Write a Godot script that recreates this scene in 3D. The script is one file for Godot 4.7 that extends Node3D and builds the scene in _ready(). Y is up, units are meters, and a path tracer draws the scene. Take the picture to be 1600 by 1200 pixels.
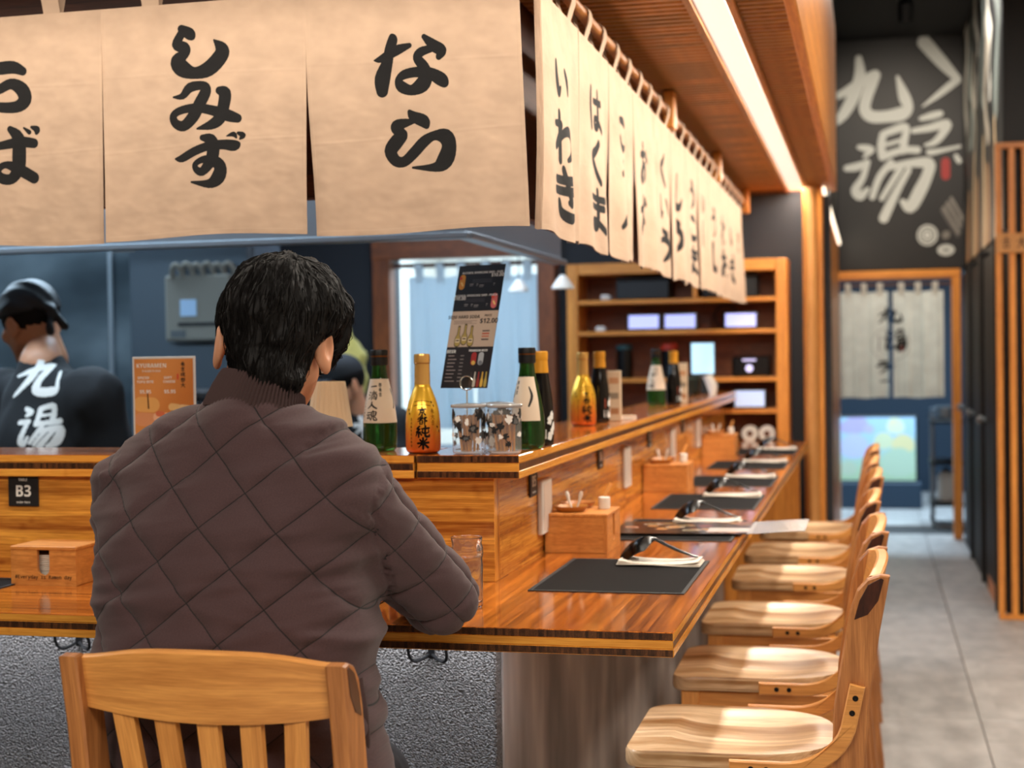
extends Node3D

# ---------------------------------------------------------------- helpers: meshes
class G:
	# triangle soup, counter-clockwise seen from outside; build() turns it to Godot's order and computes normals
	var p := PackedVector3Array()
	var t := PackedVector2Array()
	func tri(a: Vector3, b: Vector3, c: Vector3, ua := Vector2.ZERO, ub := Vector2.ZERO, uc := Vector2.ZERO) -> void:
		p.append(a); p.append(b); p.append(c)
		t.append(ua); t.append(ub); t.append(uc)
	func quad(a: Vector3, b: Vector3, c: Vector3, d: Vector3, ua := Vector2.ZERO, ub := Vector2.ZERO, uc := Vector2.ZERO, ud := Vector2.ZERO) -> void:
		tri(a, b, c, ua, ub, uc)
		tri(a, c, d, ua, uc, ud)
	func face(pts: Array, out: Vector3, uv: Callable) -> void:
		var n: Vector3 = (pts[1] - pts[0]).cross(pts[2] - pts[0])
		if n.dot(out) < 0.0:
			pts.reverse()
		for i in range(1, pts.size() - 1):
			tri(pts[0], pts[i], pts[i + 1], uv.call(pts[0]), uv.call(pts[i]), uv.call(pts[i + 1]))
	func add(o: G, x := Transform3D.IDENTITY) -> G:
		for v in o.p:
			p.append(x * v)
		t.append_array(o.t)
		return self
	func moved(x: Transform3D) -> G:
		var o := G.new()
		return o.add(self, x)
	func build(m: Material, angle := 35.0, into: ArrayMesh = null) -> ArrayMesh:
		var n := PackedVector3Array()
		var count := p.size()
		n.resize(count)
		var fn := PackedVector3Array()
		var an := PackedVector3Array()
		fn.resize(count / 3); an.resize(count / 3)
		for f in count / 3:
			var c := (p[f * 3 + 1] - p[f * 3]).cross(p[f * 3 + 2] - p[f * 3])
			an[f] = c
			fn[f] = c.normalized()
		if angle <= 0.0:
			for i in count:
				n[i] = fn[i / 3]
		else:
			var at := {}
			var lim := cos(deg_to_rad(angle))
			for i in count:
				var k := Vector3i((p[i] * 20000.0).round())
				if at.has(k):
					at[k].append(i / 3)
				else:
					at[k] = PackedInt32Array([i / 3])
			for i in count:
				var me := fn[i / 3]
				var s := Vector3.ZERO
				for f in at[Vector3i((p[i] * 20000.0).round())]:
					if fn[f].dot(me) >= lim:
						s += an[f]
				n[i] = s.normalized() if s.length_squared() > 0.0 else me
		var q := PackedVector3Array(); var qn := PackedVector3Array(); var qt := PackedVector2Array()
		q.resize(count); qn.resize(count); qt.resize(count)
		for f in count / 3:
			for j in 3:
				var src: int = f * 3 + [0, 2, 1][j]
				q[f * 3 + j] = p[src]; qn[f * 3 + j] = n[src]; qt[f * 3 + j] = t[src]
		var arr := []
		arr.resize(Mesh.ARRAY_MAX)
		arr[Mesh.ARRAY_VERTEX] = q; arr[Mesh.ARRAY_NORMAL] = qn; arr[Mesh.ARRAY_TEX_UV] = qt
		var am := into if into else ArrayMesh.new()
		am.add_surface_from_arrays(Mesh.PRIMITIVE_TRIANGLES, arr)
		am.surface_set_material(am.get_surface_count() - 1, m)
		return am

var rng := RandomNumberGenerator.new()

# a box with chamfered edges; grain = axis along which U runs, in metres; ends (faces across the grain) may go to another builder
func box(c: Vector3, s: Vector3, bevel := 0.002, grain := 0, into: G = null, ends: G = null) -> G:
	var g := into if into else G.new()
	var h := s * 0.5
	var b := minf(bevel, minf(h.x, minf(h.y, h.z)) * 0.6)
	var off := Vector2(rng.randf() * 7.0, rng.randf() * 7.0)
	var o1 := (grain + 1) % 3
	var o2 := (grain + 2) % 3
	var uva := func(q: Vector3) -> Vector2: return Vector2(q[grain], q[o1]) + off
	var uvb := func(q: Vector3) -> Vector2: return Vector2(q[grain], q[o2]) + off
	var uve := func(q: Vector3) -> Vector2: return (Vector2(q[1], q[0]) if grain == 2 else Vector2(q[o1], q[o2])) + off
	var pt := func(a: int, sx: float, sy: float, sz: float) -> Vector3:
		var k := h - Vector3.ONE * b
		k[a] = h[a]
		return c + k * Vector3(sx, sy, sz)
	for a in 3:
		for sg in [-1.0, 1.0]:
			var out := Vector3.ZERO
			out[a] = sg
			var i := (a + 1) % 3
			var j := (a + 2) % 3
			var q := []
			for k in [[-1.0, -1.0], [1.0, -1.0], [1.0, 1.0], [-1.0, 1.0]]:
				var sv := Vector3.ZERO
				sv[a] = sg; sv[i] = k[0]; sv[j] = k[1]
				q.append(pt.call(a, sv.x, sv.y, sv.z))
			(ends if ends and a == grain else g).face(q, out, uve if a == grain else (uvb if a == o1 else uva))
	if b > 0.0:
		for a in 3:
			var i := (a + 1) % 3
			var j := (a + 2) % 3
			for si in [-1.0, 1.0]:
				for sj in [-1.0, 1.0]:
					var q := []
					for k in [[i, -1.0], [i, 1.0], [j, 1.0], [j, -1.0]]:
						var sv := Vector3.ZERO
						sv[a] = k[1]; sv[i] = si; sv[j] = sj
						q.append(pt.call(k[0], sv.x, sv.y, sv.z))
					var out := Vector3.ZERO
					out[i] = si; out[j] = sj
					g.face(q, out, uva if a == grain else uve)
		for sx in [-1.0, 1.0]:
			for sy in [-1.0, 1.0]:
				for sz in [-1.0, 1.0]:
					g.face([pt.call(0, sx, sy, sz), pt.call(1, sx, sy, sz), pt.call(2, sx, sy, sz)], Vector3(sx, sy, sz), uve)
	return g

func lathe(prof: Array, seg := 24, into: G = null, a0 := 0.0, a1 := TAU) -> G:
	# prof: Vector2(radius, height) bottom to top along the outside; u round, v along the height 0 (top) to 1 (bottom)
	var g := into if into else G.new()
	var lo: float = prof[0].y
	var hi: float = prof[0].y
	for q in prof:
		lo = minf(lo, q.y); hi = maxf(hi, q.y)
	for i in prof.size() - 1:
		var a: Vector2 = prof[i]
		var b: Vector2 = prof[i + 1]
		var va := 1.0 - (a.y - lo) / maxf(hi - lo, 1e-5)
		var vb := 1.0 - (b.y - lo) / maxf(hi - lo, 1e-5)
		for k in seg:
			var s0 := a0 + (a1 - a0) * k / seg
			var s1 := a0 + (a1 - a0) * (k + 1) / seg
			var d0 := Vector3(sin(s0), 0, cos(s0))
			var d1 := Vector3(sin(s1), 0, cos(s1))
			var u0 := float(k) / seg
			var u1 := float(k + 1) / seg
			var p0 := d0 * a.x + Vector3.UP * a.y
			var p1 := d1 * a.x + Vector3.UP * a.y
			var p2 := d1 * b.x + Vector3.UP * b.y
			var p3 := d0 * b.x + Vector3.UP * b.y
			if a.x > 1e-6:
				g.tri(p0, p1, p2, Vector2(u0, va), Vector2(u1, va), Vector2(u1, vb))
			if b.x > 1e-6:
				g.tri(p0, p2, p3, Vector2(u0, va), Vector2(u1, vb), Vector2(u0, vb))
	return g

func tube(pts: Array, rad, seg := 8, into: G = null, caps := true) -> G:
	var g := into if into else G.new()
	var n := pts.size()
	var rings := []
	var side := Vector3.ZERO
	var along := 0.0
	for i in n:
		var d: Vector3 = (pts[mini(i + 1, n - 1)] - pts[maxi(i - 1, 0)]).normalized()
		if side == Vector3.ZERO:
			side = d.cross(Vector3.UP if absf(d.y) < 0.9 else Vector3.RIGHT).normalized()
		side = (side - d * side.dot(d)).normalized()
		var up := d.cross(side)
		var r: float = rad[i] if rad is Array else rad
		var ring := []
		if i:
			along += (pts[i] - pts[i - 1]).length()
		for k in seg:
			var a := TAU * k / seg
			ring.append(pts[i] + (side * cos(a) + up * sin(a)) * r)
		rings.append([ring, along, r])
	for i in n - 1:
		for k in seg:
			var k2 := (k + 1) % seg
			var w: float = rings[i][2] * TAU / seg
			g.quad(rings[i][0][k], rings[i][0][k2], rings[i + 1][0][k2], rings[i + 1][0][k], Vector2(rings[i][1], k * w), Vector2(rings[i][1], (k + 1) * w), Vector2(rings[i + 1][1], (k + 1) * w), Vector2(rings[i + 1][1], k * w))
	if caps:
		for k in range(1, seg - 1):
			g.tri(rings[0][0][0], rings[0][0][k + 1], rings[0][0][k])
			g.tri(rings[n - 1][0][0], rings[n - 1][0][k], rings[n - 1][0][k + 1])
	return g

# a polygon in the XY plane made thick along z (from -d/2 to d/2); grain 0: U along x, 1: U along y
func prism(poly: PackedVector2Array, d: float, grain := 0, into: G = null, bevel := 0.0) -> G:
	var g := into if into else G.new()
	if Geometry2D.is_polygon_clockwise(poly):
		poly.reverse()
	var off := Vector2(rng.randf() * 7.0, rng.randf() * 7.0)
	var uv := func(q: Vector3) -> Vector2: return (Vector2(q.x, q.y) if grain == 0 else Vector2(q.y, q.x)) + off
	var inner := poly
	if bevel > 0.0:
		inner = PackedVector2Array()
		var m := poly.size()
		for i in m:
			var e0 := (poly[i] - poly[(i + m - 1) % m]).normalized()
			var e1 := (poly[(i + 1) % m] - poly[i]).normalized()
			var nn := (Vector2(-e0.y, e0.x) + Vector2(-e1.y, e1.x)).normalized()
			inner.append(poly[i] + nn * bevel)
	var idx := Geometry2D.triangulate_polygon(poly)
	for s in [1.0, -1.0]:
		for k in idx.size() / 3:
			var q := []
			for j in 3:
				var v := inner[idx[k * 3 + j]]
				q.append(Vector3(v.x, v.y, s * d * 0.5))
			g.face(q, Vector3(0, 0, s), uv)
	var run := 0.0
	for i in poly.size():
		var i2 := (i + 1) % poly.size()
		var a := poly[i]
		var b := poly[i2]
		var ln := a.distance_to(b)
		var h := d * 0.5 - bevel
		var ua := Vector2(run, 0) + off
		var ub := Vector2(run + ln, 0) + off
		var dv := Vector2(0, d)
		g.quad(Vector3(a.x, a.y, h), Vector3(a.x, a.y, -h), Vector3(b.x, b.y, -h), Vector3(b.x, b.y, h), ua, ua + dv, ub + dv, ub)
		if bevel > 0.0:
			var a2 := inner[i]
			var b2 := inner[i2]
			g.quad(Vector3(a2.x, a2.y, d * 0.5), Vector3(a.x, a.y, h), Vector3(b.x, b.y, h), Vector3(b2.x, b2.y, d * 0.5), ua, ua, ub, ub)
			g.quad(Vector3(a.x, a.y, -h), Vector3(a2.x, a2.y, -d * 0.5), Vector3(b2.x, b2.y, -d * 0.5), Vector3(b.x, b.y, -h), ua, ua, ub, ub)
		run += ln
	return g

# a sheet over u, v in 0..1 with thickness along its normal; front faces u x v
func sheet(nu: int, nv: int, f: Callable, thick := 0.0015, into: G = null) -> G:
	var g := into if into else G.new()
	var a := []
	for j in nv + 1:
		var row := []
		for i in nu + 1:
			row.append(f.call(float(i) / nu, float(j) / nv))
		a.append(row)
	var back := []
	for j in nv + 1:
		var row := []
		for i in nu + 1:
			var du: Vector3 = a[j][mini(i + 1, nu)] - a[j][maxi(i - 1, 0)]
			var dv: Vector3 = a[mini(j + 1, nv)][i] - a[maxi(j - 1, 0)][i]
			row.append(a[j][i] - du.cross(dv).normalized() * thick)
		back.append(row)
	for j in nv:
		for i in nu:
			var u0 := Vector2(float(i) / nu, float(j) / nv)
			var u1 := Vector2(float(i + 1) / nu, float(j) / nv)
			var u2 := Vector2(float(i + 1) / nu, float(j + 1) / nv)
			var u3 := Vector2(float(i) / nu, float(j + 1) / nv)
			g.quad(a[j][i], a[j][i + 1], a[j + 1][i + 1], a[j + 1][i], u0, u1, u2, u3)
			g.quad(back[j][i], back[j + 1][i], back[j + 1][i + 1], back[j][i + 1], u0, u3, u2, u1)
	for i in nu:
		g.quad(a[0][i], back[0][i], back[0][i + 1], a[0][i + 1])
		g.quad(a[nv][i], a[nv][i + 1], back[nv][i + 1], back[nv][i])
	for j in nv:
		g.quad(a[j][0], a[j + 1][0], back[j + 1][0], back[j][0])
		g.quad(a[j][nu], back[j][nu], back[j + 1][nu], a[j + 1][nu])
	return g

# ---------------------------------------------------------------- helpers: nodes
var counted := {}
func numbered(called: String) -> String:
	counted[called] = counted.get(called, 0) + 1
	return called if counted[called] == 1 else "%s_%03d" % [called, counted[called] - 1]

func tag(o: Node3D, label: String, category: String, group := "") -> Node3D:
	o.set_meta("label", label)
	o.set_meta("category", category)
	if group:
		o.set_meta("group", group)
	return o

func thing(called: String, label: String, category: String, at := Vector3.ZERO, turn := 0.0, group := "") -> Node3D:
	var o := Node3D.new()
	o.name = numbered(called)
	add_child(o, true)
	o.position = at
	o.rotation.y = turn
	tag(o, label, category, group)
	return o

func part(parent: Node3D, called: String, m: Mesh, x := Transform3D.IDENTITY) -> MeshInstance3D:
	var o := MeshInstance3D.new()
	o.name = called
	o.mesh = m
	o.transform = x
	o.cast_shadow = GeometryInstance3D.SHADOW_CASTING_SETTING_ON
	parent.add_child(o, true)
	return o

func solo(called: String, m: Mesh, label: String, category: String, group := "", x := Transform3D.IDENTITY) -> MeshInstance3D:
	var o := part(self, numbered(called), m, x)
	tag(o, label, category, group)
	return o

func struct(called: String, m: Mesh, x := Transform3D.IDENTITY) -> MeshInstance3D:
	var o := part(self, called, m, x)
	o.set_meta("kind", "structure")
	return o

func dup(src: Node3D, base: String, at: Vector3, turn: float, label: String) -> Node3D:
	var r: Node3D = src.duplicate()
	r.name = numbered(base)
	add_child(r, true)
	r.position = at
	r.rotation.y = turn
	r.set_meta("label", label)
	return r

func at(v: Vector3, yaw := 0.0, pitch := 0.0, roll := 0.0) -> Transform3D:
	return Transform3D(Basis.from_euler(Vector3(pitch, yaw, roll)), v)

func words(parent: Node3D, s: String, high: float, x: Transform3D, m: Material, bold := true, mono := false, deep := 0.0006) -> MeshInstance3D:
	var tm := TextMesh.new()
	var f := SystemFont.new()
	f.font_names = PackedStringArray(["Droid Sans Mono" if mono else "Droid Sans"])
	f.font_weight = 700 if bold else 400
	tm.font = f
	tm.text = s
	tm.font_size = 64
	tm.pixel_size = high / 64.0
	tm.depth = deep
	tm.curve_step = 4.0
	tm.material = m
	return part(parent, "lettering", tm, x)

# ---------------------------------------------------------------- helpers: materials and textures
func mat(c: Color, rough := 0.6, metal := 0.0) -> StandardMaterial3D:
	var m := StandardMaterial3D.new()
	m.albedo_color = c
	m.roughness = rough
	m.metallic = metal
	return m

func glow(c: Color, e: float) -> StandardMaterial3D:
	var m := mat(c, 0.5)
	m.emission_enabled = true
	m.emission = c
	m.emission_energy_multiplier = e
	return m

func noise(s: int, f: float, oct := 3) -> FastNoiseLite:
	var n := FastNoiseLite.new()
	n.seed = s
	n.frequency = f
	n.noise_type = FastNoiseLite.TYPE_SIMPLEX_SMOOTH
	n.fractal_octaves = oct
	return n

# wood: U (x) runs along the grain; one repeat is long x wide metres, staves of given count with tone steps; wraps
func wood(w: int, h: int, dark: Color, light: Color, staves: int, tone: float, streak: float, s: int, nodes := 0, fine := 0.25, size := Vector2(1, 1), rough := 0.35, spec := 0.5) -> StandardMaterial3D:
	var im := Image.create_empty(w, h, false, Image.FORMAT_RGB8)
	var n := noise(s, 1.0, 3)
	var r := RandomNumberGenerator.new()
	r.seed = s
	var st := []
	for i in maxi(staves, 1):
		st.append([r.randf() * 2.0 - 1.0, r.randi() % w, r.randf()])
	for y in h:
		var sv: Array = st[int(float(y) / h * staves) % maxi(staves, 1)]
		var fy := fposmod(float(y) / h * staves, 1.0)
		var edge := 0.0 if staves < 1 else (0.10 if fy < float(staves) / h * 1.2 else 0.0)
		for x in w:
			var a := TAU * x / w
			var cx := cos(a)
			var cy := sin(a)
			var v := n.get_noise_3d(cx * 0.45 + sv[2] * 9.0, y * 0.045, cy * 0.45) * streak
			v += n.get_noise_3d(cx * 2.4, y * 0.35, cy * 2.4 + 7.0) * fine
			v += n.get_noise_3d(cx * 1.1 + 3.0, y * 0.9, cy * 1.1 + 17.0) * fine * 0.8
			var k: float = 0.5 + v + sv[0] * tone - edge
			if nodes:
				for q in nodes:
					var dx: float = absf(fposmod(float(x) - float(sv[1]) - float(q) * w / nodes + w * 0.5, w) - w * 0.5)
					if dx < 5.0 and sv[2] > 0.35:
						k -= 0.22 * (1.0 - dx / 5.0) * (1.0 if (x * 7 + y * 13) % 5 < 3 else 0.4)
			im.set_pixel(x, y, dark.lerp(light, clampf(k, 0.0, 1.0)))
	var m := mat(Color.WHITE, rough)
	m.albedo_texture = ImageTexture.create_from_image(im)
	m.uv1_scale = Vector3(1.0 / size.x, 1.0 / size.y, 1)
	m.metallic_specular = spec
	return m

func blend(im: Image, x: int, y: int, c: Color, a: float) -> void:
	im.set_pixel(x, y, im.get_pixel(x, y).lerp(c, a))

# one brush stroke through x, y, radius triples, in pixels
func brush(im: Image, q: PackedFloat32Array, c: Color) -> void:
	var n := q.size() / 3
	var pts := []
	for i in n:
		pts.append(Vector3(q[i * 3], q[i * 3 + 1], q[i * 3 + 2]))
	var fine := []
	for i in n - 1:
		var p0: Vector3 = pts[maxi(i - 1, 0)]
		var p1: Vector3 = pts[i]
		var p2: Vector3 = pts[i + 1]
		var p3: Vector3 = pts[mini(i + 2, n - 1)]
		for k in 4:
			fine.append(p1.cubic_interpolate(p2, p0, p3, k / 4.0))
	fine.append(pts[n - 1])
	var w := im.get_width()
	var h := im.get_height()
	for i in fine.size() - 1:
		var a: Vector3 = fine[i]
		var b: Vector3 = fine[i + 1]
		var ra := maxf(a.z, 0.35)
		var rb := maxf(b.z, 0.35)
		var d := Vector2(b.x - a.x, b.y - a.y)
		var l2 := maxf(d.length_squared(), 1e-6)
		var rm := maxf(ra, rb) + 1.0
		for y in range(maxi(0, int(minf(a.y, b.y) - rm)), mini(h, int(maxf(a.y, b.y) + rm) + 1)):
			for x in range(maxi(0, int(minf(a.x, b.x) - rm)), mini(w, int(maxf(a.x, b.x) + rm) + 1)):
				var px := x + 0.5 - a.x
				var py := y + 0.5 - a.y
				var tt := clampf((px * d.x + py * d.y) / l2, 0.0, 1.0)
				var ex := px - d.x * tt
				var ey := py - d.y * tt
				var cov := ra + (rb - ra) * tt + 0.5 - sqrt(ex * ex + ey * ey)
				if cov > 0.0:
					blend(im, x, y, c, minf(cov, 1.0))

# a character of strokes given in a box of 100 x 100, drawn into a rectangle of pixels
func glyph(im: Image, strokes: Array, r: Rect2, c: Color, fat := 1.0) -> void:
	var sx := r.size.x / 100.0
	var sy := r.size.y / 100.0
	for st in strokes:
		var q := PackedFloat32Array()
		for i in st.size() / 3:
			q.append(r.position.x + st[i * 3] * sx)
			q.append(r.position.y + st[i * 3 + 1] * sy)
			q.append(st[i * 3 + 2] * (sx + sy) * 0.5 * fat)
		brush(im, q, c)

func printed(im: Image, rough := 0.6) -> StandardMaterial3D:
	var m := mat(Color.WHITE, rough)
	m.albedo_texture = ImageTexture.create_from_image(im)
	m.texture_repeat = false
	return m

# ---------------------------------------------------------------- helpers: surface nets
func nets(f: Callable, lo: Vector3, hi: Vector3, cell: float, lip := 1.5) -> Array:
	var B := 4
	var nb := Vector3i(((hi - lo) / (cell * B)).ceil())
	var nx := nb.x * B + 1
	var ny := nb.y * B + 1
	var nz := nb.z * B + 1
	var val := PackedFloat32Array()
	val.resize(nx * ny * nz)
	val.fill(1e9)
	var vid := PackedInt32Array()
	vid.resize(nx * ny * nz)
	vid.fill(-1)
	var V := PackedVector3Array()
	var cells := PackedInt32Array()
	var half := cell * B * 0.5
	var reach := half * 1.75 * lip
	for bz in nb.z:
		for by in nb.y:
			for bx in nb.x:
				var c := lo + Vector3(bx, by, bz) * (cell * B) + Vector3.ONE * half
				if absf(f.call(c)) > reach:
					continue
				for z in range(bz * B, bz * B + B + 1):
					for y in range(by * B, by * B + B + 1):
						var row := (z * ny + y) * nx
						for x in range(bx * B, bx * B + B + 1):
							if val[row + x] > 1e8:
								val[row + x] = f.call(lo + Vector3(x, y, z) * cell)
				for z in range(bz * B, bz * B + B):
					for y in range(by * B, by * B + B):
						for x in range(bx * B, bx * B + B):
							var i0 := (z * ny + y) * nx + x
							var m := 0
							for k in 8:
								if val[i0 + (k & 1) + ((k >> 1) & 1) * nx + ((k >> 2) & 1) * nx * ny] < 0.0:
									m |= 1 << k
							if m == 0 or m == 255:
								continue
							var s := Vector3.ZERO
							var cnt := 0
							for k in 8:
								var ik := i0 + (k & 1) + ((k >> 1) & 1) * nx + ((k >> 2) & 1) * nx * ny
								for a in 3:
									if k & (1 << a):
										continue
									var jk: int = ik + [1, nx, nx * ny][a]
									var v0 := val[ik]
									var v1 := val[jk]
									if (v0 < 0.0) != (v1 < 0.0):
										var q := Vector3(x + (k & 1), y + ((k >> 1) & 1), z + ((k >> 2) & 1))
										q[a] += v0 / (v0 - v1)
										s += q
										cnt += 1
							vid[i0] = V.size()
							V.append(lo + s / cnt * cell)
							cells.append(i0)
	var Q := PackedInt32Array()
	var stp := [1, nx, nx * ny]
	for i0 in cells:
		for a in 3:
			var j: int = i0 + stp[a]
			if j >= val.size() or val[j] > 1e8 or (val[i0] < 0.0) == (val[j] < 0.0):
				continue
			var b: int = stp[(a + 1) % 3]
			var c: int = stp[(a + 2) % 3]
			if i0 - b - c < 0:
				continue
			var q := [vid[i0], vid[i0 - b], vid[i0 - b - c], vid[i0 - c]]
			if q.min() < 0:
				continue
			if val[i0] > 0.0:
				q.reverse()
			Q.append_array(PackedInt32Array([q[0], q[1], q[2], q[0], q[2], q[3]]))
	return [V, Q]

# the vertices Q are counter-clockwise from outside
func smooth_normals(V: PackedVector3Array, Q: PackedInt32Array) -> PackedVector3Array:
	var N := PackedVector3Array()
	N.resize(V.size())
	for i in Q.size() / 3:
		var a := V[Q[i * 3]]
		var n := (V[Q[i * 3 + 1]] - a).cross(V[Q[i * 3 + 2]] - a)
		for j in 3:
			N[Q[i * 3 + j]] += n
	for i in N.size():
		N[i] = N[i].normalized()
	return N

func relax(V: PackedVector3Array, Q: PackedInt32Array, times := 1) -> PackedVector3Array:
	for it in times:
		var S := PackedVector3Array()
		S.resize(V.size())
		var C := PackedFloat32Array()
		C.resize(V.size())
		for i in Q.size() / 3:
			for j in 3:
				var a := Q[i * 3 + j]
				var b := Q[i * 3 + (j + 1) % 3]
				S[a] += V[b]; C[a] += 1.0
				S[b] += V[a]; C[b] += 1.0
		for i in V.size():
			if C[i] > 0.0:
				V[i] = V[i].lerp(S[i] / C[i], 0.5)
	return V

class Flesh:
	var v := PackedVector3Array()
	var n := PackedVector3Array()
	var t := PackedVector2Array()
	var q := PackedInt32Array()
	func mesh(m: Material) -> ArrayMesh:
		var arr := []
		arr.resize(Mesh.ARRAY_MAX)
		var idx := q.duplicate()
		for i in idx.size() / 3:
			var k := idx[i * 3 + 1]
			idx[i * 3 + 1] = idx[i * 3 + 2]
			idx[i * 3 + 2] = k
		arr[Mesh.ARRAY_VERTEX] = v; arr[Mesh.ARRAY_NORMAL] = n; arr[Mesh.ARRAY_TEX_UV] = t; arr[Mesh.ARRAY_INDEX] = idx
		var am := ArrayMesh.new()
		am.add_surface_from_arrays(Mesh.PRIMITIVE_TRIANGLES, arr)
		am.surface_set_material(0, m)
		return am

func skin_add(s: Flesh, got: Array, x := Transform3D.IDENTITY, uv = null) -> Flesh:
	var V: PackedVector3Array = got[0]
	var Q: PackedInt32Array = got[1]
	var N := smooth_normals(V, Q)
	var base: int = s.v.size()
	for i in V.size():
		s.v.append(x * V[i])
		s.n.append(x.basis * N[i])
		s.t.append(uv.call(V[i]) if uv != null else Vector2(V[i].x, V[i].y))
	for k in Q:
		s.q.append(base + k)
	return s

func smin(a: float, b: float, k: float) -> float:
	var h := maxf(k - absf(a - b), 0.0) / k
	return minf(a, b) - h * h * k * 0.25

func cone(p: Vector3, a: Vector3, b: Vector3, ra: float, rb: float) -> float:
	var d := b - a
	var h := clampf((p - a).dot(d) / maxf(d.length_squared(), 1e-9), 0.0, 1.0)
	return (p - a - d * h).length() - (ra + (rb - ra) * h)

func egg(p: Vector3, c: Vector3, r: Vector3) -> float:
	var q := (p - c) / r
	var k := q.length()
	if k < 1e-4:
		return -minf(r.x, minf(r.y, r.z))
	return k * (k - 1.0) / (q / r).length()

# a chain of tapered bones: [a, b, ra, rb] each
func bones(p: Vector3, list: Array, k: float) -> float:
	var d := 1e9
	for b in list:
		d = smin(d, cone(p, b[0], b[1], b[2], b[3]), k) if d < 1e8 else cone(p, b[0], b[1], b[2], b[3])
	return d

# ---------------------------------------------------------------- the scene
var M := {}
var chair0: Node3D

func _ready() -> void:
	rng.seed = 11
	# camera
	var cam := Camera3D.new()
	cam.name = "camera"
	cam.transform = Transform3D(Basis.from_euler(Vector3(-0.019, 0.239, -0.015)), Vector3(0, 1.45, 0))
	cam.near = 0.05
	cam.far = 60.0
	cam.keep_aspect = Camera3D.KEEP_HEIGHT
	var lens := CameraAttributesPhysical.new()
	lens.frustum_focal_length = 46.04
	lens.frustum_focus_distance = 2.5
	lens.exposure_aperture = 3.5
	cam.projection = Camera3D.PROJECTION_FRUSTUM
	cam.size = 2.0 * cam.near * 600.0 / 2302.1
	cam.attributes = lens
	add_child(cam)
	cam.make_current()
	# sky and exposure
	var we := WorldEnvironment.new()
	we.name = "world_environment"
	var env := Environment.new()
	env.background_mode = Environment.BG_COLOR
	env.background_color = Color(0.62, 0.7, 0.78)
	env.background_energy_multiplier = 1.0
	env.tonemap_mode = Environment.TONE_MAPPER_LINEAR
	env.tonemap_exposure = 1.0
	env.sdfgi_enabled = true
	env.ssao_enabled = true
	env.ssil_enabled = true
	we.environment = env
	add_child(we)
	# lamps: [place, size x, size y (their local plane), pitch, colour, energy, name]; each has its fitting built in lamps()
	materials()
	lamps()
	setting()
	canopy()
	counter()
	chairs()
	norens()
	kitchen()
	corridor()
	table_things()
	ledge_things()
	people()

func area(where: Vector3, sx: float, sy: float, e: float, c: Color, rot := Vector3(-PI / 2, 0, 0)) -> void:
	var l := AreaLight3D.new()
	l.name = numbered("lamp_light")
	l.area_size = Vector2(sx, sy)
	l.light_energy = e
	l.light_color = c
	l.area_range = 14.0
	l.area_attenuation = 2.0
	l.shadow_enabled = true
	l.transform = Transform3D(Basis.from_euler(rot), where)
	add_child(l, true)

func unseen_ceiling_panel(where: Vector3, sx: float, sz: float, e: float, c: Color, label: String, g := 1.5) -> void:
	var t := thing("unseen_ceiling_lamp", label, "lamp", where)  # unseen lamp, its place and strength set for the light it gives
	part(t, "housing", box(Vector3(0, 0.03, 0), Vector3(sx + 0.04, 0.06, sz + 0.04), 0.006).build(M.black_metal, 0))
	part(t, "diffuser", box(Vector3(0, -0.004, 0), Vector3(sx, 0.008, sz), 0.002).build(glow(c, g), 0))
	area(where + Vector3(0, -0.014, 0), sx, sz, e, c)

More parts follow.
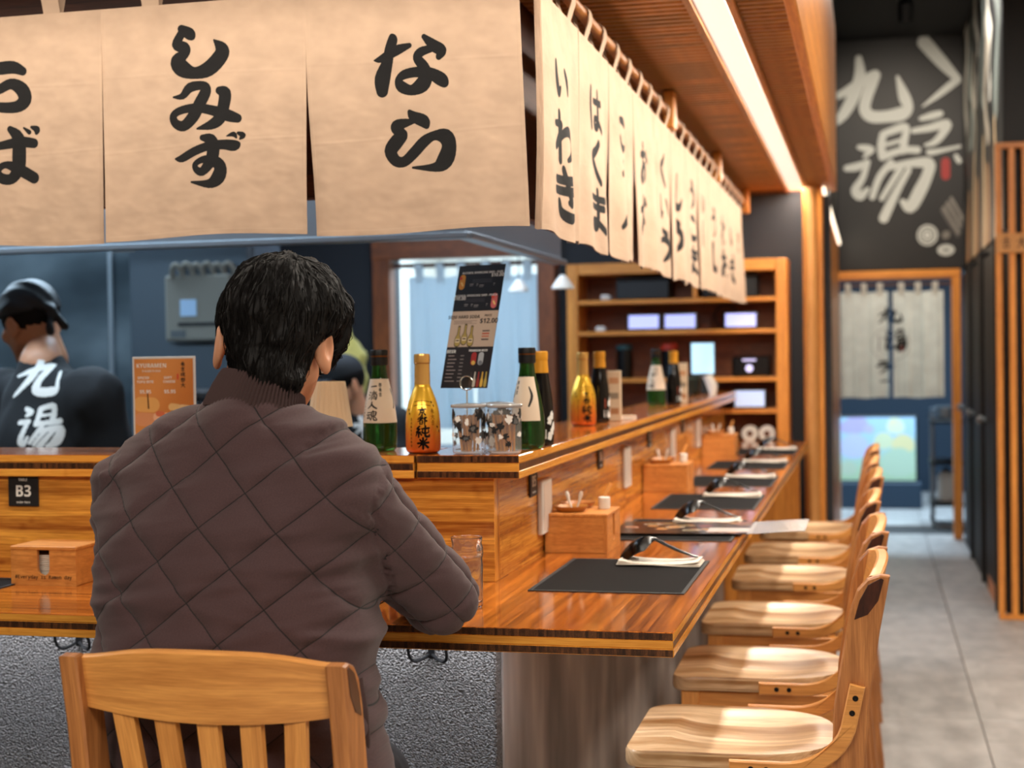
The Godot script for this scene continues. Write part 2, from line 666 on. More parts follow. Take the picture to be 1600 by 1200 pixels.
func lamps() -> void:
	var warm := Color(1.0, 0.955, 0.90)
	var cool := Color(0.80, 0.91, 1.0)
	# dining room: lamps out of view, placed to light chairs, curtains and floor
	unseen_ceiling_panel(Vector3(-1.6, 3.2, 0.9), 2.2, 0.9, 9.5, warm, "unseen warm ceiling panel lamp above the room to the left, behind the camera")
	unseen_ceiling_panel(Vector3(1.0, 3.2, 0.4), 1.8, 0.9, 8.5, warm, "unseen warm ceiling panel lamp above the aisle, behind the camera")
	unseen_ceiling_panel(Vector3(1.4, 3.4, -4.6), 0.5, 2.4, 12.0, Color(1.0, 0.96, 0.91), "unseen long ceiling panel lamp above the aisle, lighting the stools and the screen")
	# kitchen and corridor: unseen lamps, placed to light hood, walls and curtains
	unseen_ceiling_panel(Vector3(-2.9, 2.66, -3.45), 2.4, 0.3, 5.0, cool, "unseen cool white kitchen panel lamp in front of the hood")
	unseen_ceiling_panel(Vector3(-3.0, 2.10, -4.55), 1.6, 0.3, 3.0, cool, "unseen cool white lamp inside the extractor hood, lighting the kitchen")
	unseen_ceiling_panel(Vector3(-2.2, 2.66, -6.4), 1.4, 0.3, 4.0, Color(0.82, 0.9, 1.0), "unseen cool white kitchen panel lamp before the curtained doorway")
	unseen_ceiling_panel(Vector3(0.25, 3.75, -9.0), 0.5, 0.5, 3.5, Color(1.0, 0.97, 0.93), "unseen square ceiling panel lamp high above the corridor, lighting the far curtain")  # out of view, placed to light the far curtain and floor
	unseen_ceiling_panel(Vector3(-0.965, 2.66, -4.6), 0.10, 2.4, 4.0, Color(0.92, 0.96, 1.0), "unseen narrow panel lamp between the header boards and the hood, lighting the side of the hood")  # unseen, placed to brighten the side of the hood
	unseen_ceiling_panel(Vector3(-3.6, 2.66, -5.65), 1.4, 0.22, 3.5, cool, "unseen cool white panel lamp between the hood and the steel wall, lighting that wall")  # unseen, placed to brighten the steel wall
	# unseen lamps lighting the rooms beyond the two doorways
	unseen_ceiling_panel(Vector3(-2.1, 2.5, -9.0), 1.2, 0.6, 11.0, cool, "unseen cool white panel lamp lighting the kitchen curtain from behind")
	unseen_ceiling_panel(Vector3(0.3, 2.6, -13.1), 1.4, 0.6, 18.0, cool, "unseen cool white panel lamp lighting the room beyond the far doorway")
	# the strip in the canopy, in its two arms; the front one is out of view
	var t := thing("light_strip", "long white light strip let into the slatted canopy above the side counter", "lamp", Vector3(-0.369, 2.30, -5.1))
	part(t, "diffuser", box(Vector3(0, 0.004, 0), Vector3(0.076, 0.012, 5.7), 0.002).build(M.strip, 0))
	area(Vector3(-0.369, 2.292, -5.1), 0.076, 5.7, 6.0, Color(1.0, 0.96, 0.90))
	t = thing("light_strip", "unseen white light strip in the canopy above the front counter, lighting counter and curtains", "lamp", Vector3(-2.6, 2.30, -2.47))
	part(t, "diffuser", box(Vector3(0, 0.004, 0), Vector3(3.9, 0.012, 0.076), 0.002).build(M.strip, 0))
	area(Vector3(-2.6, 2.292, -2.47), 3.9, 0.076, 2.3, Color(1.0, 0.96, 0.90))
	# strip hidden under the front worktop, washing the rough plaster
	t = thing("light_strip", "light strip hidden under the front worktop above the rough plaster", "lamp", Vector3(-2.64, 0.948, -2.80))
	part(t, "diffuser", box(Vector3(0, 0, 0), Vector3(4.42, 0.012, 0.018), 0.002).build(M.led, 0))
	area(Vector3(-2.64, 0.940, -2.80), 4.42, 0.018, 1.75, Color(0.92, 0.95, 1.0))
	# the thin strip along the corridor
	t = thing("light_strip", "thin bright light strip along the top of the corridor wall", "lamp", Vector3(-0.226, 2.285, -9.73))
	part(t, "diffuser", box(Vector3(0, 0, 0), Vector3(0.016, 0.03, 3.9), 0.003).build(M.led, 0))
	area(Vector3(-0.212, 2.285, -9.73), 3.6, 0.02, 1.2, Color(1.0, 0.93, 0.82), Vector3(0, -PI / 2, 0))

func materials() -> void:
	M.strip = glow(Color(1.0, 0.96, 0.91), 0.74)
	M.led = glow(Color(1.0, 0.94, 0.84), 2.2)
	M.black_metal = mat(Color(0.06, 0.06, 0.065), 0.45, 0.6)
	M.black = mat(Color(0.055, 0.058, 0.065), 0.55)
	M.black_gloss = mat(Color(0.03, 0.03, 0.035), 0.25)
	M.fridge = mat(Color(0.27, 0.31, 0.345), 0.45, 0.3)
	M.door_black = mat(Color(0.045, 0.047, 0.055), 0.55)
	M.door_black.metallic_specular = 0.3
	M.steel = mat(Color(0.60, 0.635, 0.66), 0.34, 0.6)
	M.white = mat(Color(0.86, 0.84, 0.80), 0.6)
	M.paper = mat(Color(0.90, 0.86, 0.80), 0.8)
	M.ink = mat(Color(0.05, 0.045, 0.045), 0.7)
	M.print_white = mat(Color(0.88, 0.87, 0.84), 0.7)
	# woods
	M.top = wood(512, 512, Color(0.367, 0.175, 0.054), Color(0.865, 0.490, 0.169), 28, 0.17, 0.55, 3, 0, 0.35, Vector2(1.4, 0.42), 0.16)
	M.top.clearcoat_enabled = true
	M.top.clearcoat = 0.6
	M.top.clearcoat_roughness = 0.07
	M.panel = wood(512, 512, Color(0.542, 0.279, 0.083), Color(0.970, 0.696, 0.287), 26, 0.20, 0.45, 5, 5, 0.35, Vector2(1.3, 0.40), 0.24)
	M.panel.clearcoat_enabled = true
	M.panel.clearcoat = 0.4
	M.panel.clearcoat_roughness = 0.12
	M.band = wood(512, 64, Color(0.718, 0.422, 0.137), Color(0.970, 0.709, 0.307), 2, 0.08, 0.30, 6, 2, 0.25, Vector2(0.9, 0.05), 0.25)
	M.endgrain = wood(64, 512, Color(0.142, 0.077, 0.042), Color(0.449, 0.275, 0.153), 64, 0.32, 0.3, 7, 0, 0.3, Vector2(0.05, 0.30), 0.3)
	M.beech = wood(512, 256, Color(0.716, 0.460, 0.219), Color(0.938, 0.671, 0.359), 1, 0.0, 0.42, 8, 0, 0.30, Vector2(1.0, 0.22), 0.36)
	M.seat = wood(512, 256, Color(0.60, 0.43, 0.26), Color(0.95, 0.83, 0.66), 9, 0.36, 0.40, 9, 0, 0.2, Vector2(0.9, 0.46), 0.30)
	M.shaded_stile = wood(512, 128, Color(0.550, 0.336, 0.174), Color(0.818, 0.556, 0.317), 1, 0.0, 0.40, 10, 0, 0.3, Vector2(1.0, 0.10), 0.38)  # beech made darker for the shade on the chair posts
	M.crest_end = wood(128, 128, Color(0.150, 0.063, 0.037), Color(0.321, 0.156, 0.095), 3, 0.1, 0.4, 12, 0, 0.3, Vector2(0.2, 0.06), 0.3)
	M.slat = wood(256, 64, Color(0.500, 0.310, 0.126), Color(0.873, 0.603, 0.268), 3, 0.2, 0.4, 13, 0, 0.3, Vector2(0.6, 0.10), 0.45)
	M.slat2 = wood(256, 64, Color(0.443, 0.259, 0.101), Color(0.781, 0.500, 0.216), 3, 0.2, 0.4, 14, 0, 0.3, Vector2(0.6, 0.10), 0.45)
	M.dark_wood = wood(256, 128, Color(0.208, 0.095, 0.049), Color(0.419, 0.215, 0.113), 4, 0.15, 0.4, 15, 0, 0.3, Vector2(1.0, 0.2), 0.5)
	M.frame = wood(256, 128, Color(0.708, 0.411, 0.152), Color(0.970, 0.661, 0.299), 3, 0.15, 0.4, 16, 0, 0.3, Vector2(0.9, 0.12), 0.4)
	M.shelf_back = wood(256, 128, Color(0.385, 0.198, 0.088), Color(0.623, 0.347, 0.161), 6, 0.1, 0.4, 17, 0, 0.3, Vector2(0.9, 0.5), 0.5)
	M.bamboo_box = wood(256, 128, Color(0.660, 0.391, 0.163), Color(0.918, 0.628, 0.318), 6, 0.12, 0.35, 18, 3, 0.25, Vector2(0.35, 0.16), 0.4)
	M.bamboo_pole = wood(256, 128, Color(0.594, 0.385, 0.185), Color(0.829, 0.585, 0.333), 3, 0.1, 0.3, 19, 2, 0.3, Vector2(1.4, 0.25), 0.35)
	# grey wall under the counter, stucco on the front and smoother on the side
	var n := noise(21, 0.10, 3)
	var im := Image.create_empty(512, 512, false, Image.FORMAT_RGB8)
	var grain := Image.create_empty(512, 512, false, Image.FORMAT_RGB8)
	for y in 512:
		for x in 512:
			var w := 1.0 - absf(n.get_noise_2d(x * 0.55, y * 0.8)) * 2.6
			var v := clampf(0.25 + 0.5 * w + 0.55 * n.get_noise_2d(x * 1.5 + 90, y * 1.9), 0, 1)
			im.set_pixel(x, y, Color(v, v, v))
			var g0 := lerpf(0.30, 0.60, clampf(0.5 + 1.1 * n.get_noise_2d(x * 1.1 + 400, y * 1.4), 0, 1))
			grain.set_pixel(x, y, Color(g0, g0 * 0.965, g0 * 0.93))
	M.stucco = mat(Color.WHITE, 0.45)
	M.stucco.albedo_texture = ImageTexture.create_from_image(grain)
	M.stucco.heightmap_enabled = true
	M.stucco.heightmap_texture = ImageTexture.create_from_image(im)
	M.stucco.heightmap_scale = 5.0
	M.stucco.uv1_scale = Vector3(2.5, 2.5, 2.5)
	M.side_grey = mat(Color.WHITE, 0.55)
	im = Image.create_empty(256, 256, false, Image.FORMAT_RGB8)
	var n2 := noise(22, 0.02, 4)
	for y in 256:
		for x in 256:
			var v := clampf(0.5 + 0.8 * n2.get_noise_2d(x, y * 0.35), 0, 1)
			im.set_pixel(x, y, Color(0.36, 0.335, 0.32).lerp(Color(0.66, 0.615, 0.58), v))
	M.side_grey.albedo_texture = ImageTexture.create_from_image(im)
	M.side_grey.uv1_scale = Vector3(0.7, 0.7, 0.7)
	# floor tiles: three tones of one speckled grey
	for k in 3:
		im = Image.create_empty(256, 256, false, Image.FORMAT_RGB8)
		var n3 := noise(30 + k, 0.012, 5)
		for y in 256:
			for x in 256:
				var v := 0.66 + 0.10 * n3.get_noise_2d(x * 1.4, y * 2.6) + 0.025 * (k - 1)
				im.set_pixel(x, y, Color(v, v * 0.985, v * 0.965))
		var m := mat(Color.WHITE, 0.42)
		m.albedo_texture = ImageTexture.create_from_image(im)
		m.uv1_scale = Vector3(0.8, 0.8, 0.8)
		M["tile%d" % k] = m
	M.grout = mat(Color(0.20, 0.20, 0.20), 0.8)
	# walls
	M.dark_wall = mat(Color(0.125, 0.135, 0.155), 0.7)
	M.ceiling = mat(Color(0.05, 0.052, 0.06), 0.8)
	M.plain_wall = mat(Color(0.62, 0.56, 0.48), 0.8)
	M.blue_wall = mat(Color(0.12, 0.20, 0.27), 0.6)
	im = Image.create_empty(256, 256, false, Image.FORMAT_RGB8)
	var n4 := noise(41, 0.012, 4)
	for y in 256:
		for x in 256:
			var v := clampf(0.5 + 0.9 * n4.get_noise_2d(x, y * 0.6), 0, 1)
			im.set_pixel(x, y, Color(0.16, 0.20, 0.225).lerp(Color(0.40, 0.445, 0.47), v))
	M.steel_wall = mat(Color.WHITE, 0.45, 0.35)
	M.steel_wall.albedo_texture = ImageTexture.create_from_image(im)
	M.steel_wall.uv1_scale = Vector3(0.55, 0.55, 0.55)
	# shared cloth relief: weave, soft folds and the crossed press creases of new cloth
	im = Image.create_empty(512, 512, false, Image.FORMAT_RGB8)
	var n5 := noise(51, 0.008, 3)
	for y in 512:
		for x in 512:
			var v := 0.5 + 0.42 * n5.get_noise_2d(x * 0.8, y * 1.5)
			v += (0.012 if (x / 2 + y / 2) % 2 == 0 else -0.012)
			for c in [[150, 0.02], [318, -0.03]]:
				var d: float = absf(y - c[0] - c[1] * x)
				if d < 5.0:
					v += 0.07 * (1.0 - d / 5.0)
			if x < 9 or x > 502 or y > 500:
				v += 0.05
			im.set_pixel(x, y, Color(clampf(v, 0, 1), clampf(v, 0, 1), clampf(v, 0, 1)))
	M.cloth_relief = ImageTexture.create_from_image(im)
	M.cloth = mat(Color(0.75, 0.64, 0.545), 0.92)

func setting() -> void:
	var fl := struct("floor", box(Vector3(-1.4, -0.07, -6.2), Vector3(8.4, 0.116, 19.4), 0.0, 0).build(M.grout, 0))
	var tiles := []
	for k in 3:
		tiles.append(box(Vector3(0, -0.006, 0), Vector3(0.596, 0.012, 1.196), 0.002, 2).build(M["tile%d" % k], 0))
	for i in range(-2, 5):
		for j in range(-1, 11):
			var x := 0.402 + 0.6 * i - 0.3
			var z := -0.6 - 1.2 * j
			if z < -12.4 or (x > 1.2 and z < -8.0):
				continue
			part(fl, "floor_tile", tiles[rng.randi() % 3], Transform3D(Basis.IDENTITY, Vector3(x, 0.0, z)))
	var small := []
	for k in 3:
		small.append(box(Vector3(0, -0.006, 0), Vector3(0.296, 0.012, 0.296), 0.002, 2).build(M["tile%d" % k], 0))
	for i in range(-5, 6):
		for j in 10:
			part(fl, "floor_tile", small[rng.randi() % 3], Transform3D(Basis.IDENTITY, Vector3(0.252 + 0.3 * i, 0.0, -12.75 - 0.3 * j)))
	struct("ceiling", box(Vector3(-1.4, 3.9, -6.2), Vector3(8.4, 0.1, 19.4), 0.0).build(M.ceiling, 0))
	struct("wall_left", box(Vector3(-5.55, 1.9, -6.2), Vector3(0.1, 4.0, 19.4), 0.0).build(M.plain_wall, 0))
	struct("wall_right", box(Vector3(2.75, 1.9, -6.2), Vector3(0.1, 4.0, 19.4), 0.0).build(M.plain_wall, 0))
	struct("wall_front", box(Vector3(-1.4, 1.9, 3.45), Vector3(8.2, 4.0, 0.1), 0.0).build(M.plain_wall, 0))
	struct("wall_back", box(Vector3(-1.4, 1.9, -15.85), Vector3(8.2, 4.0, 0.1), 0.0).build(M.blue_wall, 0))
	# the wall at the end of the counter, with the curtained doorway
	var g := G.new()
	box(Vector3(-4.06, 1.9, -8.0), Vector3(2.9, 3.9, 0.1), 0.0, 0, g)
	box(Vector3(-2.135, 2.93, -8.0), Vector3(0.95, 1.84, 0.1), 0.0, 0, g)
	box(Vector3(-0.93, 1.9, -8.0), Vector3(1.46, 3.9, 0.1), 0.0, 0, g)
	struct("wall_end", g.build(M.dark_wall, 0))
	# side wall of the corridor, clad with pale wood
	struct("wall_corridor", box(Vector3(-0.285, 1.15, -9.75), Vector3(0.1, 2.3, 3.98), 0.004, 1).build(M.frame, 0))
	struct("wall_corridor_top", box(Vector3(-0.285, 3.08, -9.88), Vector3(0.1, 1.54, 3.62), 0.0, 1).build(M.black, 0))
	# wall with the far doorway
	g = G.new()
	box(Vector3(-2.9, 1.9, -11.82), Vector3(5.25, 3.9, 0.1), 0.0, 0, g)
	box(Vector3(0.215, 2.96, -11.82), Vector3(0.98, 1.78, 0.1), 0.0, 0, g)
	box(Vector3(1.7, 1.9, -11.82), Vector3(2.0, 3.9, 0.1), 0.0, 0, g)
	struct("wall_mural", g.build(M.black, 0))
	var d := Node3D.new()
	d.name = "door_1"
	d.set_meta("kind", "structure")
	add_child(d)
	part(d, "lintel", box(Vector3(0.205, 2.03, -11.76), Vector3(0.93, 0.065, 0.14), 0.004, 0).build(M.frame, 0))
	part(d, "jamb", box(Vector3(-0.25, 1.0, -11.76), Vector3(0.03, 2.0, 0.14), 0.004, 1).build(M.frame, 0))
	part(d, "jamb", box(Vector3(0.638, 1.0, -11.76), Vector3(0.062, 2.0, 0.14), 0.004, 1).build(M.frame, 0))
	# black partition on the right of the corridor
	struct("wall_partition", box(Vector3(1.71, 1.92, -10.05), Vector3(1.98, 3.84, 3.44), 0.0).build(M.black, 0))
	for k in 3:
		var dz: float = -9.0 - 1.05 * k
		d = Node3D.new()
		d.name = "door_%d" % (k + 2)
		d.set_meta("kind", "structure")
		add_child(d)
		part(d, "door_panel", box(Vector3(0.70, 1.0, dz), Vector3(0.05, 2.0, 0.86), 0.006, 1).build(M.door_black, 0))
		part(d, "jamb", box(Vector3(0.695, 1.02, dz + 0.475), Vector3(0.075, 2.06, 0.05), 0.005, 1).build(M.black, 0))
		part(d, "door_knob", lathe([Vector2(0.0, -0.03), Vector2(0.012, -0.028), Vector2(0.012, 0.0), Vector2(0.026, 0.01), Vector2(0.028, 0.025), Vector2(0.016, 0.04), Vector2(0, 0.042)], 16).build(M.steel), at(Vector3(0.662, 1.02, dz - 0.33), 0, 0, PI / 2))
	struct("baseboard_right", box(Vector3(0.688, 0.05, -9.0), Vector3(0.03, 0.1, 0.5), 0.004, 2).build(M.frame, 0))
	# room beyond: ceiling
	struct("ceiling_back_room", box(Vector3(-0.4, 2.75, -13.85), Vector3(6.2, 0.08, 3.9), 0.0).build(M.white, 0))
	struct("wall_back_room_left", box(Vector3(-1.5, 1.4, -13.85), Vector3(0.08, 2.8, 3.9), 0.0).build(M.blue_wall, 0))
	struct("wall_back_room_right", box(Vector3(1.6, 1.4, -13.85), Vector3(0.08, 2.8, 3.9), 0.0).build(M.blue_wall, 0))
	# kitchen: its ceiling, the store behind the curtain, the steel wall behind the cook
	struct("ceiling_kitchen", box(Vector3(-3.2, 2.78, -5.45), Vector3(4.6, 0.08, 5.0), 0.0).build(M.dark_wall, 0))
	struct("wall_kitchen", box(Vector3(-4.1, 1.4, -6.2), Vector3(2.8, 2.8, 0.08), 0.0, 1).build(M.steel_wall, 0))
	struct("trim_1", box(Vector3(-3.39, 1.4, -6.15), Vector3(0.022, 2.7, 0.014), 0.003, 1).build(M.steel, 0))
	struct("wall_store_left", box(Vector3(-3.1, 1.3, -9.2), Vector3(0.08, 2.6, 2.3), 0.0).build(M.white, 0))
	struct("wall_store_back", box(Vector3(-2.0, 1.3, -10.35), Vector3(2.2, 2.6, 0.08), 0.0).build(M.white, 0))
	struct("wall_store_right", box(Vector3(-0.9, 1.3, -9.2), Vector3(0.08, 2.6, 2.3), 0.0).build(M.white, 0))
	struct("ceiling_store", box(Vector3(-2.0, 2.6, -9.2), Vector3(2.3, 0.08, 2.4), 0.0).build(M.white, 0))
	d = Node3D.new()
	d.name = "door_5"
	d.set_meta("kind", "structure")
	add_child(d)
	part(d, "jamb", box(Vector3(-2.66, 1.0, -7.92), Vector3(0.1, 2.0, 0.14), 0.004, 1).build(M.shelf_back, 0))
	part(d, "jamb", box(Vector3(-1.715, 1.0, -7.92), Vector3(0.1, 2.0, 0.14), 0.004, 1).build(M.shelf_back, 0))
	part(d, "lintel", box(Vector3(-2.19, 2.06, -7.92), Vector3(1.05, 0.12, 0.14), 0.004, 0).build(M.shelf_back, 0))

func canopy() -> void:
	var t := thing("canopy", "low wooden canopy with a finely slatted underside above the side counter", "canopy")
	# right arm
	part(t, "ceiling_board", box(Vector3(-0.50, 2.345, -5.1), Vector3(0.63, 0.02, 5.7), 0.0, 2).build(M.dark_wood, 0))
	var sl := []
	for m in [M.slat, M.slat2]:
		sl.append([box(Vector3.ZERO, Vector3(0.385, 0.020, 0.023), 0.003, 0).build(m, 0), box(Vector3.ZERO, Vector3(0.122, 0.020, 0.023), 0.003, 0).build(m, 0)])
	for i in 126:
		var z := -2.30 - 0.045 * i
		part(t, "slat", sl[rng.randi() % 2][0], Transform3D(Basis.IDENTITY, Vector3(-0.621, 2.311, z)))
		part(t, "slat", sl[rng.randi() % 2][1], Transform3D(Basis.IDENTITY, Vector3(-0.255, 2.311, z)))
	for x in [-0.419, -0.320]:
		part(t, "strip_trim", box(Vector3(x, 2.306, -5.1), Vector3(0.022, 0.034, 5.7), 0.003, 2).build(M.slat2, 0))
	part(t, "fascia", box(Vector3(-0.180, 2.72, -5.1), Vector3(0.03, 0.86, 5.7), 0.004, 2).build(M.frame, 0))
	part(t, "fascia", box(Vector3(-0.515, 2.72, -2.26), Vector3(0.63, 0.86, 0.025), 0.004, 0).build(M.frame, 0))
	part(t, "end_board", box(Vector3(-0.5, 2.72, -7.93), Vector3(0.62, 0.86, 0.03), 0.003, 0).build(M.dark_wood, 0))
	part(t, "top_board", box(Vector3(-0.50, 3.14, -5.08), Vector3(0.66, 0.02, 5.7), 0.0, 2).build(M.dark_wood, 0))
	solo("header_board", box(Vector3(-0.84, 2.22, -5.30), Vector3(0.03, 0.86, 4.62), 0.003, 2).build(M.dark_wood, 0), "dark wooden board behind the side curtains, seen in the gap at the corner", "board")
	solo("header_board", box(Vector3(-3.16, 2.22, -2.965), Vector3(4.60, 0.86, 0.03), 0.003, 0).build(M.dark_wood, 0), "dark wooden board behind the large front curtains", "board")
	t = thing("canopy", "low wooden canopy above the front counter, over the large curtains", "canopy")
	# front arm
	part(t, "ceiling_board", box(Vector3(-3.1, 2.345, -2.52), Vector3(4.55, 0.02, 0.56), 0.0, 0).build(M.dark_wood, 0))
	part(t, "fascia", box(Vector3(-3.17, 2.72, -2.23), Vector3(4.66, 0.86, 0.03), 0.004, 0).build(M.frame, 0))
	# rods in three lengths, with the blocks they hang from
	var rods := [[-2.78, -4.72], [-4.86, -6.24], [-6.38, -7.75]]
	for k in 3:
		var r: Array = rods[k]
		var rd := tube([Vector3(-0.63, 2.225, r[0]), Vector3(-0.63, 2.225, r[1])], 0.014, 14).build(M.slat2)
		t = thing("curtain_rod", ["dark wooden rod carrying the side curtains nearest the corner", "dark wooden rod carrying the middle stretch of side curtains", "dark wooden rod carrying the far stretch of side curtains"][k], "rod", Vector3.ZERO, 0, "rods above the side counter")
		part(t, "rod", rd)
		for z in ([r[1] - 0.07] if k < 2 else [r[1] - 0.03]):
			part(t, "hanging_block", box(Vector3(-0.625, 2.238, z), Vector3(0.035, 0.122, 0.075), 0.004, 1).build(M.frame, 0))
	t = thing("curtain_rod", "dark wooden rod carrying the large curtains of the front counter", "rod")
	part(t, "rod", tube([Vector3(-4.9, 2.225, -2.75), Vector3(-0.60, 2.225, -2.75)], 0.014, 14).build(M.slat2))
	part(t, "hanging_block", box(Vector3(-0.585, 2.238, -2.75), Vector3(0.05, 0.122, 0.06), 0.004, 1).build(M.frame, 0))
	# the pole at the far corner
	var p := []
	var rr := []
	for i in 61:
		var y := i * 2.285 / 60.0
		p.append(Vector3(0, y, 0))
		rr.append(0.034 + (0.003 if i % 15 == 0 else 0.0))
	var pole := thing("bamboo_pole", "tall bamboo pole standing at the far end of the side counter", "pole", Vector3(-0.292, 0, -7.66))
	part(pole, "cane", tube(p, rr, 18).build(M.bamboo_pole))

func slab(t: Node3D, c: Vector3, s: Vector3, along: int, called: String) -> void:
	# three crossed layers: the outer ones run along the slab, the middle one across it
	var th := s.y / 3.0
	for k in 3:
		var ax: int = along if k != 1 else (2 if along == 0 else 0)
		var a := G.new()
		var e := G.new()
		var lip := 0.0008 if k == 1 else 0.0
		box(Vector3(c.x, c.y + s.y * 0.5 - th * (k + 0.5), c.z), s * Vector3(1, 0, 1) + Vector3(-2 * lip, th, -2 * lip), 0.0012, ax, a, e)
		var m := a.build(M.top if k == 0 else M.band, 0)
		if k == 0:
			# its long edge shows pale side grain
			m = split_top(a)
		e.build(M.endgrain, 0, m)
		part(t, called, m)

func split_top(a: G) -> ArrayMesh:
	var up := G.new()
	var side := G.new()
	for f in a.p.size() / 3:
		var n := (a.p[f * 3 + 1] - a.p[f * 3]).cross(a.p[f * 3 + 2] - a.p[f * 3]).normalized()
		var to := up if absf(n.y) > 0.5 else side
		to.tri(a.p[f * 3], a.p[f * 3 + 1], a.p[f * 3 + 2], a.t[f * 3], a.t[f * 3 + 1], a.t[f * 3 + 2])
	var m := up.build(M.top, 0)
	return side.build(M.band, 0, m)

func counter() -> void:
	# worktops: the side slab runs to the front edge, the front slab butts against it
	var t := thing("countertop", "glossy bamboo worktop of the side counter with placemats on it", "countertop")
	slab(t, Vector3(-0.60, 0.9755, -4.98), Vector3(0.568, 0.041, 5.20), 2, "layer")
	t = thing("countertop", "glossy bamboo worktop of the front counter where the man sits", "countertop")
	slab(t, Vector3(-3.10, 0.9755, -2.64), Vector3(4.42, 0.041, 0.52), 0, "layer")
	t = thing("raised_ledge", "raised bamboo ledge along the side counter carrying bottles and jars", "ledge")
	slab(t, Vector3(-0.789, 1.2285, -5.33), Vector3(0.214, 0.047, 4.96), 2, "layer")
	t = thing("raised_ledge", "raised bamboo ledge of the front counter behind the seated man", "ledge")
	slab(t, Vector3(-3.12, 1.2285, -2.97), Vector3(4.44, 0.047, 0.25), 0, "layer")
	# panels between worktop and ledge
	t = thing("bar_counter", "body of the bar counter: bamboo panels above, rough grey plaster below", "counter")
	var a := G.new()
	for k in 3:
		box(Vector3(-0.755, 1.1003, -3.690 - 1.583 * k), Vector3(0.036, 0.2085, 1.581), 0.001, 2, a)
	part(t, "side_panel", a.build(M.panel, 0))
	part(t, "front_panel", box(Vector3(-3.041, 1.1003, -2.879), Vector3(4.608, 0.2085, 0.036), 0.001, 0).build(M.panel, 0))
	# body below
	part(t, "stucco_face", box(Vector3(-3.11, 0.477, -2.885), Vector3(4.74, 0.954, 0.05), 0.003, 0).build(M.stucco, 0))
	part(t, "side_face", box(Vector3(-0.762, 0.477, -5.26), Vector3(0.05, 0.954, 4.70), 0.003, 2).build(M.side_grey, 0))
	part(t, "end_panel", box(Vector3(-0.545, 0.477, -7.53), Vector3(0.38, 0.954, 0.05), 0.003, 1).build(M.frame, 0))
	part(t, "inner_face", box(Vector3(-0.98, 0.6, -5.3), Vector3(0.03, 1.2, 4.5), 0.0, 2).build(M.steel, 0))
	# coat hooks under the front worktop
	for k in 2:
		var hx: float = [-1.667, -0.873][k]
		var h := thing("coat_hook", ["black double coat hook under the worktop left of the man", "black double coat hook under the worktop below his elbow"][k], "hook", Vector3(hx, 0.850, -2.8585), 0, "coat hooks under the front counter")
		h.scale = Vector3.ONE * 0.78
		var hg := G.new()
		box(Vector3(0, 0.03, 0.002), Vector3(0.018, 0.09, 0.008), 0.002, 1, hg)
		part(h, "back_plate", hg.build(M.black_metal, 0))
		for s in [-1.0, 1.0]:
			var pts := []
			for i in 13:
				var q := i / 12.0
				pts.append(Vector3(s * (0.004 + 0.044 * sin(q * 1.9)), -0.004 - 0.020 * sin(q * PI), 0.008 + 0.035 * q) + Vector3(s * 0.004 * q, 0.026 * q * q, 0))
			part(h, "prong", tube(pts, 0.0042, 8).build(M.black_metal))
			part(h, "prong_tip", lathe([Vector2(0, -0.007), Vector2(0.0055, -0.004), Vector2(0.0055, 0.004), Vector2(0, 0.007)], 12).build(M.black_metal), Transform3D(Basis.IDENTITY, pts[12]))

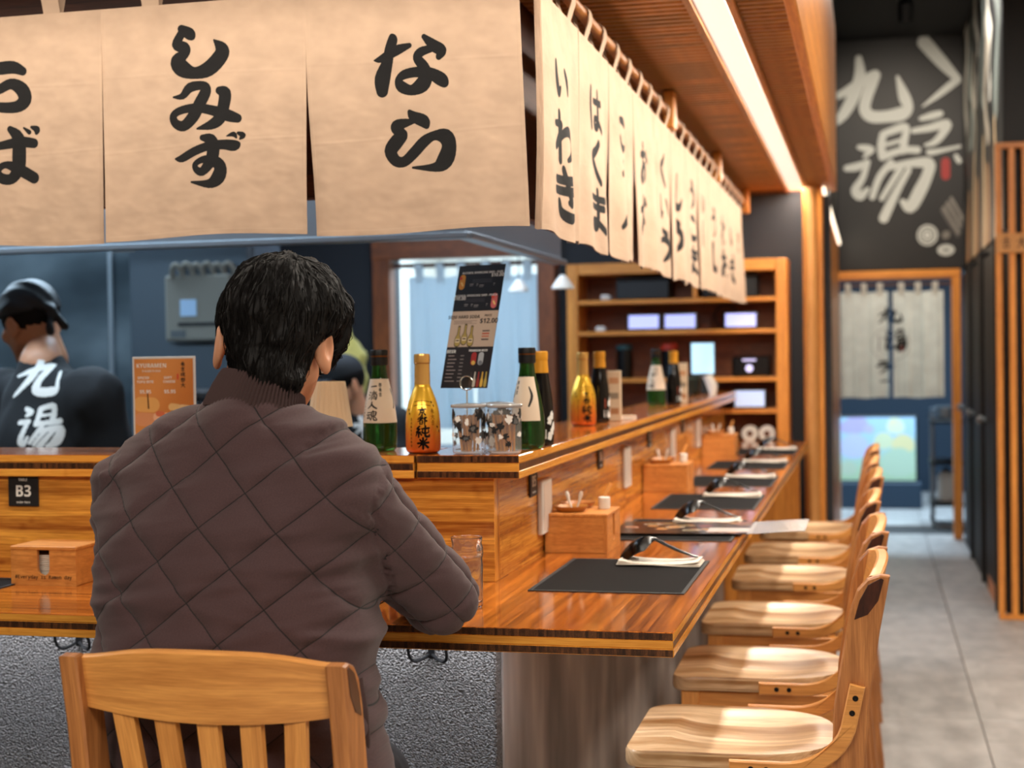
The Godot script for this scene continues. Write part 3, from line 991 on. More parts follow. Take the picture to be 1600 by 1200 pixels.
# ---------------------------------------------------------------- chairs
func make_chair(label: String, group: String) -> Node3D:
	# front towards -z, origin on the floor below the seat's middle; counter height
	var t := thing("counter_chair", label, "chair", Vector3.ZERO, 0, group)
	# seat: flat front with rounded corners, half-round back, a hollow
	var rim := []
	var w := 0.192
	for i in 7:
		var a := PI * 0.5 * i / 6.0
		rim.append(Vector2(w - 0.045 + 0.045 * sin(a), -0.195 + 0.045 - 0.045 * cos(a)))
	for i in range(1, 4):
		rim.append(Vector2(w, -0.15 + 0.12 * i / 3.0))
	for i in range(1, 15):
		var a := PI * 0.5 * i / 14.0
		rim.append(Vector2(w * pow(cos(a), 0.62), -0.03 + 0.228 * pow(sin(a), 0.85)))
	var left := []
	for q in rim:
		if q.x > 0.001:
			left.append(Vector2(-q.x, q.y))
	left.reverse()
	rim.append_array(left)
	var n := rim.size()
	var g := G.new()
	var under := G.new()
	var dish := func(q: Vector2) -> float:
		var d := Vector2(q.x / 0.165, (q.y - 0.015) / 0.150)
		var e := clampf(1.0 - pow(d.length(), 3.0), 0.0, 1.0)
		return 0.7 - 0.013 * e * (1.0 - 0.55 * exp(-pow(q.x / 0.035, 2.0)) * smoothstep(0.06, -0.12, q.y)) - 0.004 * smoothstep(-0.12, -0.195, q.y)
	var off := rng.randf()
	var uv := func(q: Vector2) -> Vector2: return Vector2(q.y, q.x + 0.23 + off)
	var rings := 12
	for k in rings:
		var s0 := float(k) / rings
		var s1 := float(k + 1) / rings
		for i in n:
			var a: Vector2 = rim[i]
			var b: Vector2 = rim[(i + 1) % n]
			var sh := func(q: Vector2, s: float) -> Vector3:
				var e: Vector2 = q * s * (1.0 if s < 1.0 else 0.985)
				return Vector3(e.x, dish.call(e) - (0.0 if s < 1.0 else 0.0), e.y)
			var p0: Vector3 = sh.call(a, s0); var p1: Vector3 = sh.call(b, s0); var p2: Vector3 = sh.call(b, s1); var p3: Vector3 = sh.call(a, s1)
			if k:
				g.tri(p0, p1, p2, uv.call(a * s0), uv.call(b * s0), uv.call(b * s1))
			g.tri(p0, p2, p3, uv.call(a * s0), uv.call(b * s1), uv.call(a * s1))
	for i in n:
		var a: Vector2 = rim[i]
		var b: Vector2 = rim[(i + 1) % n]
		var lv := [[0.985, 0.0], [1.0, -0.006], [1.0, -0.026], [0.985, -0.032]]
		for k in 3:
			var f := func(q: Vector2, l: Array) -> Vector3:
				var e: Vector2 = q * l[0]
				return Vector3(e.x, dish.call(q * 0.985) + l[1], e.y)
			g.quad(f.call(a, lv[k]), f.call(b, lv[k]), f.call(b, lv[k + 1]), f.call(a, lv[k + 1]), uv.call(a), uv.call(b), uv.call(b) + Vector2(0, 0.01), uv.call(a) + Vector2(0, 0.01))
		under.tri(Vector3(0, 0.664, 0), Vector3(a.x * 0.985, 0.667, a.y * 0.985), Vector3(b.x * 0.985, 0.667, b.y * 0.985), uv.call(Vector2.ZERO), uv.call(a), uv.call(b))
	var sm := G.new()
	sm.add(g)
	# outward check: the rim runs counter-clockwise from above when (x, z) turns from +x to +z is clockwise, so turn all faces up
	var fix := G.new()
	for f in sm.p.size() / 3:
		var nn := (sm.p[f * 3 + 1] - sm.p[f * 3]).cross(sm.p[f * 3 + 2] - sm.p[f * 3])
		var c := (sm.p[f * 3] + sm.p[f * 3 + 1] + sm.p[f * 3 + 2]) / 3.0
		if nn.dot(Vector3(0, 1, 0) if absf(nn.normalized().y) > 0.55 and c.y > 0.675 else Vector3(c.x, 0, c.z)) < 0.0:
			fix.tri(sm.p[f * 3], sm.p[f * 3 + 2], sm.p[f * 3 + 1], sm.t[f * 3], sm.t[f * 3 + 2], sm.t[f * 3 + 1])
		else:
			fix.tri(sm.p[f * 3], sm.p[f * 3 + 1], sm.p[f * 3 + 2], sm.t[f * 3], sm.t[f * 3 + 1], sm.t[f * 3 + 2])
	for f in under.p.size() / 3:
		fix.tri(under.p[f * 3], under.p[f * 3 + 1], under.p[f * 3 + 2], under.t[f * 3], under.t[f * 3 + 1], under.t[f * 3 + 2])
	part(t, "seat", fix.build(M.seat, 40))
	# frame under the seat
	var ap := G.new()
	box(Vector3(0, 0.632, -0.150), Vector3(0.30, 0.062, 0.022), 0.003, 0, ap)
	for s in [-1.0, 1.0]:
		box(Vector3(s * 0.162, 0.632, 0.015), Vector3(0.022, 0.062, 0.32), 0.003, 2, ap)
	box(Vector3(0, 0.632, 0.165), Vector3(0.31, 0.062, 0.022), 0.003, 0, ap)
	part(t, "apron", ap.build(M.beech, 0))
	for s in [-1.0, 1.0]:
		var lg := G.new()
		var q := PackedVector2Array([Vector2(-0.178, 0.0), Vector2(-0.146, 0.0), Vector2(-0.130, 0.663), Vector2(-0.172, 0.663)])
		part(t, "leg", prism(q, 0.036, 1, lg, 0.003).build(M.beech, 0), Transform3D(Basis(Vector3(0, 0, 1), Vector3(0, 1, 0), Vector3(-1, 0, 0)), Vector3(s * 0.162, 0, 0)))
		# rear leg and stile in one curved piece, side view in (z, y)
		q = PackedVector2Array([Vector2(0.272, 0.0), Vector2(0.302, 0.0), Vector2(0.263, 0.40), Vector2(0.253, 0.66), Vector2(0.263, 0.80), Vector2(0.283, 0.94), Vector2(0.302, 1.042), Vector2(0.284, 1.044), Vector2(0.262, 1.036), Vector2(0.244, 1.016), Vector2(0.230, 0.975), Vector2(0.213, 0.88), Vector2(0.200, 0.80), Vector2(0.194, 0.66), Vector2(0.206, 0.40)])
		part(t, "rear_post", prism(q, 0.028, 1, null, 0.003).build(M.shaded_stile, 0), Transform3D(Basis(Vector3(0, 0, 1), Vector3(0, 1, 0), Vector3(-1, 0, 0)), Vector3(s * 0.197, 0, 0)))
		q = PackedVector2Array([Vector2(0.238, 0.962), Vector2(0.248, 0.998), Vector2(0.263, 1.026), Vector2(0.286, 1.039), Vector2(0.291, 1.036), Vector2(0.281, 0.998), Vector2(0.262, 0.972)])
		part(t, "crest_end", prism(q, 0.003, 1, null, 0.0006).build(M.crest_end, 0), Transform3D(Basis(Vector3(0, 0, 1), Vector3(0, 1, 0), Vector3(-1, 0, 0)), Vector3(s * 0.2105, 0, 0)))
		# bent brace from the side of the seat up the post
		var mid := []
		for k in 5:
			mid.append(Vector2(0.01 + 0.095 * k / 4.0, 0.684))
		for k in range(1, 10):
			var a := PI * 0.5 * k / 9.0 * 0.93
			mid.append(Vector2(0.105 + 0.125 * sin(a), 0.684 + 0.110 * (1.0 - cos(a))))
		mid.append(Vector2(0.243, 0.845))
		var poly := PackedVector2Array()
		for k in mid.size():
			var dd: Vector2 = (mid[mini(k + 1, mid.size() - 1)] - mid[maxi(k - 1, 0)]).normalized()
			poly.append(mid[k] + Vector2(-dd.y, dd.x) * 0.014)
		for k in range(mid.size() - 1, -1, -1):
			var dd: Vector2 = (mid[mini(k + 1, mid.size() - 1)] - mid[maxi(k - 1, 0)]).normalized()
			poly.append(mid[k] - Vector2(-dd.y, dd.x) * 0.014)
		part(t, "bent_brace", prism(poly, 0.014, 0, null, 0.0025).build(M.beech, 0), Transform3D(Basis(Vector3(0, 0, 1), Vector3(0, 1, 0), Vector3(-1, 0, 0)), Vector3(s * 0.2185, 0, 0)))
		for sc in [Vector2(0.05, 0.684), Vector2(0.078, 0.684), Vector2(0.233, 0.795), Vector2(0.239, 0.822)]:
			part(t, "screw", lathe([Vector2(0.0055, 0), Vector2(0.005, 0.0014), Vector2(0.002, 0.0018), Vector2(0, 0.0006)], 10).build(M.black_metal), Transform3D(Basis(Vector3(0, -s, 0), Vector3(s, 0, 0), Vector3(0, 0, 1)), Vector3(s * 0.2257, sc.y, sc.x)))
		part(t, "side_stretcher", box(Vector3(s * 0.176, 0.22, 0.05), Vector3(0.02, 0.034, 0.42), 0.003, 2).build(M.beech, 0))
	part(t, "footrest", box(Vector3(0, 0.30, -0.156), Vector3(0.30, 0.036, 0.022), 0.003, 0).build(M.beech, 0))
	# crest rail, bowed to the rear, arched on top, leaning with the posts; its ends sit in the notches of the posts
	var cr := G.new()
	var ce := G.new()
	var nn2 := 24
	var crest := func(u: float, v: float, d: float) -> Vector3:
		var x := (u * 2.0 - 1.0) * 0.190
		var e := 1.0 - pow(u * 2.0 - 1.0, 2.0)
		var top := 1.040 + 0.014 * smoothstep(0.0, 1.0, e)
		var low := 0.967 - 0.016 * e
		var y := lerpf(low, top, v)
		return Vector3(x, y, 0.2595 + (y - 0.962) * 0.20 + 0.013 * e + d)
	var prof := [[0.0, -0.011], [0.0, 0.011], [0.5, 0.011], [0.97, 0.011], [1.0, 0.007], [1.0, -0.007], [0.97, -0.011], [0.5, -0.011], [0.0, -0.011]]
	for i in nn2:
		var u0 := float(i) / nn2
		var u1 := float(i + 1) / nn2
		for k in prof.size() - 1:
			var a: Array = prof[k]
			var b: Array = prof[k + 1]
			cr.quad(crest.call(u1, a[0], a[1]), crest.call(u1, b[0], b[1]), crest.call(u0, b[0], b[1]), crest.call(u0, a[0], a[1]), Vector2(u1 * 0.45, a[0] * 0.09 + k), Vector2(u1 * 0.45, b[0] * 0.09 + k), Vector2(u0 * 0.45, b[0] * 0.09 + k), Vector2(u0 * 0.45, a[0] * 0.09 + k))
	for u in [0.0, 1.0]:
		var q := []
		for k in prof.size() - 1:
			q.append(crest.call(u, prof[k][0], prof[k][1]))
		ce.face(q, Vector3(u * 2 - 1, 0, 0), func(p: Vector3) -> Vector2: return Vector2(p.z, p.y))
	var cm := cr.build(M.beech, 30)
	ce.build(M.crest_end, 0, cm)
	part(t, "crest_rail", cm)
	# five slats
	for i in 5:
		var u := 0.195 + 0.61 * i / 4.0
		var x := (u * 2.0 - 1.0) * 0.2115
		var e := 1.0 - pow(u * 2.0 - 1.0, 2.0)
		var sg := G.new()
		var lo := Vector3(x * 0.86, 0.69, 0.226)
		var hi := Vector3(x, 0.968, 0.262 + 0.012 * e)
		var md := Vector3(x * 0.92, 0.83, 0.240 + 0.004 * e)
		var rows := [lo, md, hi]
		for k in 2:
			var a: Vector3 = rows[k]
			var b: Vector3 = rows[k + 1]
			var hw := Vector3(0.0155, 0, 0)
			var hd := Vector3(0, 0, 0.006)
			var c := [-hw - hd, hw - hd, hw + hd, -hw + hd]
			for j in 4:
				sg.quad(b + c[j], b + c[(j + 1) % 4], a + c[(j + 1) % 4], a + c[j], Vector2(b.y, j * 0.03 + i), Vector2(b.y, j * 0.03 + 0.03 + i), Vector2(a.y, j * 0.03 + 0.03 + i), Vector2(a.y, j * 0.03 + i))
		part(t, "slat", sg.build(M.beech, 30))
	part(t, "lower_rail", box(Vector3(0, 0.70, 0.226), Vector3(0.37, 0.032, 0.02), 0.003, 0).build(M.beech, 0))
	return t

func chairs() -> void:
	chair0 = make_chair("pale wooden slat-back counter chair on which the man in the quilted jacket sits", "wooden counter chairs")
	chair0.position = Vector3(-0.892, 0, -2.135)
	var where := [-2.945, -3.60, -4.29, -5.08, -5.70, -6.42]
	var say := ["pale wooden counter chair nearest the camera at the side counter", "wooden counter chair second from the front corner of the side counter", "wooden counter chair third along the side counter, level with the printed menu", "wooden counter chair fourth along the side counter, fifth from the far end excluded", "wooden counter chair fifth along the side counter, last but one", "wooden counter chair farthest along the side counter, near the bamboo poles"]
	say[3] = "wooden counter chair fourth along the side counter, its leg foot showing on the aisle"
	for i in 6:
		dup(chair0, "counter_chair", Vector3(-0.272 + [0.0, 0.004, -0.004, 0.006, 0.0, 0.004][i], 0, where[i]), PI / 2 + [0.0, 0.012, -0.01, 0.015, -0.01, 0.0][i], say[i])

# ---------------------------------------------------------------- lettering: strokes as x, y, radius
# front curtains, in millimetres from the panel's top left corner
const FRONT := {
	"na": [[143,139,1,158,137,7,189,123,10,217,115,5],[181,94,4,183,102,10,176,120,10,171,143,11,159,175,16,157,199,12],[248,100,5,267,118,11,282,129,11,277,141,6],[262,124,7,241,129,9,233,140,9,245,158,11,249,176,13,240,192,15,218,201,10,198,193,11,192,180,7,205,170,9,231,167,10,257,171,11,279,184,13,286,192,9]],
	"ra": [[211,242,4,219,252,10,239,262,12,245,272,6],[217,261,5,186,266,11,180,274,9,193,285,11,181,297,14,167,315,13,176,334,11,194,337,10,216,321,11,238,302,11,260,292,9,283,296,15,290,315,15,280,341,17,259,353,9,211,350,2]],
	"shi": [[178,52,8,195,63,12,201,70,7],[178,62,9,167,83,10,183,91,12,187,101,9,169,117,15,179,133,17,205,144,12,237,137,16,263,113,16,265,98,13,249,80,2]],
	"mi": [[158,190,2,178,189,7,195,173,10,223,171,9,229,183,12,215,208,13,200,233,13,179,250,11,161,244,9,156,229,8,170,219,8,203,215,9,240,222,10,277,235,12,298,242,9],[259,183,8,271,190,13,268,215,13,259,240,13,240,252,10,209,258,2]],
	"zu": [[158,316,2,173,316,8,201,304,9,234,295,9,267,294,10,290,297,11,300,294,4],[220,277,6,239,283,12,244,304,14,238,325,13,219,346,9,205,341,7,203,330,6,220,322,7,243,325,11,259,339,13,254,360,15,233,372,9,193,366,2],[274,277,1,289,274,5,295,281,2],[299,272,3,309,277,6,303,284,2]],
	"chi": [[160,105,8,205,106,13,240,105,13,263,114,9],[191,67,7,180,106,11,169,150,10],[174,150,7,204,150,10,235,139,11,260,152,15,266,173,15,246,187,12,203,186,10,174,175,4]],
	"ba": [[165,230,9,156,270,13,165,328,14],[196,267,6,201,268,8,252,260,11,284,263,10],[230,233,7,248,252,14,249,292,16,246,316,14,230,336,11,207,335,11,198,320,8,216,307,7,245,315,12,282,334,12],[262,231,2,274,240,5],[280,230,3,292,235,7,291,242,4]],
}
# other characters, in a box of 100
const CH := {
	"i": [[18, 25, 6, 22, 50, 9, 32, 74, 8, 42, 64, 3], [66, 28, 5, 78, 46, 9, 80, 64, 6]],
	"wa": [[32, 8, 6, 33, 50, 7, 33, 94, 7], [12, 32, 4, 34, 28, 6, 40, 32, 4, 16, 74, 5, 45, 44, 6, 70, 35, 8, 85, 52, 9, 78, 76, 7, 58, 90, 3]],
	"ki": [[18, 28, 6, 77, 20, 7], [16, 48, 6, 82, 40, 7], [44, 6, 7, 64, 58, 8, 56, 64, 4], [28, 68, 6, 34, 86, 8, 60, 92, 8, 76, 86, 4]],
	"ha": [[20, 12, 6, 16, 50, 8, 22, 90, 7], [38, 34, 5, 88, 29, 6], [66, 10, 6, 67, 60, 7, 60, 82, 7, 44, 84, 6, 44, 70, 5, 62, 68, 6, 88, 86, 6]],
	"ku": [[66, 10, 6, 50, 28, 7, 26, 48, 9, 40, 64, 8, 68, 92, 6]],
	"ma": [[20, 26, 5, 80, 23, 6], [24, 44, 5, 76, 41, 6], [52, 8, 6, 54, 50, 7, 48, 82, 7, 28, 86, 6, 28, 74, 5, 50, 72, 6, 80, 88, 6]],
	"ko": [[26, 22, 6, 60, 20, 8, 74, 28, 5], [24, 64, 6, 32, 82, 8, 60, 84, 8, 82, 78, 5]],
	"u": [[38, 10, 6, 62, 18, 8], [22, 42, 5, 50, 33, 7, 74, 44, 10, 71, 68, 9, 42, 94, 3]],
	"be": [[8, 60, 4, 36, 36, 9, 60, 56, 8, 92, 80, 7], [60, 20, 5, 70, 31, 5], [76, 14, 5, 86, 25, 5]],
	"o": [[14, 30, 6, 60, 26, 6], [36, 8, 7, 36, 70, 8, 26, 84, 7, 16, 73, 5, 40, 52, 6, 70, 53, 8, 78, 72, 8, 55, 88, 3], [72, 20, 5, 88, 36, 6]],
	"ga": [[12, 36, 6, 50, 31, 7, 66, 42, 8, 58, 80, 8, 44, 80, 3], [38, 10, 7, 30, 56, 7, 14, 88, 5], [72, 36, 6, 88, 60, 6], [74, 12, 4, 82, 24, 5], [87, 8, 4, 94, 20, 5]],
	"shi": [[34, 8, 7, 30, 50, 9, 36, 82, 9, 62, 86, 8, 86, 62, 4]],
	"kyu": [[42, 4, 5, 41, 30, 7, 30, 62, 7, 4, 96, 3], [3, 48, 3, 36, 34, 6, 62, 26, 6, 52, 60, 7, 54, 84, 8, 80, 86, 9, 96, 78, 6, 86, 40, 3]],
	"yu": [[12, 12, 4, 24, 20, 6, 16, 28, 3], [3, 42, 5, 24, 40, 5], [22, 42, 5, 10, 80, 6, 18, 88, 6, 28, 74, 3], [46, 12, 5, 44, 46, 5], [46, 12, 5, 76, 8, 6, 73, 42, 5], [48, 28, 3, 72, 25, 3], [44, 46, 5, 92, 40, 6], [56, 54, 5, 34, 86, 4], [52, 60, 4, 92, 56, 7, 86, 84, 8, 72, 94, 4], [66, 60, 4, 44, 90, 4], [80, 60, 4, 54, 98, 6]],
	"raa": [[28, 18, 6, 74, 15, 6], [16, 44, 6, 78, 38, 8, 70, 64, 7, 34, 92, 3]],
	"one": [[16, 52, 5, 50, 48, 6, 86, 44, 7]],
	"drop": [[8, 18, 4, 22, 26, 5], [4, 44, 4, 18, 50, 5], [8, 88, 4, 24, 66, 3], [60, 5, 4, 60, 18, 4], [36, 23, 3, 92, 18, 4], [52, 25, 3, 56, 35, 4], [76, 22, 4, 70, 34, 3], [40, 40, 4, 40, 94, 4], [42, 40, 4, 92, 38, 5, 88, 88, 5, 78, 88, 3], [52, 54, 3, 80, 52, 3], [66, 44, 3, 66, 64, 3], [54, 68, 3, 54, 82, 3], [54, 68, 3, 78, 66, 4, 76, 81, 3, 54, 83, 3]],
	"enter": [[48, 12, 6, 44, 48, 7, 10, 90, 3], [46, 28, 5, 64, 62, 8, 94, 86, 7]],
	"soul": [[10, 22, 4, 38, 19, 4], [4, 42, 4, 42, 38, 4], [26, 42, 4, 12, 72, 4, 36, 66, 4], [32, 54, 3, 42, 78, 4], [66, 3, 4, 58, 14, 3], [50, 16, 4, 50, 48, 4], [50, 16, 4, 90, 14, 5, 86, 46, 4], [50, 32, 3, 86, 30, 3], [50, 48, 4, 86, 46, 4], [68, 16, 3, 68, 48, 3], [60, 50, 4, 46, 88, 3], [72, 50, 4, 72, 82, 5, 94, 86, 5, 95, 72, 3], [80, 56, 3, 88, 68, 4]],
	"kyo": [[48, 4, 6, 54, 16, 5], [14, 25, 5, 88, 20, 6], [34, 36, 4, 34, 54, 4], [34, 36, 4, 70, 34, 5, 68, 54, 4], [34, 55, 4, 68, 53, 4], [52, 56, 5, 52, 94, 6, 42, 86, 3], [32, 66, 5, 20, 84, 3], [68, 64, 4, 84, 82, 6]],
	"to": [[12, 20, 4, 56, 15, 5], [34, 4, 5, 34, 32, 5], [4, 36, 4, 64, 29, 5], [56, 12, 5, 36, 40, 4, 6, 62, 3], [26, 52, 4, 26, 90, 4], [26, 52, 4, 54, 50, 5, 52, 88, 4], [28, 70, 3, 52, 68, 3], [26, 90, 4, 52, 88, 4], [74, 14, 5, 74, 96, 5], [74, 14, 5, 93, 16, 5, 79, 38, 4, 96, 54, 6, 80, 64, 3]],
	"pure": [[32, 6, 5, 16, 28, 5, 34, 30, 4, 12, 54, 5, 38, 52, 4], [26, 54, 5, 26, 94, 5], [14, 66, 4, 8, 84, 3], [36, 62, 4, 44, 76, 5], [48, 27, 5, 94, 22, 6], [52, 40, 4, 52, 60, 5, 88, 58, 4, 90, 38, 4], [70, 6, 6, 68, 60, 6, 72, 88, 7, 93, 88, 6, 95, 74, 3]],
	"rice": [[50, 6, 7, 50, 95, 7], [10, 49, 6, 90, 44, 7], [26, 18, 5, 38, 33, 6], [76, 15, 6, 62, 32, 4], [47, 50, 6, 16, 82, 3], [53, 50, 6, 86, 84, 8]],
	"mini": [[30, 10, 5, 70, 8, 5], [50, 8, 5, 48, 50, 6], [14, 38, 5, 86, 34, 5], [30, 60, 5, 30, 92, 5], [30, 60, 5, 72, 58, 5, 70, 92, 5], [30, 92, 5, 70, 90, 5]],
	"ten": [[10, 40, 5, 90, 36, 6], [50, 6, 6, 48, 50, 6, 12, 94, 4], [52, 50, 5, 88, 92, 7]],
}

func cloth_print(w: int, h: int, base: Color, s: int) -> Image:
	var im := Image.create_empty(w, h, false, Image.FORMAT_RGB8)
	var n := noise(s, 0.01, 3)
	for y in h:
		for x in w:
			var k := 1.0 + 0.05 * n.get_noise_2d(x, y * 1.3) + (0.018 if (x + y) % 2 else -0.018)
			im.set_pixel(x, y, Color(base.r * k, base.g * k, base.b * k))
	return im

func cloth_mat(im: Image) -> StandardMaterial3D:
	var m := printed(im, 0.95)
	m.heightmap_enabled = true
	m.heightmap_texture = M.cloth_relief
	m.heightmap_scale = 0.3
	m.backlight_enabled = true
	m.backlight = Color(0.16, 0.13, 0.10)
	return m

func loop_mesh(dir: Vector3, across: Vector3, m: Material, low := -0.075, wide := 0.038) -> ArrayMesh:
	# a strap over a rod at the origin: across = way along the rod, dir = way the front faces
	var pts := [Vector2(0.0035, low), Vector2(0.006, -0.05), Vector2(0.0165, -0.018)]
	for k in 7:
		var a := PI * k / 6.0
		pts.append(Vector2(0.0172 * cos(a), 0.0172 * sin(a)))
	pts.append_array([Vector2(-0.0165, -0.018), Vector2(-0.006, -0.05), Vector2(-0.003, low)])
	var f := func(u: float, v: float) -> Vector3:
		var k := clampf((1.0 - v) * (pts.size() - 1), 0.0, pts.size() - 1.001)
		var q: Vector2 = pts[int(k)].lerp(pts[int(k) + 1], k - int(k))
		return dir * q.x + Vector3.UP * q.y + across * ((u - 0.5) * wide)
	return sheet(1, 24, f, 0.0015).build(m, 60)

func norens() -> void:
	var ink := Color(0.055, 0.05, 0.05)
	var base := Color(0.75, 0.64, 0.545)
	var strap: ArrayMesh = loop_mesh(Vector3(0, 0, 1), Vector3(1, 0, 0), M.cloth)
	var text := [["na", "ra"], ["shi", "mi", "zu"], ["chi", "ba"], []]
	var say := ["large beige curtain at the corner of the front counter with two big black characters", "large beige curtain with three black characters, above the man's head", "large beige curtain at the left edge, its characters cut off", "large beige curtain beyond the left edge of the front counter"]
	for k in 3:
		var xl := -1.0755 - 0.445 * k
		var im := cloth_print(556, 594, base, 60 + k)
		for c in text[k]:
			for st in FRONT[c]:
				var q := PackedFloat32Array()
				for v in st:
					q.append(v * 1.25)
				brush(im, q, ink)
		var t := thing("curtain", say[k], "curtain", Vector3.ZERO, 0, "curtains of the front counter")
		var ph := rng.randf() * 6.0
		var f := func(u: float, v: float) -> Vector3:
			var low := smoothstep(0.25, 1.0, v)
			var x: float = xl + 0.445 * u + (0.5 - u) * 0.012 * low + 0.006 * low * (1.0 if k == 0 else 0.5) - (0.013 * u * (1.0 - v) if k == 0 else 0.0)
			var z: float = -2.7425 + 0.005 * sin(u * 9.0 + ph) * low + 0.006 * sin(u * 3.1 + ph * 2.0 + v * 2.0) * v + 0.010 * low * pow(absf(u * 2.0 - 1.0), 6.0) * (1.0 if k % 2 else -1.0)
			return Vector3(x, 2.17 - v * (0.475 + 0.006 * sin(u * 4.0 + ph) + 0.006 * u * (1.0 if k == 0 else 0.2) - 0.003), z)
		part(t, "cloth", sheet(36, 30, f).build(cloth_mat(im), 60))
		for i in 2:
			part(t, "loop", strap, Transform3D(Basis.IDENTITY, Vector3(xl + 0.11 + 0.222 * i, 2.225, -2.75)))
	# the side row, seen almost edge on
	var side_strap: ArrayMesh = loop_mesh(Vector3(1, 0, 0), Vector3(0, 0, -1), M.cloth)
	var row := [["i", "wa", "ki"], ["ha", "ku", "ma"], ["ko", "u", "be"], ["o", "ga"], ["ku", "i", "u"], ["shi", "u"], ["u", "ko", "ma"], ["i", "shi", "ku"], ["u", "shi"], ["wa", "o"], ["i", "ki"], ["ma", "ha"]]
	var ord := ["nearest full", "second", "third", "fourth", "fifth", "sixth", "seventh", "eighth", "ninth", "tenth", "eleventh", "last"]
	for k in 12:
		var zc := -3.03 - 0.385 * k
		var im := cloth_print(256, 316, base, 80 + k)
		var n: int = row[k].size()
		for i in n:
			var ch: Array = CH[row[k][i]]
			var y0 := 60.0 + i * 78.0 if n == 3 else 78.0 + i * 98.0
			glyph(im, ch, Rect2(72, y0, 112, 74 if n == 3 else 88), ink, 1.05)
		var t := thing("curtain", "narrow-looking beige curtain of the side row, %s from the corner" % ord[k], "curtain", Vector3.ZERO, 0, "curtains of the side counter")
		var ph := rng.randf() * 6.0
		var f := func(u: float, v: float) -> Vector3:
			var low := smoothstep(0.1, 1.0, v)
			var x: float = -0.6235 + 0.012 * sin(u * 8.0 + ph) * low + 0.008 * sin(u * 15.0 + ph * 3.0) * low
			var z: float = zc + 0.190 - 0.380 * u - (0.5 - u) * 0.010 * low
			return Vector3(x, 2.17 - v * (0.475 + 0.008 * sin(u * 7.0 + ph)), z)
		part(t, "cloth", sheet(30, 16, f).build(cloth_mat(im), 60))
		for i in 2:
			part(t, "loop", side_strap, Transform3D(Basis.IDENTITY, Vector3(-0.63, 2.225, zc + 0.095 - 0.19 * i)))
	# the short end piece folded round the corner
	var im2 := cloth_print(256, 316, base, 99)
	glyph(im2, [[150, 20, 6, 158, 60, 9, 150, 90, 6]], Rect2(40, 70, 112, 110), ink)
	var t2 := thing("curtain", "folded end of the side curtains at the corner, half hidden", "curtain", Vector3.ZERO, 0, "curtains of the side counter")
	var f2 := func(u: float, v: float) -> Vector3:
		var a := clampf(u / 0.5, 0.0, 1.0)
		var b := clampf((u - 0.5) / 0.5, 0.0, 1.0)
		var q := Vector3(-0.630, 0, -2.812).lerp(Vector3(-0.629, 0, -2.816), a).lerp(Vector3(-0.628, 0, -2.838), b)
		q.x += 0.006 * sin(v * 4.0) * v + 0.012 * sin(a * PI) * (1.0 - b)
		return Vector3(q.x, 2.17 - v * 0.472, q.z)
	part(t2, "cloth", sheet(24, 16, f2).build(cloth_mat(im2), 60))
	part(t2, "loop", side_strap, Transform3D(Basis.IDENTITY, Vector3(-0.63, 2.225, -2.815)))

# ---------------------------------------------------------------- kitchen
func pane_pair(label: String, group: String, x0: float, x1: float, top: float, low: float, z: float, m: Material, s: int, rod_y: float, loops: int) -> void:
	var t := thing("curtain", label, "curtain", Vector3.ZERO, 0, group)
	var ph := s * 1.7
	var f := func(u: float, v: float) -> Vector3:
		return Vector3(lerpf(x0, x1, u), lerpf(top, low, v) + 0.004 * sin(u * 9.0), z + (0.016 * sin(u * 17.0 + ph) + 0.008 * sin(u * 37.0 + ph)) * (0.25 + 0.75 * v))
	part(t, "cloth", sheet(40, 14, f).build(m, 60))
	var strap: ArrayMesh = loop_mesh(Vector3(0, 0, 1), Vector3(1, 0, 0), m, top - rod_y - 0.03, 0.045)
	for i in loops:
		part(t, "loop", strap, Transform3D(Basis.IDENTITY, Vector3(lerpf(x0, x1, (i + 0.5) / loops), rod_y, z)))

func tablet(label: String, at0: Vector3, w: float, h: float, lean: float, screen: Material, yaw := 0.0) -> Node3D:
	var t := thing("tablet", label, "tablet", at0, yaw, "lit tablets in the shelf cabinet")
	var x := Transform3D(Basis.from_euler(Vector3(-lean, 0, 0)), Vector3(0, h * 0.5, 0))
	part(t, "body", box(Vector3.ZERO, Vector3(w, h, 0.012), 0.004).build(M.black_gloss, 0), x)
	part(t, "screen", box(Vector3(0, 0, 0.0062), Vector3(w - 0.024, h - 0.022, 0.002), 0.0005).build(screen, 0), x)
	part(t, "stand", box(Vector3(0, h * 0.35, -0.045), Vector3(w * 0.5, h * 0.7, 0.01), 0.003).build(M.black, 0), Transform3D(Basis.from_euler(Vector3(0.25, 0, 0)), Vector3.ZERO))
	return t

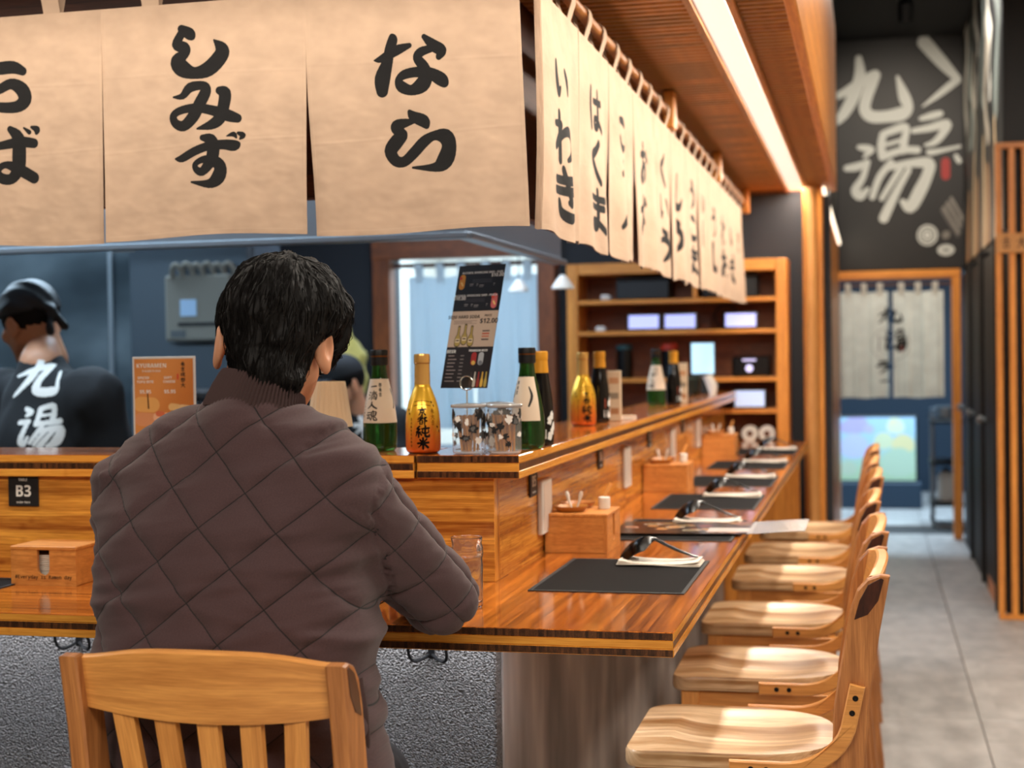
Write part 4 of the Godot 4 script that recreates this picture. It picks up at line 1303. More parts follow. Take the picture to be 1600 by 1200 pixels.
func kitchen() -> void:
	# hood of brushed steel above the stoves
	var t := thing("extractor_hood", "wide brushed steel extractor hood hanging above the kitchen, seen under the curtains", "hood")
	var hg := G.new()
	for q in [[Vector3(-3.0, 1.98, -3.92), Vector3(3.84, 0.40, 0.02)], [Vector3(-1.09, 1.98, -4.57), Vector3(0.02, 0.40, 1.28)], [Vector3(-3.0, 2.17, -4.57), Vector3(3.84, 0.02, 1.28)], [Vector3(-4.91, 1.98, -4.57), Vector3(0.02, 0.40, 1.28)], [Vector3(-3.0, 2.08, -5.22), Vector3(3.84, 0.20, 0.02)]]:
		box(q[0], q[1], 0.003, 0, hg)
	part(t, "shell", hg.build(M.steel, 0))
	hg = G.new()
	box(Vector3(-3.0, 1.785, -3.93), Vector3(3.86, 0.018, 0.05), 0.003, 0, hg)
	box(Vector3(-1.085, 1.785, -4.57), Vector3(0.05, 0.018, 1.30), 0.003, 2, hg)
	part(t, "drip_edge", hg.build(M.steel, 0))
	part(t, "duct", box(Vector3(-1.9, 2.47, -4.6), Vector3(0.5, 0.58, 0.5), 0.004, 1).build(M.steel, 0))
	# small hanging lamps
	var spots := [Vector3(-1.64, 1.76, -6.9), Vector3(-1.30, 1.74, -6.3), Vector3(-2.95, 1.90, -5.45)]
	var sl := ["small white cone lamp below the hood beside the curtained doorway", "small white cone lamp below the hood in front of the shelf cabinet", "small white cone lamp hanging below the curtains at the left"]
	for k in 3:
		var l := thing("hanging_lamp", sl[k], "lamp", spots[k], 0, "small lamps under the hood")
		part(l, "shade", lathe([Vector2(0.050, 0.0), Vector2(0.046, 0.012), Vector2(0.020, 0.050), Vector2(0.008, 0.060), Vector2(0.0, 0.060)], 20).build(M.white))
		part(l, "cord", tube([Vector3(0, 0.06, 0), Vector3(0, 2.745 - spots[k].y, 0)], 0.003, 6).build(M.black))
	# curtain in the doorway
	var pale := mat(Color(0.84, 0.90, 0.92), 0.95)
	pale.backlight_enabled = true
	pale.backlight = Color(0.62, 0.66, 0.68)
	pane_pair("pale left half of the curtain in the kitchen doorway", "curtain halves of the kitchen doorway", -2.52, -2.15, 1.90, 1.05, -7.93, pale, 1, 1.965, 3)
	pane_pair("pale right half of the curtain in the kitchen doorway, behind the menu card", "curtain halves of the kitchen doorway", -2.13, -1.775, 1.90, 1.05, -7.93, pale, 4, 1.965, 3)
	solo("curtain_rod", tube([Vector3(-2.61, 1.965, -7.93), Vector3(-1.765, 1.965, -7.93)], 0.014, 10).build(M.dark_wood), "rod across the kitchen doorway carrying the pale curtain", "rod")
	# a steel table in front of it and one behind the cook
	for q in [[Vector3(-2.0, 0, -6.75), 1.3, 0.5, 1.02, "steel work table in front of the curtained doorway"], [Vector3(-3.05, 0, -5.55), 0.9, 0.5, 0.95, "dark steel work table behind the cook"]]:
		t = thing("work_table", q[4], "table", q[0])
		part(t, "table_top", box(Vector3(0, q[3] - 0.02, 0), Vector3(q[1], 0.04, q[2]), 0.004).build(M.steel, 0))
		for sx in [-1, 1]:
			for sz in [-1, 1]:
				part(t, "leg", box(Vector3(sx * (q[1] * 0.5 - 0.04), (q[3] - 0.04) * 0.5, sz * (q[2] * 0.5 - 0.04)), Vector3(0.04, q[3] - 0.04, 0.04), 0.004).build(M.steel, 0))
		part(t, "lower_shelf", box(Vector3(0, 0.25, 0), Vector3(q[1] - 0.06, 0.02, q[2] - 0.06), 0.002).build(M.steel, 0))
	# dark machine and a tall fridge
	t = thing("fridge", "tall grey steel fridge behind the hanging bags", "fridge", Vector3(-2.84, 0, -5.97))
	part(t, "body", box(Vector3(0, 1.0, -0.03), Vector3(0.58, 2.0, 0.30), 0.01).build(M.fridge, 0))
	part(t, "door", box(Vector3(0, 1.42, 0.135), Vector3(0.56, 1.12, 0.03), 0.008).build(M.fridge, 0))
	part(t, "door", box(Vector3(0, 0.46, 0.135), Vector3(0.56, 0.74, 0.03), 0.008).build(M.fridge, 0))
	part(t, "handle", box(Vector3(-0.25, 1.2, 0.165), Vector3(0.02, 0.3, 0.025), 0.005).build(M.steel, 0))
	t = thing("rice_machine", "dark kitchen machine with a small silver display on the work table", "machine", Vector3(-2.72, 0.95, -5.5))
	part(t, "body", box(Vector3(0, 0.17, 0), Vector3(0.30, 0.34, 0.28), 0.02).build(M.black_gloss, 0))
	part(t, "lid", box(Vector3(0, 0.36, 0), Vector3(0.26, 0.05, 0.24), 0.015).build(M.black, 0))
	part(t, "display", box(Vector3(0.03, 0.25, 0.142), Vector3(0.11, 0.06, 0.006), 0.002).build(M.steel, 0))
	# carrier bags hung in a stack
	t = thing("bag_bundle", "bundle of grey printed carrier bags hanging on the kitchen wall", "bags", Vector3(-2.775, 1.535, -5.783))
	var bm := mat(Color(0.46, 0.45, 0.415), 0.85)
	part(t, "bag_front", box(Vector3(0, 0.14, 0), Vector3(0.30, 0.28, 0.035), 0.008, 1).build(bm, 0))
	for k in 6:
		var pts := []
		for i in 9:
			var a := PI * i / 8.0
			pts.append(Vector3(-0.09 + 0.045 * k + 0.05 * cos(a) * 0.5, 0.268 + 0.055 * sin(a) + 0.004 * (k % 2), 0.01 - 0.006 * k + 0.02 * sin(a)))
		part(t, "bag_handle", tube(pts, 0.013, 8).build(bm))
	part(t, "window_patch", box(Vector3(-0.04, 0.14, 0.0185), Vector3(0.075, 0.07, 0.003), 0.001).build(mat(Color(0.60, 0.72, 0.84), 0.5), 0))
	part(t, "printed_band", box(Vector3(0.01, 0.07, 0.0185), Vector3(0.20, 0.016, 0.002), 0.0005).build(M.ink, 0))
	part(t, "printed_patch", box(Vector3(-0.09, 0.03, 0.0185), Vector3(0.07, 0.03, 0.002), 0.0005).build(mat(Color(0.3, 0.32, 0.33), 0.8), 0))
	# yellow cloth or bag hanging beside the doorway
	t = thing("yellow_bag", "crumpled yellow and white bag hanging beside the doorway, right of the man's head", "bag", Vector3(-2.80, 1.25, -7.6))
	var yf := Flesh.new()
	var ysd := func(p: Vector3) -> float:
		return bones(p, [[Vector3(-0.02, 0.47, 0), Vector3(0.0, 0.36, 0), 0.035, 0.03], [Vector3(0.0, 0.36, 0), Vector3(0.05, 0.2, 0.0), 0.03, 0.07], [Vector3(0.05, 0.2, 0), Vector3(0.09, 0.04, 0), 0.07, 0.05], [Vector3(-0.03, 0.18, 0), Vector3(0.0, 0.05, 0), 0.05, 0.06]], 0.05) + 0.008 * sin(p.x * 60.0) * sin(p.y * 50.0)
	skin_add(yf, nets(ysd, Vector3(-0.14, -0.06, -0.12), Vector3(0.2, 0.54, 0.12), 0.012))
	part(t, "bag", yf.mesh(mat(Color(0.78, 0.72, 0.38), 0.7)))
	# the shelf cabinet at the end of the side counter
	t = thing("shelf_cabinet", "open wooden shelf cabinet with tablets at the end of the side counter", "cabinet", Vector3(-0.985, 0, -7.79))
	for x in [-0.545, 0.545]:
		part(t, "side", box(Vector3(x, 0.965, 0), Vector3(0.06, 1.93, 0.28), 0.004, 1).build(M.frame, 0))
	part(t, "top", box(Vector3(0, 1.90, 0), Vector3(1.03, 0.06, 0.28), 0.004, 0).build(M.frame, 0))
	part(t, "back", box(Vector3(0, 0.95, -0.132), Vector3(1.03, 1.84, 0.014), 0.0, 0).build(M.shelf_back, 0))
	for y in [1.725, 1.56, 1.312, 1.147, 0.975, 0.6]:
		part(t, "shelf", box(Vector3(0, y, 0.005), Vector3(1.03, 0.022, 0.26), 0.003, 0).build(M.frame, 0))
	for x in [0.10]:
		part(t, "divider", box(Vector3(x, 1.805, 0.0), Vector3(0.022, 0.135, 0.25), 0.003, 1).build(M.frame, 0))
	var scr := glow(Color(0.72, 0.74, 0.98), 0.75)
	tablet("lit tablet leaning on the second shelf, leftmost of three", Vector3(-1.158, 1.572, -7.70), 0.182, 0.092, 0.15, scr)
	tablet("lit tablet on the second shelf, middle of three", Vector3(-0.966, 1.572, -7.70), 0.182, 0.092, 0.15, scr)
	tablet("lit tablet on the second shelf, rightmost of three before a coiled cable", Vector3(-0.652, 1.572, -7.70), 0.182, 0.092, 0.15, scr)
	tablet("larger pale lit tablet with notes standing on the lowest visible shelf", Vector3(-0.61, 1.158, -7.70), 0.175, 0.105, 0.1, glow(Color(0.70, 0.76, 0.88), 0.6))
	t = thing("card_reader", "black terminal with a small white symbol on its screen", "terminal", Vector3(-0.60, 1.323, -7.74))
	part(t, "body", box(Vector3(0, 0.055, 0), Vector3(0.20, 0.11, 0.10), 0.012).build(M.black_gloss, 0))
	part(t, "symbol", lathe([Vector2(0.0, 0.0), Vector2(0.017, 0.0), Vector2(0.019, 0.002), Vector2(0.0, 0.003)], 14).build(glow(Color(0.8, 0.78, 0.95), 0.9)), at(Vector3(-0.01, 0.045, 0.0505), 0, PI / 2))
	part(t, "status_bar", box(Vector3(-0.01, 0.088, 0.0505), Vector3(0.07, 0.010, 0.002), 0.0004).build(glow(Color(0.8, 0.78, 0.95), 0.6), 0))
	var cab := []
	for i in 40:
		var a := i * 0.5
		cab.append(Vector3(0.06 * cos(a), 0.068 + 0.062 * sin(a), 0.0008 * i))
	solo("coiled_cable", tube(cab, 0.004, 6).build(M.black), "black coiled cable standing behind the rightmost small tablet", "cable", "", Transform3D(Basis.IDENTITY, Vector3(-0.74, 1.574, -7.86)))
	for k in 2:
		t = thing("paper_roll", ["white paper roll on the bottom shelf, left of the pair", "white paper roll on the bottom shelf, right of the pair"][k], "roll", Vector3(-0.612 + 0.088 * k, 1.03, -7.72), 0, "paper rolls on the bottom shelf")
		part(t, "paper", lathe([Vector2(0.015, -0.03), Vector2(0.041, -0.03), Vector2(0.042, -0.028), Vector2(0.042, 0.028), Vector2(0.041, 0.03), Vector2(0.015, 0.03)], 24).build(M.white), at(Vector3.ZERO, 0, PI / 2))
		part(t, "core", lathe([Vector2(0.011, 0.031), Vector2(0.015, 0.031), Vector2(0.015, -0.031), Vector2(0.011, -0.031), Vector2(0.011, 0.031)], 20).build(M.shelf_back), at(Vector3.ZERO, 0, PI / 2))
	t = thing("speaker", "dark cylindrical speaker on the third shelf", "speaker", Vector3(-1.27, 1.323, -7.74))
	part(t, "body", lathe([Vector2(0, 0), Vector2(0.04, 0), Vector2(0.043, 0.004), Vector2(0.043, 0.15), Vector2(0.0, 0.15)], 24).build(M.black_gloss))
	part(t, "rim", lathe([Vector2(0.043, 0.15), Vector2(0.045, 0.155), Vector2(0.045, 0.172), Vector2(0.038, 0.178), Vector2(0, 0.178)], 24).build(mat(Color(0.12, 0.24, 0.25), 0.4)))
	t = thing("tin", "dark tin with a red lid on the third shelf behind the bottles", "tin", Vector3(-1.03, 1.323, -7.74))
	part(t, "body", lathe([Vector2(0, 0), Vector2(0.042, 0), Vector2(0.044, 0.003), Vector2(0.044, 0.145), Vector2(0, 0.145)], 24).build(M.black_gloss))
	part(t, "lid", lathe([Vector2(0.046, 0.145), Vector2(0.046, 0.172), Vector2(0.040, 0.180), Vector2(0, 0.180)], 24).build(mat(Color(0.62, 0.16, 0.08), 0.4)))
	for k in 2:
		t = thing("storage_box", ["black storage box on the top shelf, left of the divider", "black storage box on the top shelf, right of the divider"][k], "box", Vector3(-1.16 + 0.455 * k, 1.737, -7.78), 0, "black boxes on the top shelf")
		part(t, "body", box(Vector3(0, 0.05, 0), Vector3(0.28, 0.10, 0.2), 0.006).build(M.black, 0))
		part(t, "lid", box(Vector3(0, 0.106, 0), Vector3(0.29, 0.012, 0.21), 0.004).build(M.black_gloss, 0))
	for k in 2:
		t = thing("small_plug", ["small white charger on the second shelf at the left", "small white charger on the top shelf at the left"][k], "charger", Vector3([-1.39, -1.36][k], [1.572, 1.737][k], -7.70))
		part(t, "body", box(Vector3(0, 0.014, 0), Vector3(0.05, 0.028, 0.03), 0.006).build(M.white, 0))
		part(t, "pin", box(Vector3(0.028, 0.014, 0), Vector3(0.012, 0.012, 0.004), 0.001).build(M.steel, 0))

# ---------------------------------------------------------------- corridor and far room
func corridor() -> void:
	# printed mural above the doorway
	var im := Image.create_empty(424, 706, false, Image.FORMAT_RGB8)
	im.fill(Color(0.085, 0.08, 0.085))
	var n := noise(120, 0.01, 3)
	for y in 706:
		for x in 424:
			var v := 0.5 + 0.5 * n.get_noise_2d(x, y * 0.6)
			im.set_pixel(x, y, Color(0.05, 0.046, 0.05).lerp(Color(0.095, 0.08, 0.077), clampf(v, 0, 1)))
	var white := Color(0.76, 0.77, 0.75)
	var big := [[175, 110, 16, 180, 200, 26, 150, 290, 28, 90, 390, 24, 10, 460, 8], [10, 312, 8, 90, 282, 18, 190, 228, 22, 262, 195, 20, 245, 235, 26, 215, 310, 26, 205, 370, 26, 240, 408, 26, 320, 412, 26, 400, 402, 30, 438, 375, 18, 415, 320, 26, 380, 215, 8],
		[520, 45, 30, 610, 150, 26, 690, 238, 16], [690, 245, 18, 600, 310, 14, 510, 370, 4], [500, 432, 10, 560, 420, 16, 600, 412, 14], [460, 492, 12, 540, 482, 16, 632, 466, 20, 612, 512, 18, 570, 555, 14, 520, 568, 6], [535, 600, 8, 550, 606, 13, 620, 596, 9, 700, 582, 7], [680, 630, 10, 695, 655, 12],
		[172, 562, 10, 215, 572, 17, 240, 582, 12, 200, 612, 8], [105, 668, 14, 160, 662, 18, 215, 642, 12], [215, 642, 14, 190, 720, 15, 150, 782, 20, 178, 812, 20, 215, 780, 10], [300, 505, 17, 290, 560, 18, 295, 612, 18], [305, 500, 15, 400, 472, 18, 425, 482, 14, 410, 540, 18, 405, 590, 16], [318, 556, 9, 400, 536, 9], [295, 617, 17, 400, 588, 15, 480, 590, 16],
		[340, 650, 16, 280, 720, 16, 240, 820, 14], [330, 672, 14, 450, 656, 18, 538, 662, 25, 530, 720, 25, 490, 800, 29, 440, 878, 26, 398, 850, 12], [390, 682, 14, 350, 740, 14, 290, 830, 12], [432, 692, 14, 390, 760, 16, 340, 850, 20, 300, 930, 22]]
	for st in big:
		var q := PackedFloat32Array()
		for i in st.size() / 3:
			q.append_array(PackedFloat32Array([(st[i * 3] / 3.335 - 3.0) * 2.0, (st[i * 3 + 1] / 3.335 - 5.0) * 2.0, st[i * 3 + 2] / 3.335 * 2.35]))
		brush(im, q, white)
	brush(im, PackedFloat32Array([369, 385, 14, 369, 425, 14]), Color(0.62, 0.14, 0.12))
	brush(im, PackedFloat32Array([310, 605, 32, 311, 605, 32]), white)
	for r in [24, 14]:
		var ring := PackedFloat32Array()
		for i in 9:
			ring.append_array(PackedFloat32Array([310 + r * cos(i * TAU / 8), 605 + r * sin(i * TAU / 8), 1.5]))
		brush(im, ring, Color(0.3, 0.3, 0.3))
	brush(im, PackedFloat32Array([367, 607, 12, 370, 605, 12]), Color(0.45, 0.43, 0.40))
	var oval := PackedFloat32Array()
	for i in 9:
		oval.append_array(PackedFloat32Array([368 + 20 * cos(i * TAU / 8), 652 + 10 * sin(i * TAU / 8), 7]))
	brush(im, oval, white)
	for k in 6:
		brush(im, PackedFloat32Array([356 + k * 6, 530 - k * 7, 5, 372 + k * 8, 560 - k * 4, 4, 405 + k * 3, 610 - k * 10, 5]), Color(0.50, 0.48, 0.45) if k % 2 else Color(0.33, 0.31, 0.30))
	var pm := printed(im, 0.55)
	var t := thing("mural", "dark mural with huge pale brush characters above the far doorway", "mural", Vector3(0.2, 2.96, -11.755))
	var mg := G.new()
	mg.quad(Vector3(-0.5, -0.885, 0.008), Vector3(0.5, -0.885, 0.008), Vector3(0.5, 0.885, 0.008), Vector3(-0.5, 0.885, 0.008), Vector2(0, 1), Vector2(1, 1), Vector2(1, 0), Vector2(0, 0))
	part(t, "print", mg.build(pm, 0))
	part(t, "board", box(Vector3(0, 0, 0), Vector3(1.0, 1.77, 0.015), 0.0).build(M.black, 0))
	# printed mural along the partition
	im = Image.create_empty(512, 512, false, Image.FORMAT_RGB8)
	im.fill(Color(0.07, 0.068, 0.07))
	var r := RandomNumberGenerator.new()
	r.seed = 4
	for k in 11:
		var q := PackedFloat32Array()
		var x := 60.0 + 40.0 * k
		var y: float = [0.0, 150.0, 40.0, 110.0][k % 4]
		var w := 11.0 + r.randf() * 12.0
		for i in 7:
			q.append_array(PackedFloat32Array([x + 20.0 * sin(i * 1.3 + k), y + i * (34.0 + r.randf() * 10.0), w * (0.6 + 0.6 * r.randf())]))
		brush(im, q, [Color(0.80, 0.79, 0.75), Color(0.07, 0.068, 0.07), Color(0.52, 0.56, 0.54), Color(0.68, 0.64, 0.58)][k % 4])
	for k in 9:
		brush(im, PackedFloat32Array([60 + k * 48, 510, 26, 74 + k * 46, 430 - (k % 4) * 14, 17, 90 + k * 42, 370 - (k % 3) * 30, 8]), [Color(0.66, 0.50, 0.34), Color(0.22, 0.16, 0.12), Color(0.78, 0.68, 0.54)][k % 3])
	t = thing("mural", "long dark mural of pale lifted noodles along the black partition", "mural", Vector3(0.71, 2.95, -10.03))
	mg = G.new()
	mg.quad(Vector3(-0.008, -0.86, -1.7), Vector3(-0.008, -0.86, 1.7), Vector3(-0.008, 0.86, 1.7), Vector3(-0.008, 0.86, -1.7), Vector2(0, 1), Vector2(1, 1), Vector2(1, 0), Vector2(0, 0))
	part(t, "print", mg.build(printed(im, 0.5), 0))
	part(t, "board", box(Vector3(0.002, 0, 0), Vector3(0.015, 1.72, 3.4), 0.0).build(M.black, 0))
	# slatted wooden screen at the right edge
	t = thing("slatted_screen", "tall screen of upright wooden slats on the black partition, right edge", "screen", Vector3(0.655, 0, -8.27))
	for i in 16:
		part(t, "slat", box(Vector3(0.016 + 0.067 * i, 1.27, 0), Vector3(0.032, 2.50, 0.035), 0.003, 1).build(M.frame, 0))
	part(t, "top_rail", box(Vector3(0.52, 2.53, 0.0), Vector3(1.04, 0.03, 0.045), 0.003, 0).build(M.frame, 0))
	part(t, "bottom_rail", box(Vector3(0.52, 0.012, 0.0), Vector3(1.04, 0.024, 0.045), 0.003, 0).build(M.frame, 0))
	var sg := part(t, "sign_board", box(Vector3(0.52, 2.01, 0.026), Vector3(1.04, 0.105, 0.016), 0.002, 0).build(M.bamboo_box, 0))
	im = Image.create_empty(512, 52, false, Image.FORMAT_RGB8)
	for y in 52:
		for x in 512:
			im.set_pixel(x, y, Color(0.80, 0.58, 0.34))
	for k in 10:
		glyph(im, CH[["mini", "ten", "mini", "rice", "kyo", "ten", "one", "mini", "ten", "rice"][k]], Rect2(12 + k * 38, 8, 26, 34), Color(0.30, 0.19, 0.10))
	mg = G.new()
	mg.quad(Vector3(0.0, 1.96, 0.0346), Vector3(1.04, 1.96, 0.0346), Vector3(1.04, 2.06, 0.0346), Vector3(0.0, 2.06, 0.0346), Vector2(0, 1), Vector2(1, 1), Vector2(1, 0), Vector2(0, 0))
	part(sg, "sign_print", mg.build(printed(im, 0.6), 0))
	# spot lamp under the dark ceiling
	t = thing("spot_lamp", "black spot lamp under the dark ceiling before the mural", "lamp", Vector3(0.243, 3.60, -9.96))
	part(t, "stem", tube([Vector3(0, 0.25, 0), Vector3(0, 0.06, 0)], 0.012, 10).build(M.black_metal))
	var sx := Transform3D(Basis.from_euler(Vector3(0.62, 0, 0)), Vector3.ZERO)
	part(t, "can", lathe([Vector2(0.0, 0.13), Vector2(0.045, 0.125), Vector2(0.05, 0.11), Vector2(0.052, 0.0), Vector2(0.046, 0.0), Vector2(0.044, 0.02), Vector2(0, 0.02)], 20).build(M.black_metal), sx)
	part(t, "lit_face", lathe([Vector2(0.0, 0.012), Vector2(0.043, 0.012), Vector2(0.043, 0.018), Vector2(0.0, 0.018)], 20).build(glow(Color(1.0, 0.95, 0.88), 2.0)), sx)
	var sp := SpotLight3D.new()
	sp.name = "spot_light"
	sp.light_color = Color(1.0, 0.94, 0.86)
	sp.light_energy = 2.6
	sp.spot_angle = 42.0
	sp.spot_angle_attenuation = 0.8
	sp.spot_range = 10.0
	sp.light_size = 0.04
	sp.shadow_enabled = true
	add_child(sp)
	sp.look_at_from_position(Vector3(0.243, 3.58, -9.99), Vector3(0.2, 2.65, -11.75))
	# cloth in the far doorway, two halves with a slit
	for k in 2:
		im = cloth_print(256, 512, Color(0.88, 0.875, 0.85), 130 + k)
		var ox := 256.0 if k == 1 else 0.0
		for e in [["kyu", 205, 75, 100, 80], ["yu", 235, 180, 90, 110], ["raa", 180, 330, 90, 70]]:
			glyph(im, CH[e[0]], Rect2(e[1] - ox, e[2], e[3], e[4]), Color(0.09, 0.09, 0.09), 1.1)
		glyph(im, CH.one, Rect2(200 - ox, 405, 60, 60), Color(0.09, 0.09, 0.09))
		brush(im, PackedFloat32Array([300 - ox, 268, 5, 300 - ox, 290, 5]), Color(0.55, 0.15, 0.15))
		brush(im, PackedFloat32Array([205 - ox, 215, 2.5, 205 - ox, 285, 2.5]), Color(0.4, 0.34, 0.34))
		for sgn in [1.0]:
			var ring := PackedFloat32Array()
			for i in 25:
				ring.append_array(PackedFloat32Array([252 - ox + 88 * cos(i * TAU / 24), 255 + 78 * sin(i * TAU / 24), 1.4]))
			brush(im, ring, Color(0.62, 0.60, 0.58))
		var m := printed(im, 0.95)
		m.backlight_enabled = true
		m.backlight = Color(0.8, 0.8, 0.78)
		pane_pair(["left half of the off-white curtain in the far doorway", "right half of the off-white curtain in the far doorway with most of the characters"][k], "curtain halves of the far doorway", [-0.225, 0.170][k], [0.135, 0.545][k], 1.90, 1.085, -11.74, m, 3 + k, 1.955, 3)
	solo("curtain_rod", tube([Vector3(-0.234, 1.955, -11.74), Vector3(0.606, 1.955, -11.74)], 0.012, 10).build(M.dark_wood), "rod across the far doorway carrying the off-white curtain", "rod")
	# lit display with a painted landscape, on a dark plinth
	im = Image.create_empty(256, 224, false, Image.FORMAT_RGB8)
	for y in 224:
		for x in 256:
			im.set_pixel(x, y, Color(0.60, 0.74, 0.84).lerp(Color(0.62, 0.74, 0.62), smoothstep(90.0, 220.0, y + x * 0.25)))
	for q in [[60, 30, 34, Color(0.55, 0.45, 0.72)], [30, 38, 24, Color(0.56, 0.46, 0.74)], [100, 44, 16, Color(0.60, 0.52, 0.76)], [52, 110, 44, Color(0.62, 0.62, 0.84)], [190, 36, 28, Color(0.78, 0.80, 0.56)], [150, 88, 30, Color(0.74, 0.76, 0.50)], [215, 100, 34, Color(0.82, 0.72, 0.36)], [200, 170, 52, Color(0.56, 0.68, 0.50)], [30, 185, 26, Color(0.58, 0.66, 0.48)], [180, 18, 12, Color(0.84, 0.82, 0.50)]]:
		brush(im, PackedFloat32Array([q[0] - q[2] * 0.4, q[1], q[2] * 0.7, q[0], q[1] - q[2] * 0.2, q[2], q[0] + q[2] * 0.5, q[1] + 2, q[2] * 0.6]), q[3].lerp(Color(0.74, 0.82, 0.86), 0.45))
	var lit := printed(im, 0.5)
	lit.emission_enabled = true
	lit.emission_texture = lit.albedo_texture
	lit.emission_operator = BaseMaterial3D.EMISSION_OP_MULTIPLY
	lit.emission = Color.WHITE
	lit.emission_energy_multiplier = 0.26
	t = thing("light_display", "lit pastel picture display on a dark plinth in the far room", "display", Vector3(0.05, 0, -14.05))
	part(t, "plinth", box(Vector3(0.0, 0.12, 0), Vector3(0.78, 0.24, 0.34), 0.01).build(M.blue_wall, 0))
	part(t, "case", box(Vector3(0, 0.545, 0), Vector3(0.72, 0.61, 0.22), 0.01).build(M.black, 0))
	mg = G.new()
	mg.quad(Vector3(-0.34, 0.255, 0.113), Vector3(0.34, 0.255, 0.113), Vector3(0.34, 0.835, 0.113), Vector3(-0.34, 0.835, 0.113), Vector2(0, 1), Vector2(1, 1), Vector2(1, 0), Vector2(0, 0))
	part(t, "picture_screen", mg.build(lit, 0))
	# service trolley
	t = thing("trolley", "narrow dark service trolley at the right of the far doorway", "trolley", Vector3(0.60, 0, -12.75))
	for x in [-0.11, 0.11]:
		for z in [-0.2, 0.2]:
			part(t, "post", tube([Vector3(x, 0.07, z), Vector3(x, 0.92, z)], 0.013, 8).build(M.steel))
			part(t, "wheel", lathe([Vector2(0.0, -0.012), Vector2(0.03, -0.012), Vector2(0.034, -0.006), Vector2(0.034, 0.006), Vector2(0.03, 0.012), Vector2(0, 0.012)], 16).build(M.black), at(Vector3(x, 0.034, z), 0, 0, PI / 2))
	for y in [0.18, 0.52, 0.86]:
		part(t, "tray", box(Vector3(0, y, 0), Vector3(0.26, 0.03, 0.46), 0.006).build(M.black_metal, 0))
	t = thing("white_canister", "white canister on the lowest tray of the trolley", "canister", Vector3(0.60, 0.196, -12.72))
	part(t, "body", lathe([Vector2(0, 0), Vector2(0.07, 0), Vector2(0.075, 0.01), Vector2(0.075, 0.2), Vector2(0.05, 0.24), Vector2(0, 0.24)], 20).build(M.white))
	part(t, "cap", lathe([Vector2(0.03, 0.24), Vector2(0.03, 0.27), Vector2(0, 0.27)], 16).build(M.black))
	t = thing("steel_pot", "small shiny pot on the top tray of the trolley", "pot", Vector3(0.60, 0.876, -12.7))
	part(t, "body", lathe([Vector2(0, 0), Vector2(0.07, 0), Vector2(0.085, 0.02), Vector2(0.085, 0.1), Vector2(0.09, 0.105), Vector2(0.082, 0.106), Vector2(0.078, 0.02), Vector2(0, 0.015)], 24).build(M.steel))
	part(t, "grip", tube([Vector3(-0.085, 0.08, 0), Vector3(-0.12, 0.085, 0), Vector3(-0.12, 0.06, 0), Vector3(-0.083, 0.05, 0)], 0.006, 8).build(M.steel))

# ---------------------------------------------------------------- on the worktops
func mat_on(label: String, x0: float, z0: float, w: float, d: float, turn := 0.0, y := 0.9961) -> void:
	var t := thing("placemat", label, "placemat", Vector3(x0 + w * 0.5, y, z0 - d * 0.5), turn, "black woven placemats")
	part(t, "woven_field", box(Vector3(0, 0.0009, 0), Vector3(w - 0.016, 0.0018, d - 0.016), 0.0006, 0).build(M.mat, 0))
	var g := G.new()
	for s in [-1.0, 1.0]:
		box(Vector3(s * (w * 0.5 - 0.004), 0.0011, 0), Vector3(0.008, 0.0022, d), 0.0007, 2, g)
		box(Vector3(0, 0.0011, s * (d * 0.5 - 0.004)), Vector3(w - 0.016, 0.0022, 0.008), 0.0007, 0, g)
	part(t, "edging", g.build(M.mat_edge, 0))

func napkin_mesh() -> ArrayMesh:
	var g := G.new()
	for k in 3:
		var f := func(u: float, v: float) -> Vector3:
			return Vector3((u - 0.5) * (0.178 - 0.003 * k), 0.0022 + 0.0018 * k + 0.0016 * sin(u * 5.0 + k) + 0.004 * pow(absf(u - 0.5) * 2.0, 4.0) * (1.0 if k == 2 else 0.3), (v - 0.5) * (0.095 - 0.004 * k))
		sheet(14, 6, f, 0.0015, g)
	return g.build(M.paper, 50)

func spoon_mesh() -> ArrayMesh:
	# an upturned soup spoon: the bowl arches at the left, the handle slopes down to the right
	var f := func(u: float, v: float) -> Vector3:
		var a := (v - 0.5) * 2.0
		var y := 0.0
		var w := 0.0
		if u < 0.42:
			var q := u / 0.42
			y = 0.044 * pow(maxf(sin(q * PI * 0.62), 0.0), 0.8)
			w = 0.027 * pow(maxf(sin(clampf(q * 0.92 + 0.04, 0, 1) * PI), 0.0), 0.6) + 0.007 * q
		else:
			var q := (u - 0.42) / 0.58
			y = 0.0410 * pow(maxf(1.0 - q, 0.0), 1.25) + 0.002
			w = lerpf(0.0085, 0.0075, q) + 0.003 * smoothstep(0.75, 0.95, q) - 0.006 * smoothstep(0.95, 1.0, q)
		var drop := (0.024 * (1.0 - smoothstep(0.3, 0.46, u)) + 0.003) * a * a * (1.0 if u > 0.06 else u / 0.06)
		return Vector3(-0.082 + 0.165 * u, y + 0.004 - drop * clampf(y / 0.02, 0.2, 1.0), a * w)
	return sheet(36, 8, f, 0.0034).build(M.spoon, 60)

